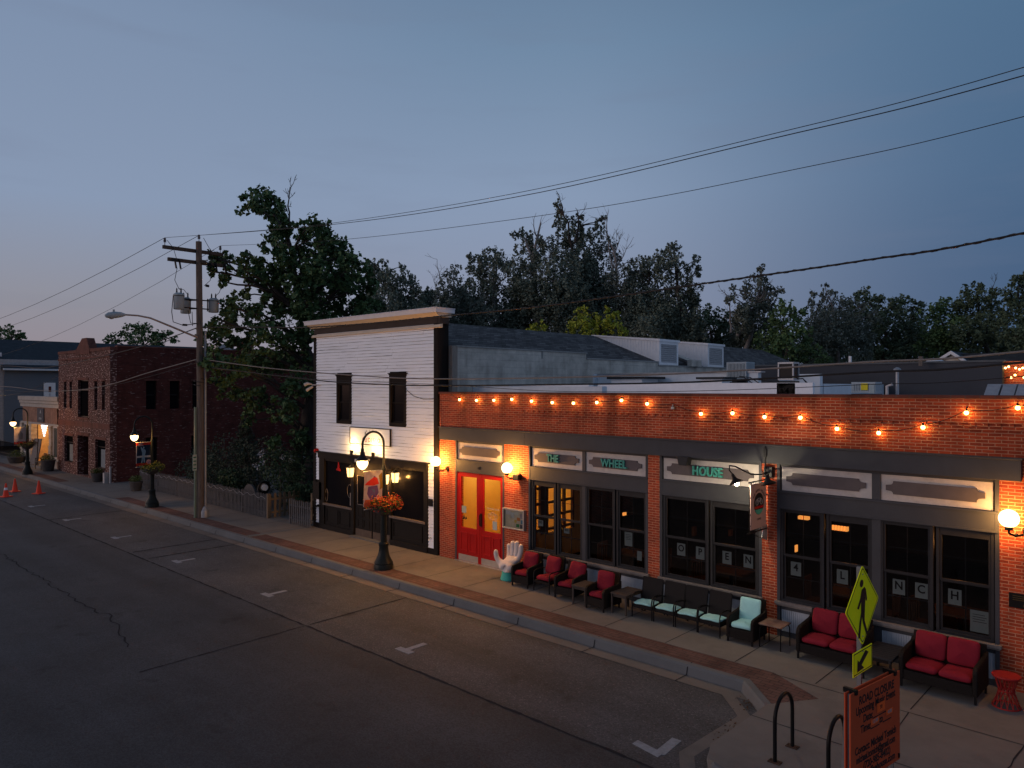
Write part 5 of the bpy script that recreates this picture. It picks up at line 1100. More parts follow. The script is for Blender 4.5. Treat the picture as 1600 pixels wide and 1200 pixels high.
for a, c, z0, z1 in [(a, c, 3.47, 4.9) for a, c in slits] + [(-27.72, -26.1, 3.05, 4.97), (-29.93, -28.5, .58, 2.0), (-25.07, -23.65, .58, 2.02)]:
    f = MB(); frame(f, a, c, z0, z1, .05, Y0 + .12, Y0 + .18); f.box(a, c, Y0 + .12, Y0 + .18, z0 + (z1 - z0) * .72, z0 + (z1 - z0) * .72 + .05) if c - a > 1 else None; f = f.build('window', 'black', bb)
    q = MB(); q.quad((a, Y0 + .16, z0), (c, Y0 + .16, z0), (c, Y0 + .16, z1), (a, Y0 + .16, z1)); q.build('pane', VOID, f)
    if z0 < 1: q = MB(); q.box(a + .45, c - .08, Y0 + .13, Y0 + .14, z0 + .06, z0 + .95); q.build('window_blind', mat('pale_blind', (.16, .19, .21), .6), f)
for (a, c, z0, z1) in ((.95, 1.45, 3.5, 4.92), (2.1, 2.6, 3.5, 4.92), (3.25, 3.75, 3.5, 4.92), (.95, 1.5, .8, 2.1), (3.2, 3.75, .8, 2.1)):
    q = MB(); q.box(-23.2, -23.15, a, c, z0, z1); f = q.build('window', 'glass_dark', bb)
    q = MB(); q.box(-23.15, -23.11, a, c, (z0 + z1) / 2 - .03, (z0 + z1) / 2 + .03); q.box(-23.15, -23.12, a, a + .04, z0, z1); q.box(-23.15, -23.12, c - .04, c, z0, z1); q.build('frame', 'black', f)
    q = MB(); q.box(-23.02, -22.97, a - .08, c + .08, z1, z1 + .09); q.build('lintel', 'brick_trim', f)
q = MB(); q.box(-27.78, -26.08, Y0 + .9, Y0 + .95, 0, 2.1); q.box(-27.83, -27.78, Y0 + .3, Y0 + .95, 0, 2.1); q.box(-26.08, -26.03, Y0 + .3, Y0 + .95, 0, 2.1); q.build('entry_recess', 'brick_side', bb)
q = MB(); q.box(-27.4, -26.5, Y0 + .85, Y0 + .9, .02, 2.0); dd = q.build('door', 'black', bb); q = MB(); q.ball((-26.62, Y0 + .82, .95), .05, 8, 6); q.build('handle', 'steel', dd)
q = MB(); q.box(-30.9, -23.1, Y0 + .3, 11.3, 6.1, 6.2); q.build('roof', 'shingle_far', bb)
q = MB(); q.box(-28.4, -27.9, 8.6, 9.2, 6.2, 7.5); q.build('chimney', 'brick_trim', bb)
q = MB(); q.box(-24.9, -23.8, 5.0, 5.9, 6.2, 6.95); tag(q.build('roof_unit', 'galv', bevel=.02), 'pale rooftop unit behind the old brick parapet', 'air conditioner')

# ------------------------------------------------------------------ far left: stone trimmed shop, blue grey house, white house
sh = empty('small_shop', (-35, -.6, 0), 'small single storey shop with limestone trim and a warm lit entry', 'shop'); Y1 = -.6
q = MB(); walls(q, 'y', Y1, Y1 + .3, -38.6, -31.05, 2.46, 3.42); q.build('front_wall', 'brick_tan', sh)
q = MB(); q.box(-38.9, -31.02, Y1 - .06, Y1 + .35, 3.42, 3.62); q.box(-38.95, -31.02, Y1 - .11, Y1 + .35, 3.64, 3.8); q.box(-39.0, -31.02, Y1 - .17, Y1 + .35, 3.82, 4.06); q.box(-38.9, -31.02, Y1 - .05, Y1 + .3, 2.40, 2.5)
q.build('stone_cornice', 'stone_grey', sh)
q = MB(); r_ = random.Random(2)
for x in (-38.85, -36.9, -32.95):
    z = .02
    while z < 2.38:
        h_ = r_.uniform(.16, .26); q.box(x - r_.uniform(0, .03), x + .42 + r_.uniform(0, .05), Y1 - .05 - r_.uniform(0, .05), Y1 + .25, z, min(z + h_, 2.4)); z += h_ + .012
q.build('stone_pier', 'stone', sh, bevel=.02)
GG = mat('grey_green_glass', (.05, .065, .065), .2, spec=.15)
for a, c in ((-32.45, -31.1), (-38.4, -36.95)):
    q = MB(); frame(q, a, c, .55, 2.38, .09, Y1 + .02, Y1 + .1); f = q.build('shop_window', 'offwhite', sh)
    q = MB(); q.box(a, c, Y1 + .06, Y1 + .08, .6, 2.35); q.build('pane', GG, f)
    q = MB(); q.box(a - .05, c + .05, Y1 - .06, Y1 + .1, .45, .56); q.box(a, c, Y1 + .02, Y1 + .2, 0, .45); q.build('window_base', 'stone_grey', sh)
q = MB(); q.box(-36.5, -33.0, 1.9, 2.0, 0, 2.6); q.box(-36.5, -36.42, Y1 + .3, 1.9, 0, 2.6); q.box(-33.0, -32.92, Y1 + .3, 1.9, 0, 2.6); q.box(-36.5, -32.9, Y1 + .3, 2, 2.5, 2.6); q.box(-36.5, -32.9, Y1, 2, 0, .14); q.build('entry_porch', mat('warm_plaster', (.6, .42, .2), .8), sh)
q = MB(); q.box(-36.4, -32.4, -1.15, Y1, 0, .09); q.box(-36.4, -32.6, -.9, Y1 + .0, .09, .15); q.build('entry_step', 'concrete', sh)
q = MB(); q.box(-34.7, -33.7, 1.83, 1.9, .1, 1.35); q.build('door', mat('ochre_door', (.35, .2, .06), .6), sh)
q = MB(); q.box(-31.6, -31.02, Y1, 12, 0, 3.5); q.box(-38.6, -31.02, 2.0, 12, 2.0, 3.6); q.box(-38.6, -38.5, Y1 + .3, 12, 0, 3.6); q.build('side_wall', 'brick_tan', sh)
q = MB(); q.ball((-35.0, .3, 2.25), .09, 12, 8); tag(q.build('porch_lamp', 'shop_lamp'), 'warm lamp in the ceiling of the lit shop entry', 'lamp')
e = empty('chandelier', (-35.2, -.3, 2.1), 'tapered crystal chandelier glowing white in the lit shop entry', 'chandelier')
q = MB()
for k in range(5):
    q.lathe([(.16 - k * .03, 0), (.17 - k * .03, .09), (.13 - k * .03, .11)], (-35.2, -.3, 2.25 - k * .15), 14)
q.build('crystal_tiers', 'shop_crystal', e); q = MB(); q.tube([(-35.2, -.3, 2.3), (-35.2, -.3, 2.5)], .02, 6); q.build('rod', 'steel', e)
e = empty('projecting_banner', (-34.6, Y1, 2.95), 'dark navy vertical banner sign above the lit shop entry', 'sign')
q = MB(); q.box(-35.3, -34.0, Y1 - .05, Y1 - .01, 2.55, 3.36); q.build('board', 'navy', e); text('lettering', 'A', .3, 'membrane', e, (-34.6, Y1 - .055, 3.15), ext=.002); text('lettering', 'STUDIO', .15, 'membrane', e, (-34.65, Y1 - .055, 2.75), ext=.002)
# sandwich board, bench, planters at the shop
e = empty('sandwich_board', (-34.6, -.95, 0), 'grey leaning notice board on the shop steps', 'sign board')
q = MB(); q.obox((-34.5, -.9, .85), (.85, .05, 1.5), (R(-10), 0, R(10))); q.build('panel', mat('grey_board', (.12, .11, .11), .6), e); q = MB(); q.bar((-35.0, -1.0, 0.0), (-34.95, -.9, 1.5), .04, .04); q.bar((-34.0, -1.0, 0.0), (-34.05, -.9, 1.6), .04, .04); q.build('leg', 'blackmetal', e)
e = empty('street_bench', (-32.1, -1.15, 0), 'small black metal bench against the shop beside a dark planter', 'bench')
q = MB(); q.box(-32.7, -31.6, -1.4, -1.0, .4, .44); q.build('seat', 'blackmetal', e); q = MB()
for k in range(9): q.bar((-32.7 + k * .137, -1.0, .44), (-32.7 + k * .137, -.95, .85), .02, .02)
q.bar((-32.7, -.95, .85), (-31.6, -.95, .85), .03, .03); q.build('backrest', 'blackmetal', e)
for x in (-32.7, -31.6): q = MB(); q.bar((x, -1.38, 0), (x, -1.38, .6), .03, .03); q.bar((x, -1.0, 0), (x, -1.0, .6), .03, .03); q.bar((x, -1.4, .6), (x, -.98, .6), .03, .03); q.build('leg', 'blackmetal', e)
bh = empty('blue_grey_house', (-58, 12, 0), 'large blue grey sided house with a dark shingle roof behind the shop', 'house')
q = MB(); q.box(-63, -53, 1.6, 30, 0, 6.05)
for k in range(40): q.box(-53, -52.98, 1.6, 30, .15 * k + .13, .15 * k + .15)
q.build('wall', 'blue_siding', bh)
q = MB(); q.prism([(-63.4, 6.0), (-58, 8.6), (-52.6, 6.05), (-52.6, 5.95), (-63.4, 5.9)], 1.4, 30, 'y'); q.build('roof', 'shingle_far', bh)
q = MB(); q.box(-52.62, -52.5, 1.4, 30, 5.93, 6.07); q.build('gutter', 'membrane', bh)
a = onX(68, 598, -53); c = onX(86, 598, -53); q = MB(); q.box(-52.98, -52.85, a.y, c.y, 3.2, a.z); f = q.build('door_surround', 'membrane_white', bh); q = MB(); q.box(-52.85, -52.82, a.y + .5, c.y - .5, a.z - .75, a.z - .3); q.build('transom', mat('red_transom', (.12, .03, .02), .5), f)
q = MB(); q.box(-52.85, -52.8, a.y + .4, c.y - .4, 3.2, a.z - .85); q.build('door', 'blue_siding', f)
q = MB(); q.box(-23.3, -12, 13, 15, 0, 4.2); q.prism([(12.8, 4.2), (14, 5.2), (15.2, 4.2)], -23.4, -11.8, 'x'); tag(q.build('rear_outbuilding', 'brick_side'), 'low brick outbuilding at the back of the fenced yard', 'outbuilding')
wh = empty('white_house', (-56, 2, 0), 'white clapboard false front at the left edge of the street', 'house')
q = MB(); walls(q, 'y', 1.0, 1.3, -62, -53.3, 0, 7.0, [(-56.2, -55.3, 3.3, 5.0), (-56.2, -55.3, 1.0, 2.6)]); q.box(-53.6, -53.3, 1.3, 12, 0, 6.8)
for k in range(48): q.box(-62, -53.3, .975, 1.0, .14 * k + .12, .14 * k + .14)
q.build('wall', mat('dull_white_siding', (.38, .37, .38), .6), wh); q = MB(); q.box(-62.2, -53.0, .85, 1.4, 7.0, 7.3); q.build('cornice', 'white_cap', wh)  # one even dull white, darker than the clapboard siding
for z0, z1 in ((3.3, 5.0), (1.0, 2.6)): q = MB(); q.box(-56.2, -55.3, 1.1, 1.2, z0, z1); q.build('window', 'glass_dark', wh)
q = MB(); q.ball((-54.3, .7, 3.1), .12, 12, 8); q = q.build('wall_light', 'shop_lamp'); tag(q, 'small warm wall light on the white house at the far left', 'wall lamp')

# ------------------------------------------------------------------ street lamps (post, arched arm over the kerb, acorn globe)
def leafball(mb, c, r, n, size, seed, flat=1.0, shell=.55):
    r_ = random.Random(seed); c = Vector(c)
    for _ in range(n):
        d = Vector((r_.gauss(0, 1), r_.gauss(0, 1), r_.gauss(0, 1))).normalized(); rad = r * (shell + (1 - shell) * r_.random() ** .6) if r_.random() < .8 else r * r_.random()
        p = c + Vector((d.x * rad, d.y * rad, d.z * rad * flat)); s = size * r_.uniform(.6, 1.3)
        a = Vector((r_.gauss(0, 1), r_.gauss(0, 1), r_.gauss(0, .7))).normalized(); b = a.cross(Vector((r_.gauss(0, 1), r_.gauss(0, 1), r_.gauss(0, 1)))).normalized()
        mb.add([p - a * s * .5, p + b * s * .32, p + a * s * .5, p - b * s * .32], [(0, 1, 2, 3)])
def street_lamp(x, y, label, seed):
    e = empty('street_lamp', (x, y, 0), label, 'street lamp', 'arched acorn street lamps along the pavement')
    q = MB(); q.lathe([(.25, 0), (.25, .1), (.235, .13), (.24, .16), (.20, .24), (.15, .34), (.125, .46), (.115, .56), (.13, .60), (.13, .64), (.095, .68)], (0, 0, 0), 16); q.build('base', 'lamp_green', e, smooth=35, world=False)
    q = MB(); q.lathe([(.085, .66), (.075, 1.3), (.066, 2.1), (.055, 2.45), (.062, 2.5), (.07, 2.53), (.045, 2.58), (.038, 2.62)], (0, 0, 0), 12)
    q.lathe([(.08, 1.40), (.09, 1.43), (.08, 1.46)], (0, 0, 0), 12); q.build('post', 'lamp_green', e, smooth=40, world=False)
    q = MB(); q.tube([(0, 0, 2.6), (0, 0, 3.12)] + [(0, -.325 + .325 * math.cos(t * PI / 14), 3.16 + .325 * math.sin(t * PI / 14)) for t in range(15)] + [(0, -.65, 3.05)], .028, 10); q.build('arm', 'lamp_green', e, smooth=60, world=False)
    q = MB(); q.lathe([(.035, 3.08), (.045, 3.0), (.06, 2.98), (.065, 2.93), (.09, 2.88), (.13, 2.84), (.15, 2.82), (.15, 2.79), (.13, 2.78)], (0, -.65, 0), 16); q.build('lamp_hood', 'lamp_green', e, smooth=35, world=False)
    q = MB(); q.lathe([(.125, 2.785), (.142, 2.74), (.135, 2.68), (.105, 2.62), (.06, 2.575), (.01, 2.555)], (0, -.65, 0), 18); q.build('globe', 'acorn', e, smooth=80, world=False); lamp_or_fill(e, (0, -.65, 2.69), 95, (1, .46, .11), .07)
    q = MB(); q.tube([(0, 0, 2.50), (0, -.62, 2.50)], .012, 6); q.tube([(0, 0, 1.56), (0, -.6, 1.56)], .012, 6); q.lathe([(.03, 0), (.035, .08), (.0, .16)], (0, 0, 2.48), 8); q.build('banner_rod', 'galv', e, world=False)
    return e
street_lamp(.07, -1.9, 'nearest lit street lamp with an arched arm in front of the white building', 1)
street_lamp(-14.23, -2.1, 'lit street lamp by the picket fence left of the wooden utility pole', 2)
street_lamp(-30.06, -2.4, 'farthest lit street lamp at the left edge before the limestone trimmed shop', 3)
def basket(x, y, z, R_, label, leaf, flower, seed, n=900):
    e = empty('flower_basket', (x, y, z), label, 'flower basket', 'flower baskets on the street lamps')
    q = MB(); q.lathe([(.10, -.30), (.22, -.22), (.30, -.1), (.31, -.02), (.29, -.02)], (0, 0, 0), 16); q.build('bowl', 'terracotta', e, smooth=40, world=False)
    q = MB(); r_ = random.Random(seed)
    for k in range(12): a = 2 * PI * k / 12; leafball(q, (R_ * .55 * math.cos(a), R_ * .55 * math.sin(a), r_.uniform(-.12, .05)), R_ * .42, n // 12, .06, seed + k, .7, .3)
    q.build('leaves', leaf, e, world=False)
    for j, fm in enumerate(flower):
        q = MB()
        for k in range(12): a = 2 * PI * (k + .5) / 12; leafball(q, (R_ * .6 * math.cos(a), R_ * .6 * math.sin(a), r_.uniform(-.06, .12)), R_ * .42, n // 22, .05, seed + 40 + k + j * 20, .7, .8)
        q.build('flowers', fm, e, world=False)
fl_red = mat('red_flowers', (.42, .03, .02), .7); fl_or = mat('orange_flowers', (.55, .17, .03), .7); fl_leaf = leafmat('basket_leaves', (.02, .035, .008), (.09, .13, .025), 8)
basket(.07, -1.9, 1.66, .5, 'round basket of red and orange flowers on the nearest street lamp', fl_leaf, [fl_red, fl_or], 5, 1500)
basket(-14.23, -2.1, 1.55, .48, 'basket of trailing green plants on the street lamp by the picket fence', fl_leaf, [mat('yellow_green_flowers', (.14, .15, .03), .7)], 15)
basket(-30.06, -2.4, 1.62, .5, 'dark flower basket on the farthest street lamp', fl_leaf, [mat('purple_flowers', (.12, .04, .05), .7)], 25)
def banner(x, y, label, cloth, shapes, seed=0, w=.56, z0=1.62, z1=2.50):
    e = empty('street_banner', (x, y, z1), label, 'banner', 'cloth banners on the street lamps')
    n = 14; q = MB(); m_ = 18
    def P(u, v, d=0): return (x + .035 * math.sin(u * 5 + v * 2 + seed) * (1 - .3 * v) + d, y - .04 - u * w, z0 + (z1 - z0) * v)
    vs = [P(i / n, j / m_) for j in range(m_ + 1) for i in range(n + 1)]; q.add(vs, [(j * (n + 1) + i, j * (n + 1) + i + 1, (j + 1) * (n + 1) + i + 1, (j + 1) * (n + 1) + i) for j in range(m_) for i in range(n)]); q.build('cloth', cloth, e, smooth=60)
    for poly, col in shapes:
        for sgn in (1,):
            # subdivide outline so that it follows the cloth
            pts = []
            for i in range(len(poly)):
                a = Vector(poly[i]); b = Vector(poly[(i + 1) % len(poly)]); k = max(1, int((b - a).length / .08))
                for t in range(k): pts.append(tuple(a.lerp(b, t / k)))
            cx = sum(p[0] for p in pts) / len(pts); cy = sum(p[1] for p in pts) / len(pts); q = MB(); k = len(pts)
            mid = [((p[0] + cx) / 2, (p[1] + cy) / 2) for p in pts]
            q.add([P(*p, .004) for p in pts] + [P(*p, .004) for p in mid] + [P(cx, cy, .004)], [(i, (i + 1) % k, (i + 1) % k + k, i + k) for i in range(k)] + [(i + k, (i + 1) % k + k, 2 * k) for i in range(k)]); q.build('printed_shape', col, e, smooth=60)
    return e
def circ(cx, cy, rx, ry, n=16): return [(cx + rx * math.cos(2 * PI * i / n), cy + ry * math.sin(2 * PI * i / n)) for i in range(n)]
bm_w = mat('banner_cream', (.50, .42, .38), .8); bm_o = mat('banner_orange', (.50, .10, .04), .8); bm_r = mat('banner_red', (.55, .035, .02), .8); bm_p = mat('banner_purple', (.13, .07, .17), .8); bm_y = mat('banner_mustard', (.34, .19, .03), .8); bm_b = mat('banner_blue', (.10, .13, .22), .8); bm_n = mat('banner_navy', (.02, .03, .05), .8); bm_pk = mat('banner_pink', (.42, .24, .22), .8)
banner(.07, -1.9, 'cream banner with red cap and purple swirls hanging from the nearest street lamp', bm_w,
       [([(0.02, 0.0), (.98, 0), (.96, .12), (.9, .2), (.3, .17), (.02, .1)], bm_o), ([(.96, .62), (.85, .68), (.45, .82), (.3, .8), (.22, .62), (.5, .58)], bm_r), ([(.75, .56), (.3, .58), (.25, .38), (.45, .2), (.65, .18), (.8, .36)], bm_p), ([(.16, .62), (.22, .85), (.05, .95), (.03, .5), (.2, .45)], bm_y), ([(.6, .5), (.4, .46), (.45, .3), (.62, .32)], bm_b), (circ(.18, .16, .15, .1), bm_pk), (circ(.18, .16, .11, .07), bm_o), (circ(.42, .80, .06, .05), bm_p)], 0)
banner(-14.23, -2.1, 'red and navy banner with a pale standing figure on the lamp by the picket fence', bm_n,
       [([(0, 0), (1, 0), (1, .1), (0, .1)], bm_r), ([(0, .88), (1, .88), (1, 1), (0, 1)], bm_r), ([(0, .34), (.94, .34), (.94, .42), (0, .42)], bm_w), ([(.95, .1), (1, .1), (1, .88), (.95, .88)], bm_w), ([(.85, .84), (.5, .84), (.5, 1), (.85, .98)], bm_pk), ([(.62, .12), (.55, .12), (.5, .35), (.46, .12), (.38, .12), (.4, .4), (.32, .6), (.38, .68), (.5, .7), (.68, .82), (.7, .78), (.58, .6), (.58, .4)], mat('banner_pale_blue', (.28, .36, .42), .8)), (circ(.48, .76, .05, .05), mat('banner_pale', (.3, .38, .42), .8)), (circ(.16, .14, .15, .1), bm_pk), (circ(.16, .14, .1, .07), bm_p)], 2)
banner(-30.06, -2.4, 'pale banner lit warm by the farthest street lamp at the left', bm_w, [([(0, 0), (1, 0), (1, .14), (0, .14)], bm_r), ([(.3, .3), (.6, .25), (.7, .6), (.5, .8), (.3, .6)], mat('banner_grey', (.25, .22, .2), .8))], 4)

# ------------------------------------------------------------------ utility pole, its transformers and arm lamp
PX, PY = -10.62, -1.84
up = empty('utility_pole', (PX, PY, 0), 'tall weathered wooden utility pole with two crossarms and three transformers', 'utility pole')
q = MB(); q.tube([(PX, PY, -.05), (PX, PY + .01, 3), (PX - .01, PY - .02, 6), (PX - .02, PY - .06, 9.75)], [.125, .12, .11, .10], 16); q.build('wooden_mast', 'pole_wood', up, smooth=50)
q = MB(); q.bar((PX - .14, PY - 1.25, 9.42), (PX - .14, PY + .88, 9.42), .10, .12); q.build('crossarm', 'arm_wood', up, bevel=.008)
q = MB(); q.bar((PX - .14, PY - 1.08, 9.02), (PX - .14, PY + .98, 9.02), .10, .12); q.box(PX - .2, PX + .12, PY - .04, PY + .16, 8.97, 9.1); q.build('crossarm', 'arm_wood', up, bevel=.008)
for y, z in ((PY - 1.18, 9.48), (PY - .06, 9.74), (PY + .78, 9.48)):
    q = MB(); q.lathe([(.012, 0), (.012, .1), (.055, .11), (.03, .14), (.055, .16), (.03, .19), (.045, .21), (.03, .25)], (PX - .14 if z < 9.7 else PX, y, z), 10); q.build('insulator', mat('porcelain', (.10, .09, .10), .3), up, smooth=40)
for y in (PY - .75, PY - .9, PY + .35, PY + .55, PY + .88):
    q = MB(); q.bar((PX - .02, y, 9.06), (PX + .08, y + .02, 8.70), .035, .05); q.tube([(PX + .04, y, 8.98), (PX + .12, y, 8.75)], .025, 6); q.build('fuse_cutout', 'blackmetal', up)
def xf(x, y, z, h=.52):
    q = MB(); q.lathe([(.16, 0), (.175, .02), (.175, h - .06), (.185, h - .05), (.185, h - .01), (.11, h + .05)], (x, y, z), 18); t = q.build('transformer', 'xfmr', up, smooth=40)
    q = MB(); 
    for dx, dy in ((.06, .05), (-.05, -.05)): q.lathe([(.03, 0), (.035, .04), (.02, .05), (.035, .08), (.02, .09), (.028, .13), (.012, .2)], (x + dx, y + dy, z + h + .02), 8)
    q.build('bushing', 'blackmetal', t, smooth=40); q = MB(); q.lathe([(.19, h - .07), (.19, h - .05)], (x, y, z), 18); q.build('rim', 'blackmetal', t)
xf(PX, PY - .76, 7.30); xf(PX - .48, PY - .32, 7.22); xf(PX, PY + .47, 7.28, .46)
q = MB()
for z in (7.38, 7.68): q.bar((PX, PY - .62, z), (PX, PY + .33, z), .03, .04); q.bar((PX, PY, z), (PX - .35, PY - .28, z), .03, .04)
q.bar((PX, PY + .25, 7.3), (PX, PY + .25, 7.75), .03, .03); q.build('transformer_bracket', 'blackmetal', up)
def cat(a, b, sag, n=10):
    a = Vector(a); b = Vector(b); return [tuple(a.lerp(b, i / n) + Vector((0, 0, -sag * 4 * (i / n) * (1 - i / n)))) for i in range(n + 1)]
q = MB(); q.tube([(PX - .14, PY - 1.1, 9.66), (PX, PY - .95, 9.4), (PX + .02, PY - .85, 9.05)], .01, 5); q.tube([(PX + .08, PY - .85, 8.72), (PX, PY - .9, 8.3), (PX, PY - .75, 8.0), (PX + .05, PY - .72, 7.98)], .01, 5)
q.tube([(PX + .02, PY - .78, 8.02), (PX - .2, PY - .5, 8.02), (PX - .42, PY - .3, 7.92)], .01, 5); q.tube([(PX, PY + .1, 9.9), (PX, PY + .35, 9.5), (PX, PY + .4, 9.05)], .01, 5); q.tube([(PX, PY + 1.0, 9.55), (PX, PY + .88, 9.3), (PX, PY + .88, 9.0)], .01, 5)
q.tube([(PX + .08, PY + .35, 8.72), (PX + .1, PY + .3, 8.4), (PX + .02, PY + .12, 8.2)], .01, 5); q.tube([(PX + .1, PY + .75, 8.3), (PX + .05, PY + .65, 8.0), (PX + .05, PY + .5, 7.85)], .01, 5)
q.tube([(PX, PY - .95, 7.75), (PX, PY - 1.0, 7.2), (PX, PY - .95, 6.85), (PX, PY - .6, 6.75), (PX, PY - .1, 6.85)], .014, 6); q.tube([(PX - .1, PY - .4, 7.3), (PX, PY - .35, 6.85), (PX, PY - .05, 6.85)], .014, 6); q.tube([(PX, PY - .3, 7.25), (PX, PY - .28, 6.75)], .012, 6)
q.obox((PX, PY - .55, 6.77), (.06, .15, .07)); q.tube([(PX + .12, PY + .14, 8.2), (PX + .2, PY + .2, 8.18)], .05, 6)
q.tube([(PX + .17 * math.cos(t * .6), PY + .17 * math.sin(t * .6) - .05, 4.9 - t * .012) for t in range(22)], .012, 5); q.tube([(PX + .2 * math.cos(t * .5), PY + .05 + .2 * math.sin(t * .5), 5.5 + .08 * math.sin(t)) for t in range(16)], .01, 5)
q.build('jumper_wire', 'wire', up, smooth=60)
q = MB(); q.tube([(PX + .05, PY + .16, .0), (PX + .05, PY + .15, 6.6)], .045, 10); q.lathe([(.16, 0), (.16, .2), (.14, .26), (.10, .34), (.08, .38)], (PX + .06, PY + .12, 0), 14); q.build('metal_conduit', 'galv', up, smooth=40)
e = empty('arm_street_light', (PX, PY, 6.3), 'grey cobra head street light on a long pale arm from the wooden pole', 'street light')
q = MB(); q.tube([(PX, PY - .13, 6.36), (PX, PY - 1.0, 6.68), (PX, PY - 1.7, 6.93), (PX, PY - 2.1, 6.985), (PX, PY - 2.55, 6.985)], [.035, .033, .03, .028, .028], 8); q.tube([(PX, PY - .1, 6.36), (PX, PY - .22, 6.42)], .05, 8); q.build('arm', mat('pale_metal_arm', (.28, .23, .21), .5, .4), e, smooth=60)
q = MB(); q.tube([(PX, PY - 2.5, 6.985), (PX, PY - 2.62, 6.98), (PX, PY - 2.8, 6.96), (PX, PY - 3.0, 6.93), (PX, PY - 3.1, 6.90)], [.04, .085, .11, .10, .05], 12); q.tube([(PX, PY - 2.85, 7.05), (PX, PY - 2.85, 7.13)], .035, 8); q.build('lamp_head', 'xfmr', e, smooth=60)
q = MB(); q.ball((PX, PY - 2.92, 6.89), .1, 12, 8, (1, 1, .8)); q.build('lens', mat('dull_lens', (.3, .3, .3), .2), e, smooth=60)
# pale green sign post beside the pole
e = empty('parking_sign', (PX - .03, PY - .17, 0), 'tall pale green post with a narrow parking sign seen edge on, against the wooden pole', 'sign')
q = MB(); q.box(PX - .06, PX, PY - .20, PY - .135, 0, 3.9); q.build('post', 'green_post', e); q = MB(); q.obox((PX + .01, PY - .20, 1.95), (.012, .15, .56), (0, 0, R(8))); p = q.build('sign_plate', mat('pale_sign', (.34, .40, .37), .5), e)
q = MB()
for k in range(4): q.obox((PX + .018, PY - .20, 2.13 - k * .13), (.004, .11, .04), (0, 0, R(8)))
q.build('sign_text', mat('green_sign_text', (.04, .14, .09), .5), p)

# ------------------------------------------------------------------ overhead lines
def wire(name, pts, r, label, m='wire', n=6): q = MB(); q.tube(pts, r, n); return tag(q.build(name, m, smooth=80), label, 'power line')
def through(anchors, n=8):
    """smooth curve through anchor points (x, y, z) by quadratic fit in x for z"""
    res = []
    A_ = [Vector(a) for a in anchors]
    for i in range(len(A_) - 1):
        p0 = A_[max(0, i - 1)]; p1 = A_[i]; p2 = A_[i + 1]; p3 = A_[min(len(A_) - 1, i + 2)]
        for k in range(n):
            t = k / n; res.append(tuple(.5 * ((2 * p1) + (p2 - p0) * t + (2 * p0 - 5 * p1 + 4 * p2 - p3) * t * t + (3 * p1 - p0 - 3 * p2 + p3) * t ** 3)))
    return res + [tuple(A_[-1])]
def through_px(y, start, pxs, end=None):
    pts = [start] + [tuple(onY(a, b, y)) for a, b in pxs]
    a, b = Vector(pts[-2]), Vector(pts[-1]); d = (b - a) / max(.1, (b.x - a.x)); pts.append(tuple(b + d * 6 + Vector((0, 0, .35)))) 
    return through(pts)
wire('power_line', through_px(PY - .06, (PX, PY - .06, 9.97), [(508, 350), (800, 303), (1200, 211), (1600, 105)]), .006, 'upper of the two close high conductors running right from the pole top')
wire('power_line', through_px(PY - 1.18, (PX - .14, PY - 1.18, 9.74), [(508, 352), (800, 309), (1200, 218), (1600, 118)]), .007, 'lower of the two close high conductors running right from the pole')
wire('power_line', through_px(PY + .78, (PX - .14, PY + .78, 9.74), [(540, 374), (900, 329), (1250, 263), (1600, 182)]), .006, 'thin lowest high conductor running right from the pole to the right edge')
wire('power_line', cat((PX, PY - .06, 9.97), (-62, PY, 8.4), 1.0), .009, 'middle high conductor running left from the pole top')
wire('power_line', cat((PX - .14, PY - 1.18, 9.74), (-62, PY - 1.2, 8.6), .9), .009, 'upper left high conductor from the street side end of the top crossarm')
wire('power_line', cat((PX - .14, PY + .78, 9.74), (-62, PY + .8, 6.6), 1.2), .007, 'thin lowest high conductor running left from the pole')
# twisted secondary cable
tw = through_px(-1.8, (PX, -1.8, 6.72), [(400, 511), (476, 511.5), (580, 505), (690, 494), (850, 478), (1100, 443), (1350, 407), (1600, 364)])
e = empty('twisted_cable', (PX, -1.8, 6.7), 'thick twisted black cable rising to the right in front of the trees', 'power line')
q = MB(); q.tube(tw, .016, 6); q.build('messenger', 'wire', e, smooth=80)
hp = []
for i in range(len(tw) - 1):
    a, b = Vector(tw[i]), Vector(tw[i + 1]); k_ = max(2, int((b - a).length / .05))
    for k in range(k_):
        p = a.lerp(b, k / k_); t = p.x * 24; hp.append((p.x, p.y + .014 * math.cos(t), p.z + .014 * math.sin(t)))
q = MB(); q.tube(hp, .011, 4); q.build('wrapped_conductor', mat('dull_conductor', (.05, .046, .044), .6), e, smooth=80)
wire('service_cable', through_px(-1.8, (PX, -1.8, 5.60), [(400, 573), (493, 582), (610, 590), (691, 592), (860, 590), (1080, 583), (1350, 566), (1600, 549)]), .016, 'thick grey cable crossing the white building and the roofs to the right edge', 'wire_grey')
wire('service_cable', through_px(-1.8, (PX, -1.8, 5.34), [(493, 594), (610, 601), (691, 602.5), (860, 601), (1080, 597), (1350, 582), (1600, 566)]), .017, 'thick black cable just below the grey one crossing the white building')
wire('service_cable', through_px(-1.8, (PX, -1.8, 5.3), [(493, 592), (691, 601), (860, 611), (1080, 611), (1350, 601), (1600, 588)]), .006, 'thin black wire just above the brick parapet')
wire('service_cable', through([(PX, PY, 5.62), onY(230, 583, -1.8), onY(175, 600, -1.8), onY(120, 610, -1.8), onY(60, 610, -1.8), onY(0, 604, -1.8), (-60, -1.8, 4.5)]), .018, 'grey sagging cable from the pole to the left crossing the old brick building', 'wire_grey')
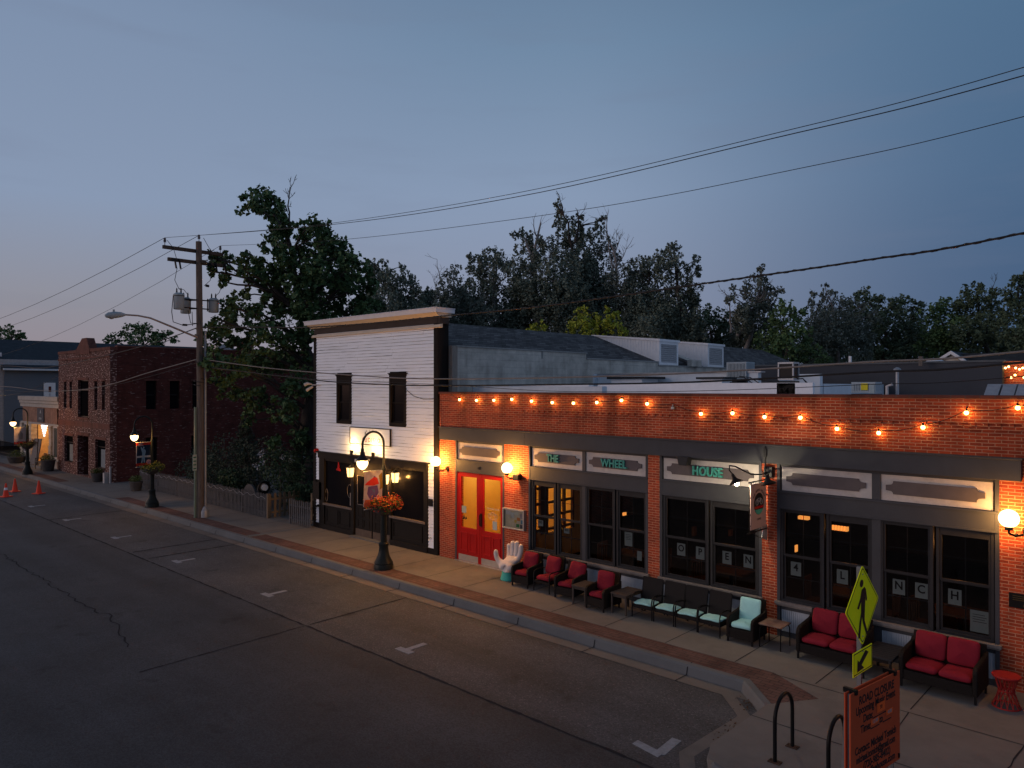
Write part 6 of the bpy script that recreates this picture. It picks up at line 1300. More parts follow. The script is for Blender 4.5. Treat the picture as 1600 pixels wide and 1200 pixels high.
wire('service_cable', through([(PX, PY, 6.75), onY(270, 526, -1.8), onY(212, 544, -1.8), onY(120, 566, -1.8), onY(60, 575, -1.8), onY(0, 572, -1.8), (-60, -1.8, 6.0)]), .018, 'upper dark cable sagging left from the pole across the old brick front')
wire('service_cable', through([(PX, PY, 5.5), onY(175, 602, -1.8), onY(60, 612, -1.8), onY(0, 610, -1.8), (-60, -1.8, 4.3)]), .008, 'thin wire sagging left from the pole just under the grey cable')
wire('service_cable', through([onY(90, 588, 1.8), onY(55, 606, 1.5), onY(30, 615, 1.2), onY(0, 618, 1.0)]), .012, 'short slanting service wire on the blue grey house')

# ------------------------------------------------------------------ rooftop equipment behind the parapet
def P(px, py, y): return onY(px, py, y)
def rbox(name, px0, py0, px1, py1, y, dep, m, label=None, cat_=None, zb=4.0, parent=None, bevel=.015):
    a = P(px0, py0, y); c = P(px1, py1, y); q = MB(); q.box(a.x, c.x, y, y + dep, zb, a.z); o = q.build(name, m, parent, bevel=bevel)
    if label: tag(o, label, cat_)
    return o, a, c
e = empty('roof_curb', (2, 3.0, 4.1), 'pale blue grey membrane covered roof curbs behind the left of the parapet', 'roof curb')
q = MB(); a = P(704, 604, 1.2); c = P(920, 611, 1.2); q.box(a.x, c.x + .4, 1.2, 1.4, 4.05, a.z); q.build('low_curb', 'membrane', e)
q = MB(); q.box(.45, 6.1, 6.6, 6.8, 4.05, 5.02); q.box(.45, .52, 6.4, 6.6, 4.05, 5.04); q.box(6.1, 7.3, 8.0, 8.2, 4.05, 4.98); q.box(.2, 7.3, 8.3, 13.8, 4.05, 4.7); q.build('raised_roof', 'membrane', e)
q = MB(); q.box(.40, 6.2, 6.55, 6.85, 5.02, 5.05); q.build('metal_edge', 'galv', e)
q = MB(); a = P(795, 601, 2.6); c = P(920, 611, 2.6); q.box(a.x, c.x, 2.6, 2.8, 4.05, 4.66); q.box(c.x, 9.0, 3.0, 3.1, 4.05, 4.70); q.build('white_curb', 'membrane_white', e)
e = empty('roof_hatch', (3.6, 5.5, 4.1), 'low white roof hatch with a dark flat cap', 'roof hatch')
q = MB(); a = P(955, 592, 5.5); c = P(1003, 599, 5.5); q.box(a.x, c.x, 5.5, 6.4, 4.1, a.z - .01); q.build('curb', 'membrane_white', e); q = MB(); q.box(a.x - .1, c.x + .2, 5.4, 6.5, a.z - .01, a.z + .06); q.build('cap', 'grey_dark', e)
e = empty('roof_hatch', (6, 5.5, 4.1), 'second dark capped roof hatch below the first condenser unit', 'roof hatch')
q = MB(); a = P(1095, 592, 5.6); c = P(1128, 599, 5.6); q.box(a.x, c.x, 5.6, 6.2, 4.1, a.z - .01); q.build('curb', 'membrane_white', e); q = MB(); q.box(a.x - .1, c.x + .1, 5.5, 6.3, a.z - .01, a.z + .05); q.build('cap', 'grey_dark', e)
def condenser(px0, py0, px1, py1, y, label, dark=False, fins=True, group='rooftop condenser units'):
    a = P(px0, py0, y); c = P(px1, py1, y); w_ = (c.x - a.x); e = empty('condenser_unit', ((a.x + c.x) / 2, y, c.z), label, 'air conditioner', group)
    x0, x1, z0, z1 = a.x, c.x, c.z, a.z; d = w_ * .9
    q = MB(); q.box(x0, x1, y, y + d, z1 - .05, z1); q.box(x0, x1, y, y + d, z0, z0 + .05)
    for xx in (x0, x1 - .04):
        for yy in (y, y + d - .04): q.box(xx, xx + .04, yy, yy + .04, z0 + .05, z1 - .05)
    q.build('casing', 'xfmr' if not dark else 'galv', e, bevel=.006)
    q = MB(); q.box(x0 + .03, x1 - .03, y + .03, y + d - .03, z0 + .05, z1 - .05); q.build('coil', 'blackmetal', e)
    if fins:
        q = MB(); n = 12
        for k in range(n): xx = x0 + .04 + (w_ - .08) * k / n; q.box(xx, xx + .025, y + .005, y + .03, z0 + .05, z1 - .05); yy = y + .04 + (d - .08) * k / n; q.box(x1 - .03, x1 - .005, yy, yy + .025, z0 + .05, z1 - .05)
        q.build('louvre', 'xfmr', e)
    q = MB(); q.box(x0, x1, y, y + d, c.z - .25, c.z - .02); q.build('stand', 'blackmetal', e); return e, x0, x1, z0, z1, d
condenser(1135, 566, 1166, 593, 6.5, 'pale finned rooftop condenser left of the black one')
condenser(1215, 566, 1240, 594, 6.2, 'black panelled rooftop condenser with grey casing', True, False)
r1 = condenser(1330, 597, 1368, 614, 4.0, 'wide rooftop condenser with a yellow label at the parapet')
q = MB(); q.box(r1[2] - .30, r1[2] - .16, 3.985, 4.0, r1[4] - .18, r1[4] - .03); q.build('yellow_label', mat('yellow_label', (.6, .5, .03), .6), r1[0]); q = MB(); q.box(r1[2] - .13, r1[2] - .02, 3.985, 4.0, r1[4] - .25, r1[4] - .05); q.build('white_label', 'paper', r1[0])
e = empty('perforated_vent_box', (0, 0, 0), 'small pale box with a mottled grille just above the parapet', 'vent'); a = P(1213, 598, 3.0); c = P(1243, 611, 3.0); e.location = (a.x, 3, 4.1)
q = MB(); q.box(a.x, c.x, 3, 3.5, 4.08, a.z); q.build('box', 'xfmr', e, bevel=.01); q = MB(); r_ = random.Random(4)
for i in range(16):
    for j in range(8):
        if r_.random() < .5: x = a.x + .05 + i * .022; z = a.z - .05 - j * .026; q.box(x, x + .017, 2.992, 3.0, z - .02, z)
q.build('grille', 'blackmetal', e)
e = empty('round_vent', (0, 0, 0), 'short round galvanised roof vent with a flat cap', 'vent'); a = P(1114, 611, 3.4); e.location = (a.x, 3.4, 4.1)
q = MB(); q.lathe([(.15, 0), (.15, .46), (.12, .47), (.12, .50), (.17, .51), (.17, .54), (.05, .56)], (a.x, 3.4, 4.1), 20); q.build('duct', 'galv', e, smooth=35)
e = empty('vent_pipe', (0, 0, 0), 'tall thin pale vent pipe with a cap standing before the dark wall', 'vent pipe'); a = P(1402, 611, 5.0); tz = P(1402, 576, 5.0).z; e.location = (a.x, 5, 4.1)
q = MB(); q.tube([(a.x, 5, 4.0), (a.x, 5, tz)], .035, 10); q.lathe([(.075, 0), (.085, .03), (.02, .07)], (a.x, 5, tz - .04), 12); q.build('pipe', 'galv', e, smooth=40)
q = MB(); a = P(1386, 611, 2.5); q.tube([(a.x, 2.5, 4.0), (a.x, 2.5, 4.62), (a.x + .1, 2.5, 4.66)], .03, 8); tag(q.build('plastic_pipe', 'offwhite', smooth=50), 'short white plastic elbow pipe at the parapet', 'pipe')
for i, (p0, l) in enumerate(((1537, 'leftmost hooded metal roof vent at the right end of the parapet'), (1562, 'second hooded metal roof vent at the right end of the parapet'), (1586, 'third hooded metal roof vent at the right edge'))):
    a = P(p0, 600, 3.0); c = P(p0 + 22, 613, 3.0); e = empty('hooded_vent', (a.x, 3, 4.1), l, 'vent', 'hooded vents on the roof')
    q = MB(); q.prism([(3.0, 4.45), (3.35, a.z), (3.6, a.z), (3.6, 4.08), (3.3, 4.08)], a.x, c.x, 'x'); q.build('hood', 'galv', e, bevel=.006)
    q = MB(); q.add([(a.x + .03, 3.0, 4.44), (c.x - .03, 3.0, 4.44), (c.x - .03, 3.33, a.z - .03), (a.x + .03, 3.33, a.z - .03)], [(0, 1, 2, 3)]); q.v = [(x, y - .01, z) for x, y, z in q.v]; q.build('mesh_face', mat('dusty_mesh', (.10, .095, .08), .8), e)
e = empty('roof_cables', (6, 6, 4.5), 'black cables drooping between the condenser units', 'cables')
q = MB()
for (a0, b0, a1, b1, y) in ((1150, 590, 1190, 612, 5), (1155, 588, 1205, 614, 5.2), (1245, 592, 1272, 612, 5), (1248, 592, 1268, 613, 5.1), (1140, 598, 1220, 600, 5.4), (1250, 612, 1258, 613, 4)):
    A0 = P(a0, b0, y); B0 = P(a1, b1, y); q.tube([A0, A0.lerp(B0, .35) + Vector((0, 0, .12)), A0.lerp(B0, .75) + Vector((0, 0, .08)), B0], .014, 6)
q.build('cable', 'wire', e, smooth=70)
# dark metal walled building behind
db = empty('dark_metal_building', (9, 14, 0), 'long dark grey metal sided building behind the restaurant roof', 'building')
q = MB(); q.box(2.5, 10.7, 14, 24, 0, 5.40); q.build('wall', 'tin_wall', db); q = MB(); q.box(2.45, 10.75, 13.95, 24.05, 5.40, 5.46); q.build('roof_edge', mat('dark_edge', (.09, .095, .10), .5), db)
q = MB(); q.box(10.7, 16, 14.3, 24, 0, 5.42); q.build('brick_wall', 'brick', db)
e = empty('string_lights', (11, 14.2, 5.3), 'cluster of warm bulbs strung on the brick wall at the far right edge', 'string lights')
q = MB(); q.tube([P(1568, 572, 14.2), P(1584, 573, 14.2), P(1600, 574, 14.2), P(1620, 575, 14.2)], .01, 5); q.tube([P(1572, 590, 14.2), P(1590, 582, 14.2)], .01, 5); q.build('cord', 'wire', e)
for px, py in ((1571, 575), (1576, 573), (1587, 575), (1593, 577), (1598, 575), (1586, 586), (1580, 590), (1600, 590), (1606, 576)):
    q = MB(); q.ball(tuple(P(px, py, 14.15)), .032, 10, 6); q.build('bulb', 'bulb', e); lamp_or_fill(e, tuple(P(px, py, 14.15) - Vector((11, 14.2, 5.3))), .5, (1, .52, .09), .02)
e = empty('small_gabled_house', (9.3, 26, 0), 'small house with white edged gable peeking over the dark building', 'house'); a = P(1462, 570, 26); m_ = P(1487, 555, 26); c = P(1512, 571, 26)
q = MB(); q.prism([(a.x, 0), (c.x, 0), (c.x, c.z), (m_.x, m_.z), (a.x, a.z)], 26, 34, 'y'); q.build('wall', 'grey_wall', e)
q = MB(); q.prism([(a.x - .2, a.z - .1), (m_.x, m_.z + .05), (c.x + .2, c.z - .1), (c.x + .2, c.z + .05), (m_.x, m_.z + .2), (a.x - .2, a.z + .05)], 25.8, 26.0, 'y'); q.build('barge_board', 'membrane_white', e)
q = MB(); q.prism([(a.x - .2, a.z + .05), (m_.x, m_.z + .2), (c.x + .2, c.z + .05), (m_.x, m_.z + .06)], 26.0, 34.2, 'y'); q.box(m_.x, m_.x + 6, 27, 34, c.z - .3, m_.z + .1); q.build('roof', 'shingle_far', e)
q = MB(); a = P(1435, 572, 13.5); q.box(a.x, a.x + .12, 13.5, 13.62, 5.3, P(1435, 557, 13.5).z); tag(q.build('roof_stack', 'pole_wood'), 'short brown post on the dark building roof', 'post')
q = MB(); a = P(1448, 573, 13.6); q.ball((a.x, 14.6, 5.42), .3, 14, 8, (1, 1, .5)); tag(q.build('roof_dome', 'membrane', smooth=60), 'small pale round skylight dome on the dark building roof', 'skylight')
q = MB(); a = P(1312, 572, 13.5); q.box(a.x, a.x + .08, 14.4, 14.5, 5.3, 5.72); tag(q.build('roof_stack', 'membrane_white'), 'short thin white pipe on the dark building roof', 'pipe')

# ------------------------------------------------------------------ cones, planters, yard things
def cone(x, y, label, rz=0, band=False):
    e = empty('traffic_cone', (x, y, Zr), label, 'traffic cone', 'orange traffic cones in the road', rz)
    q = MB(); q.box(-.19, .19, -.19, .19, 0, .035); q.build('base', 'cone', e, bevel=.01, world=False); q = MB(); q.lathe([(.13, .035), (.115, .06), (.03, .57), (.025, .59)], (0, 0, 0), 16); q.build('body', 'cone', e, smooth=40, world=False)
    if band: q = MB(); q.lathe([(.078, .28), (.060, .40)], (0, 0, 0), 16); q.lathe([(.052, .43), (.043, .49)], (0, 0, 0), 16); q.build('reflective_band', 'refl_white', e, smooth=40, world=False)
cone(-22.6, -5.0, 'orange cone with white bands, nearest the road centre', .3, True)
cone(-24.2, -4.3, 'plain orange cone at the middle, farthest of the three', .1)
cone(-22.65, -3.75, 'plain orange cone on the right, nearest the kerb', .5)
def planter(x, y, label, r=.27, h=.42, leaf=None, n=300, fl=None, seed=1):
    e = empty('planter', (x, y, 0), label, 'planter', 'planters along the left pavement')
    q = MB(); q.lathe([(r * .72, 0), (r * .8, .05), (r, h - .06), (r * 1.08, h - .05), (r * 1.08, h), (r * .95, h)], (0, 0, 0), 18); q.build('pot', 'terracotta', e, smooth=35, world=False)
    q = MB(); leafball(q, (0, 0, h + .1), r * 1.05, n, .08, seed, .6, .3); q.build('foliage', leaf or fl_leaf, e, world=False)
planter(-24.0, -.95, 'dark round planter against the front corner of the old brick building', seed=3)
planter(-19.3, -.85, 'dark round planter at the left end of the picket fence', seed=4)
planter(-31.0, -1.2, 'square looking dark planter between the bench and the old brick building', r=.35, h=.6, seed=5)
planter(-37.3, -1.2, 'dark planter with shrubs left of the shop steps', r=.5, h=.4, seed=6, n=500)
q = MB(); q.box(-23.2, -23.0, -.95, -.75, .0, .5); q.tube([(-22.9, -.72, 0), (-22.9, -.72, .8)], .05, 8); tag(q.build('gas_meter', 'galv'), 'small grey pipe and meter at the corner of the old brick building', 'meter')
# black railing and red cart at the far left
e = empty('iron_railing', (-44, -.8, 0), 'black iron railing far left beyond the shop', 'railing'); q = MB()
for k in range(40): q.bar((-48 + k * .22, -.5, 0), (-48 + k * .22, -.5, .95), .03, .03)
q.bar((-48, -.5, .95), (-39.3, -.5, .95), .05, .05); q.bar((-48, -.5, .2), (-39.3, -.5, .2), .05, .05); q.build('rail', 'blackmetal', e)
e = empty('red_wagon', (-44.5, -1.8, 0), 'red wooden wagon with a black spoked wheel at the far left edge', 'wagon'); q = MB(); q.box(-46.5, -42.6, -2.1, -1.2, 1.1, 1.9); q.box(-46.3, -42.8, -2.0, -1.3, .6, 1.1); q.build('body', mat('dull_red', (.16, .025, .02), .6), e, bevel=.03)
def wheel(cx, cy, cz, r):
    q = MB(); q.tube([(cx + r * math.cos(t * PI / 12), cy, cz + r * math.sin(t * PI / 12)) for t in range(25)], .035, 6)
    for t in range(10): q.bar((cx, cy, cz), (cx + r * math.cos(t * PI / 5), cy, cz + r * math.sin(t * PI / 5)), .03, .03)
    q.build('wheel', 'blackmetal', e)
wheel(-42.3, -1.15, .75, .7); wheel(-45.4, -1.15, .75, .7)
q = MB(); q.box(-46.3, -45.9, -2.15, -2.1, 2.05, 2.25); q.build('lamp', 'shop_lamp', e)
# yard behind the fence
e = empty('patio_table', (-11.6, 3.1, 0), 'silver topped patio table in the yard beside the white building', 'table'); q = MB(); q.box(-12.8, -8.6, 2.7, 3.6, 1.22, 1.28); q.build('table_top', 'tarp', e, bevel=.01)
for x in (-12.6, -11.2, -9.8, -8.8):
    for y in (2.8, 3.5): q = MB(); q.bar((x, y, 0), (x, y, 1.22), .05, .05); q.build('leg', 'galv', e)
q = MB(); q.box(-12.9, -11.9, 2.9, 3.4, 1.28, 1.70); tag(q.build('steel_cooler', 'tarp', bevel=.03), 'boxy silver cooler on the patio table beside the white building', 'cooler')
def fold_chair(x, y, rz, label):
    e = empty('patio_chair', (x, y, 0), label, 'chair', 'patio chairs in the yard', rz); q = MB(); q.box(-.22, .22, -.22, .22, .42, .45); q.build('seat', 'blackmetal', e, world=False); q = MB(); q.bar((-.2, .22, .44), (-.2, .3, .95), .03, .03); q.bar((.2, .22, .44), (.2, .3, .95), .03, .03); q.box(-.2, .2, .25, .28, .7, .93); q.build('backrest', 'blackmetal', e, world=False)
    for sx in (-.2, .2):
        for sy in (-.2, .2): q = MB(); q.bar((sx, sy, 0), (sx, sy, .43), .03, .03); q.build('leg', 'galv', e, world=False)
fold_chair(-11.8, 2.2, .3, 'left dark patio chair in front of the silver table'); fold_chair(-10.3, 2.1, -.4, 'right dark patio chair in front of the silver table')
q = MB(); q.tube([(-7.9, 2.0, 0), (-7.75, 2.0, 2.9)], .03, 8); tag(q.build('leaning_pole', 'galv'), 'thin pale pole standing in the yard by the white building corner', 'pole')
e = empty('yard_wheel', (-9.6, .6, .5), 'old wheel with a pale hub leaning behind the picket fence', 'wheel'); q = MB(); q.tube([(-9.9 + .0, .2 + .2 * math.cos(t * PI / 12), .92 + .2 * math.sin(t * PI / 12)) for t in range(25)], .05, 8); q.build('tyre', 'blackmetal', e, smooth=60); q = MB(); q.tube([(-9.9, .2, .92), (-9.8, .2, .92)], .11, 14); q.build('hub', 'membrane_white', e); q = MB(); q.bar((-9.9, .2, 0), (-9.9, .2, 1.0), .06, .06); q.build('axle_post', 'blackmetal', e)
e = empty('cable_spool', (-11.3, .4, 0), 'grey wooden cable spool standing behind the picket fence', 'spool'); q = MB(); q.tube([(-11.3, .35, .4), (-11.3, .42, .4)], .5, 24); q.tube([(-11.3, .42, .4), (-11.3, .9, .4)], .22, 16); q.tube([(-11.3, .9, .4), (-11.3, .97, .4)], .5, 24); q.build('spool', 'fence', e)

# ------------------------------------------------------------------ trees
def foliage(mb, c, r, n, size, r_, up=0.0, aspect=.36, flat=1.0):
    for _ in range(n):
        while True:
            d = Vector((r_.uniform(-1, 1), r_.uniform(-1, 1), r_.uniform(-1, 1)))
            if .05 < d.length < 1: break
        d = d * (d.length ** -.35)
        p = c + Vector((d.x * r, d.y * r, d.z * r * flat)); s = size * r_.uniform(.55, 1.35)
        a = Vector((r_.gauss(0, 1), r_.gauss(0, 1), r_.gauss(0, .6) + up)).normalized(); b = a.cross(Vector((r_.gauss(0, 1), r_.gauss(0, 1), r_.gauss(0, 1)))).normalized()
        w_ = s * aspect; fold = a.cross(b) * w_ * .35
        k = len(mb.v); mb.v += [tuple(p - a * s * .5), tuple(p + b * w_ + fold), tuple(p + a * s * .5), tuple(p - b * w_ + fold)]; mb.f += [(k, k + 1, k + 2), (k, k + 2, k + 3)]
def limb(mb, a, b, r0, r1, r_, sag=.12, n=5):
    a = Vector(a); b = Vector(b); L = (b - a).length; pts = []; j = Vector((r_.gauss(0, 1), r_.gauss(0, 1), r_.gauss(0, .5))) * L * .05
    for i in range(n + 1):
        t = i / n; p = a.lerp(b, t) + j * math.sin(PI * t) + Vector((0, 0, L * sag * math.sin(PI * t) * (1 if b.z < a.z + L * .7 else .2)))
        if 0 < i < n: p += Vector((r_.gauss(0, 1), r_.gauss(0, 1), r_.gauss(0, 1))) * L * .018
        pts.append(p)
    mb.tube(pts, [r0 + (r1 - r0) * i / n for i in range(n + 1)], 6, False); return pts
DENS = 2.6; G2 = 'cottonwoods behind the roofs'
def tree(name, label, cat_, group, base, d, clumps, leaf, bark, size, dens, seed, trunk_r=.25, fork=.45, jit=1.0, up=.2, aspect=.36, twigs=0, bare=(), trunk_top=None, flat=1.0):
    feather = group == G2 or 'silvery' in label
    r_ = random.Random(seed); bx = at(base, 605, d); m_ = d / FPX; e = empty(name, (bx.x, bx.y, -.1), label, cat_, group)
    C_ = []
    for px, py, rp in clumps:
        dj = d + r_.uniform(-1, 1) * jit * (1.0 + rp * m_); C_.append((at(px, py, dj), rp * dj / FPX))
    topz = max(c.z for c, r in C_); 
    tp = at(*trunk_top, d) if trunk_top else Vector((bx.x, bx.y, 0)) + (sum((c for c, r in C_), Vector()) / len(C_) - Vector((bx.x, bx.y, 0))) * .9
    tk = MB(); a = Vector((bx.x, bx.y, -.1)); lead = limb(tk, a, tp, trunk_r, trunk_r * .35, r_, .02, 8)
    top_c = max(C_, key=lambda q: q[0].z)[0]; lead2 = limb(tk, tp, top_c, trunk_r * .35, trunk_r * .08, r_, .02, 6); spine = lead[2:] + lead2[1:]
    for c, r in C_:
        o = min(spine, key=lambda p: (Vector((p.x, p.y, 0)) - Vector((c.x, c.y, 0))).length * .6 + abs(p.z - (c.z - .5 * (Vector((p.x, p.y, 0)) - Vector((c.x, c.y, 0))).length)))
        L = (c - o).length; rr = min(trunk_r * .4, .02 + L * .016); pl = limb(tk, o, c, rr, rr * .35, r_, .08)
        for k in range(3 + twigs):
            q_ = c + Vector((r_.gauss(0, 1), r_.gauss(0, 1), r_.gauss(0, 1) + .3)).normalized() * r * r_.uniform(.6, 1.05 + .12 * twigs); limb(tk, pl[-2].lerp(pl[-1], r_.random()), q_, rr * .35, .006, r_, 0, 3)
    for (x0, y0, x1, y1, rw) in bare:
        A0 = at(x0, y0, d - .5); B0 = at(x1, y1, d - .5); pl = limb(tk, A0, B0, rw, rw * .25, r_, 0, 6)
        for k in range(7):
            s0 = pl[r_.randint(1, 6)]; L = (B0 - A0).length; q_ = s0 + (B0 - A0).normalized() * L * r_.uniform(.08, .3) + Vector((r_.gauss(0, 1), r_.gauss(0, 1), r_.gauss(0, .6))) * L * .13
            p2 = limb(tk, s0, q_, rw * .22, .008, r_, 0, 4)
            for _ in range(2): q3 = p2[-2] + Vector((r_.gauss(0, 1), r_.gauss(0, 1), r_.gauss(0, 1) + .8)) * L * .06; limb(tk, p2[2], q3, .01, .005, r_, 0, 2)
    tk.build('trunk', bark, e, smooth=70)
    lf_ = MB()
    if feather:      # lower fill so that the crown is closed below its ragged top
        ys = [c.z for c, r in C_]; lo = min(ys); k0 = [(c, r) for c, r in C_ if c.z < lo + (max(ys) - lo) * .55]
        C_ += [(c + Vector((r_.gauss(0, r * .6), r_.gauss(0, r * .6), -r * r_.uniform(.6, 1.6))), r * 1.05) for c, r in k0 for _ in range(2)]
    for c, r in C_:
        # many small upright tufts scattered through each clump leave gaps and a ragged edge
        if feather: nt_ = max(8, int(20 * min(1.8, r / .6))); tr0, tr1, sc_r = .14, .34, 1.15
        else: nt_ = max(8, int(20 * min(1.8, r / .6))); tr0, tr1, sc_r = .2, .45, 1.06
        per = int(dens * DENS * (r / size) ** 2 / nt_) + 3
        for _ in range(nt_):
            dd = Vector((r_.gauss(0, 1), r_.gauss(0, 1), r_.gauss(0, 1))).normalized() * r * sc_r * r_.uniform(.2, 1) ** .6; foliage(lf_, c + dd, r * r_.uniform(tr0, tr1), per, size, r_, up, aspect, 1.7 if feather else 1.0)
    lf_.build('foliage', leaf, e); return e
L_big = leafmat('broad_leaves', (.035, .07, .028), (.09, .165, .06), 1.1); L_cot = leafmat('grey_green_leaves', (.065, .088, .066), (.20, .24, .19), .45); L_dk = leafmat('dark_leaves', (.045, .068, .045), (.11, .16, .09), .5)
L_mid = leafmat('mid_green_leaves', (.045, .085, .035), (.12, .20, .07), .7); L_yel = leafmat('yellow_green_leaves', (.18, .21, .02), (.42, .45, .05), 1.3); L_gry = leafmat('silver_leaves', (.07, .09, .072), (.19, .22, .18), .5)
big = [(389, 317, 20), (410, 312, 20), (427, 320, 18), (415, 332, 13), (435, 337, 14), (430, 350, 18), (447, 352, 13), (435, 367, 20), (455, 364, 14), (470, 362, 13), (488, 352, 18), (500, 366, 20), (485, 380, 22), (507, 380, 20), (425, 386, 12), (411, 387, 8), (442, 390, 20), (450, 404, 18), (470, 396, 16), (512, 392, 20), (530, 387, 18), (541, 400, 20), (552, 417, 22), (568, 422, 14), (336, 404, 13), (328, 424, 11), (350, 408, 14), (354, 428, 14), (347, 440, 8), (382, 402, 12), (374, 417, 17), (392, 430, 18), (410, 418, 18), (410, 438, 14), (426, 428, 16),
       (440, 428, 24), (464, 425, 26), (488, 420, 26), (512, 415, 26), (532, 428, 26), (440, 468, 26), (472, 455, 30), (480, 475, 30), (515, 455, 30), (548, 455, 28), (575, 470, 26), (585, 445, 14), (430, 450, 14), (356, 478, 17), (380, 462, 13), (370, 492, 22), (345, 500, 20), (330, 530, 22), (370, 530, 26), (410, 500, 26), (410, 475, 16), (450, 508, 32), (490, 510, 32), (530, 500, 30), (565, 500, 26), (332, 565, 18), (362, 575, 26), (402, 570, 30), (440, 575, 28), (470, 595, 26), (400, 618, 22), (362, 615, 18), (385, 650, 14), (445, 645, 24), (470, 685, 18), (430, 690, 14), (460, 540, 28), (420, 540, 26), (340, 595, 12)]
tree('shade_tree', 'large dark broad leaved tree with an open top between the brick and white buildings', 'tree', None, 472, 27.5, big, L_big, 'bark', .175, 9, 21, .38, jit=1.1, up=-.2, aspect=.42, bare=[(452, 352, 455, 292, .045)], trunk_top=(462, 440))
G2 = 'cottonwoods behind the roofs'; G3 = 'dark trees along the right skyline'
tree('cottonwood_tree', 'spiky topped grey green cottonwood just right of the large shade tree', 'tree', G2, 605, 50, [(576, 415, 7), (579, 430, 10), (585, 415, 10), (590, 430, 14), (600, 408, 7), (602, 425, 12), (610, 440, 20), (628, 420, 7), (632, 435, 12), (640, 450, 16), (585, 450, 20), (605, 465, 26), (630, 470, 24), (648, 470, 16), (575, 475, 20), (600, 495, 26), (640, 495, 24), (655, 460, 10), (665, 475, 12), (672, 455, 8)], L_cot, 'bark', .17, 9, 31, .35, up=1.2, twigs=2)
tree('cottonwood_tree', 'leaning grey cottonwood with dead twigs above the white cornice', 'tree', G2, 705, 50, [(690, 452, 14), (700, 435, 14), (694, 475, 20), (712, 420, 9), (713, 450, 16), (720, 470, 24), (680, 485, 18), (740, 480, 20), (668, 470, 8), (705, 500, 24), (740, 505, 22)], L_gry, 'bark_pale', .16, 7, 32, .3, up=.6, twigs=4, bare=[(700, 470, 683, 405, .05), (690, 480, 675, 430, .04)])
tree('cottonwood_tree', 'broad grey green cottonwood with a dead grey stub above the dark roof', 'tree', G2, 790, 52, [(745, 410, 13), (760, 403, 14), (775, 396, 10), (772, 415, 18), (742, 430, 18), (760, 440, 24), (790, 410, 12), (800, 425, 18), (735, 455, 20), (775, 465, 26), (810, 445, 20), (750, 490, 26), (790, 495, 26), (725, 480, 18), (820, 480, 22), (735, 400, 5)], L_cot, 'bark_pale', .17, 10, 33, .4, up=.4, twigs=2, bare=[(835, 480, 845, 348, .22)])
tree('cottonwood_tree', 'cottonwood with a flat tipped side branch and pale split trunk', 'tree', G2, 838, 51, [(806, 368, 8), (815, 364, 8), (826, 372, 10), (820, 388, 14), (838, 382, 14), (852, 378, 12), (845, 400, 18), (830, 410, 18), (860, 400, 16), (850, 425, 20), (820, 430, 18), (865, 440, 22), (838, 455, 22), (860, 480, 26), (825, 490, 24)], L_cot, 'bark_pale', .17, 9, 34, .35, up=.3, twigs=2)
tree('cottonwood_tree', 'tallest cottonwood with a ragged open spire near the centre of the skyline', 'tree', G2, 895, 52, [(868, 316, 5), (872, 326, 8), (880, 338, 9), (872, 348, 9), (885, 358, 13), (900, 346, 9), (908, 341, 5), (905, 362, 12), (878, 375, 14), (895, 380, 18), (915, 378, 14), (930, 366, 12), (936, 352, 9), (942, 342, 7), (880, 400, 20), (905, 405, 22), (925, 398, 18), (888, 428, 24), (912, 435, 24), (880, 458, 24), (905, 470, 28), (930, 450, 22), (890, 500, 28), (925, 495, 26)], L_cot, 'bark', .18, 10, 35, .4, up=.5, twigs=2, bare=[(885, 350, 869, 298, .06), (899, 380, 902, 330, .10)])
tree('cottonwood_tree', 'thin half bare cottonwood with dead forked twigs right of the tallest one', 'tree', G2, 958, 51, [(946, 370, 8), (952, 385, 12), (940, 395, 12), (955, 410, 14), (945, 425, 14), (965, 400, 7), (968, 430, 14), (950, 450, 20), (975, 455, 16), (985, 410, 6), (990, 430, 9), (945, 480, 24), (975, 485, 22), (998, 470, 18)], L_gry, 'bark_pale', .16, 6, 36, .3, up=.5, twigs=5, bare=[(955, 440, 948, 345, .07), (960, 430, 970, 365, .05), (960, 425, 990, 370, .04)])
tree('cottonwood_tree', 'rounded grey green cottonwood before the drooping one at the right of the group', 'tree', G2, 1010, 50, [(985, 418, 10), (1000, 412, 10), (1012, 420, 14), (995, 435, 18), (1018, 440, 18), (985, 460, 18), (1005, 465, 24), (1030, 465, 20), (995, 495, 24), (1025, 495, 24), (1012, 404, 5)], L_cot, 'bark', .17, 9, 37, .3, up=.7, twigs=2)
tree('cottonwood_tree', 'cottonwood with a leaning rounded head and ragged right side at the edge of the group', 'tree', G2, 1050, 49, [(1055, 388, 9), (1043, 394, 12), (1030, 402, 13), (1050, 405, 15), (1022, 418, 14), (1040, 422, 16), (1062, 418, 9), (1088, 408, 8), (1080, 420, 12), (1090, 428, 8), (1072, 440, 14), (1050, 450, 18), (1085, 450, 12), (1075, 475, 18), (1045, 480, 24), (1080, 500, 18), (1060, 515, 24), (1085, 525, 16)], L_cot, 'bark', .17, 10, 38, .35, up=.2, twigs=2)
tree('cottonwood_tree', 'lone leaning cottonwood with pale trunk against the sky right of the group', 'tree', G2, 1150, 48, [(1190, 420, 7), (1188, 433, 11), (1178, 445, 12), (1195, 450, 12), (1170, 458, 12), (1186, 465, 16), (1200, 468, 9), (1213, 458, 8), (1222, 452, 5), (1205, 475, 7), (1172, 480, 16), (1188, 488, 14), (1143, 448, 6), (1138, 465, 6), (1148, 460, 5), (1160, 495, 16), (1180, 510, 18), (1162, 520, 16)], L_gry, 'bark_pale', .16, 9, 39, .3, up=.4, twigs=2, bare=[(1152, 525, 1196, 450, .14), (1142, 520, 1142, 465, .08), (1142, 470, 1126, 452, .05)])
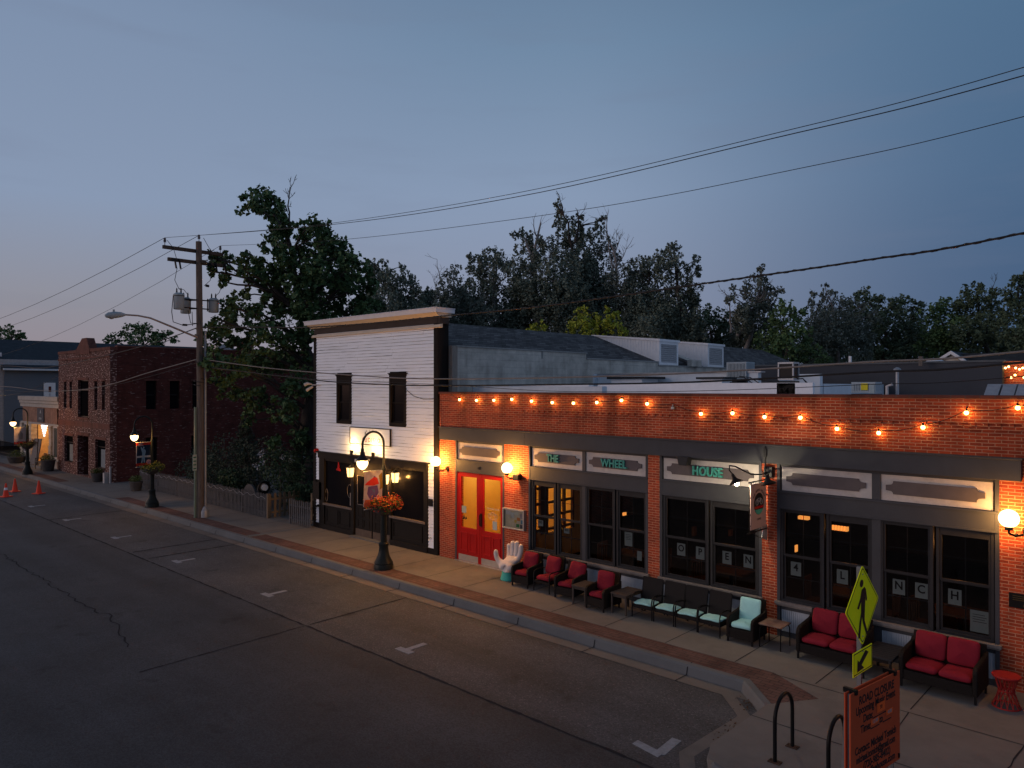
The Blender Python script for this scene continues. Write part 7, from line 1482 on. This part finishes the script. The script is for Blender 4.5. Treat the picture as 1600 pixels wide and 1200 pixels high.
tree('dark_tree', 'low dark rounded tree below the lone leaning cottonwood', 'tree', G3, 1115, 56, [(1112, 490, 14), (1098, 500, 16), (1128, 505, 16), (1090, 520, 18), (1115, 520, 22), (1140, 525, 18), (1100, 545, 22), (1135, 550, 22)], L_dk, 'bark', .22, 10, 41, .3)
tree('dark_tree', 'mid green leafy tree behind the paired dormers', 'tree', G3, 1225, 46, [(1228, 480, 12), (1220, 495, 16), (1245, 492, 13), (1240, 512, 18), (1215, 520, 20), (1195, 535, 18), (1255, 525, 16), (1225, 545, 24), (1255, 550, 20), (1190, 560, 18), (1280, 560, 16)], L_mid, 'bark', .2, 10, 42, .3)
tree('dark_tree', 'spiky silvery tree left of the dense dark trees', 'tree', G3, 1290, 52, [(1270, 458, 6), (1272, 475, 10), (1289, 448, 5), (1290, 462, 9), (1302, 458, 7), (1298, 478, 14), (1280, 490, 16), (1315, 480, 14), (1300, 500, 22), (1330, 495, 16), (1345, 480, 8), (1275, 515, 20), (1310, 525, 26), (1345, 515, 18), (1365, 490, 8)], L_gry, 'bark_pale', .16, 8, 43, .25, up=1.0, twigs=5)
tree('dark_tree', 'dense dark tree with three bumpy tops in the middle of the right skyline', 'tree', G3, 1385, 58, [(1335, 470, 12), (1352, 462, 13), (1370, 475, 14), (1340, 490, 20), (1373, 466, 8), (1365, 500, 22), (1400, 475, 14), (1395, 492, 20), (1413, 472, 12), (1430, 480, 13), (1425, 500, 20), (1380, 525, 28), (1350, 520, 24), (1415, 530, 28), (1440, 525, 16), (1380, 555, 26), (1420, 560, 24), (1345, 555, 22)], L_dk, 'bark', .22, 10, 44, .35)
tree('dark_tree', 'dark green tree with a dip to its left near the right end of the skyline', 'tree', G3, 1490, 56, [(1465, 478, 12), (1475, 470, 9), (1455, 495, 16), (1482, 490, 18), (1460, 520, 20), (1490, 520, 26), (1450, 545, 20), (1480, 550, 24), (1500, 500, 14)], L_mid, 'bark', .22, 9, 45, .35)
tree('dark_tree', 'tall dark green tree with twin points near the right edge', 'tree', G3, 1530, 54, [(1508, 455, 9), (1512, 470, 14), (1500, 480, 12), (1528, 448, 9), (1535, 462, 14), (1525, 485, 20), (1555, 455, 9), (1550, 475, 18), (1540, 510, 26), (1510, 520, 22), (1530, 545, 26), (1560, 530, 24), (1560, 555, 22)], L_dk, 'bark', .22, 10, 46, .35, bare=[(1550, 470, 1557, 435, .04)])
tree('dark_tree', 'tallest dark tree cut by the right edge of the view', 'tree', G3, 1600, 50, [(1588, 440, 10), (1598, 432, 10), (1610, 440, 14), (1578, 460, 13), (1600, 465, 20), (1580, 485, 20), (1612, 490, 22), (1575, 515, 22), (1600, 525, 26), (1590, 550, 22), (1620, 550, 22), (1628, 470, 22)], L_dk, 'bark', .22, 10, 47, .35)
G4 = 'yellow green young trees behind the dark shingle roof'
tree('young_tree', 'small yellow green bushy tree behind the left part of the dark roof', 'tree', G4, 840, 41, [(836, 512, 9), (848, 508, 7), (830, 525, 12), (846, 524, 12), (826, 516, 5)], L_yel, 'bark', .15, 7, 51, .1, up=.9)
tree('young_tree', 'larger yellow green bushy tree just left of the white dormers', 'tree', G4, 925, 40, [(906, 488, 8), (915, 482, 5), (896, 505, 13), (912, 505, 16), (892, 520, 12), (930, 498, 10), (948, 484, 6), (950, 500, 12), (963, 494, 7), (940, 515, 15), (965, 512, 12), (920, 522, 16), (975, 522, 8)], L_yel, 'bark', .16, 8, 52, .12, up=.9)
G5 = 'far trees above the left roofs'
tree('far_tree', 'small far tree above the old brick building roof', 'tree', G5, 215, 75, [(180, 530, 10), (200, 520, 12), (215, 515, 10), (228, 515, 10), (240, 525, 12), (255, 525, 8), (265, 522, 6), (272, 530, 7), (168, 530, 6), (215, 530, 16), (245, 538, 12)], L_mid, 'bark', .3, 7, 61, .3)
tree('far_tree', 'tiny far tree at the far left above the dark slate roof', 'tree', G5, 20, 85, [(0, 518, 8), (14, 515, 8), (25, 522, 8), (38, 524, 5), (5, 528, 10), (30, 530, 8)], L_mid, 'bark', .3, 7, 62, .3)
# understorey wall of green that fills the depth beyond the gardens
r_ = random.Random(77); q = MB()
for i in range(210):
    px = r_.uniform(545, 1660); d = r_.uniform(60, 72); c = at(px, r_.uniform(528, 575) if px < 1300 else r_.uniform(515, 575), d); foliage(q, c, r_.uniform(1.0, 2.0), 110, .38, r_, 0, .4)
tag(q.build('distant_woodland', L_dk), 'dark far off woodland filling the skyline behind the trees', 'woodland', kind='stuff')
# shrubs and conifers behind the picket fence
def conifer(base_px, base_y, label, h, r0, seed, leaf, tip=True, n=34, name='young_spruce'):
    r_ = random.Random(seed); p0 = base_px; e = empty(name, (p0[0], p0[1], 0), label, 'tree'); tk = MB(); tk.tube([(p0[0], p0[1], 0), (p0[0], p0[1], h)], [.07, .012], 6)
    lf_ = MB()
    for i in range(n):
        t = i / n; z = .15 + (h - .3) * t; rr = r0 * (1 - t) ** .8 + .05
        for k in range(8):
            a = r_.uniform(0, 6.28); q_ = Vector((p0[0] + rr * math.cos(a), p0[1] + rr * math.sin(a), z + rr * .18)); s0 = Vector((p0[0], p0[1], z))
            tk.tube([s0, q_], [.012, .004], 4, False)
            for j in range(int(6 + 14 * (1 - t))): u = r_.uniform(.25, 1.05); foliage(lf_, s0.lerp(q_, u), .07, 2, .11, r_, -.2, .16)
    tk.build('trunk', 'bark', e); lf_.build('foliage', leaf, e); return e
L_con = leafmat('conifer_needles', (.018, .032, .022), (.045, .07, .045), 2); L_con2 = leafmat('conifer_needles_green', (.022, .045, .022), (.05, .095, .04), 2)
conifer((-9.6, 1.6), 0, 'young spruce with a bare tan leader by the fence corner', 3.15, .95, 71, L_con2)
conifer((-14.1, 1.6), 0, 'dark young spruce with a thin leader behind the middle of the picket fence', 3.45, 1.0, 72, L_con)
def bush(x, y, h, r, label, leaf, seed, n=1500, name='garden_shrub', size=.11):
    r_ = random.Random(seed); e = empty(name, (x, y, 0), label, 'shrub', 'shrubs behind the picket fence'); q = MB(); tk = MB()
    for k in range(16):
        a = r_.uniform(0, 6.28); rr = r * r_.random() ** .5 * .8; z = r_.uniform(.25, h - r * .3); c = Vector((x + rr * math.cos(a), y + rr * math.sin(a), z)); foliage(q, c, r * .42, n // 16, size, r_, .5, .3); tk.tube([(x, y, 0), tuple(c)], [.03, .008], 5, False)
    q.build('foliage', leaf, e); tk.build('stem', 'bark', e)
bush(-17.2, 1.4, 2.2, 1.2, 'dark grey green juniper mass behind the left of the picket fence', L_con, 81); bush(-19.2, 2.0, 2.0, 1.1, 'dark rounded shrub behind the left end of the picket fence', L_con, 82)
bush(-15.6, 1.8, 2.6, 1.1, 'dark loose shrub behind the wooden utility pole', L_con, 83); bush(-12.6, 1.5, 2.7, .95, 'tall dark shrub between the two young spruces', L_con, 84); bush(-13.5, .6, 1.3, .7, 'leafy green shrub low behind the fence right of the utility pole', L_con2, 85, 1400, size=.14)
bush(-11.3, 2.2, 2.2, .8, 'dark shrub just left of the right young spruce', L_con2, 86); bush(-8.8, 1.2, 1.2, .7, 'low bushy green skirt at the foot of the right spruce', L_con2, 87)
e = empty('flowering_shrub', (-10.6, 1.2, 0), 'white flowering shrub beside the right young spruce', 'shrub'); q = MB(); r_ = random.Random(8)
for px, py in ((407, 711), (398, 727), (404, 731), (410, 722), (441, 714), (409, 706)): foliage(q, onY(px, py, 1.1), .12, 16, .07, r_, 0, .5)
q.build('white_blossom', mat('white_blossom', (.45, .45, .48), .7), e); q = MB(); foliage(q, Vector((-10.7, 1.3, 1.5)), .8, 700, .1, r_, 0, .35); q.build('foliage', L_con2, e); q = MB(); q.tube([(-10.6, 1.3, 0), (-10.7, 1.3, 1.5)], .04, 6); q.build('stem', 'bark', e)
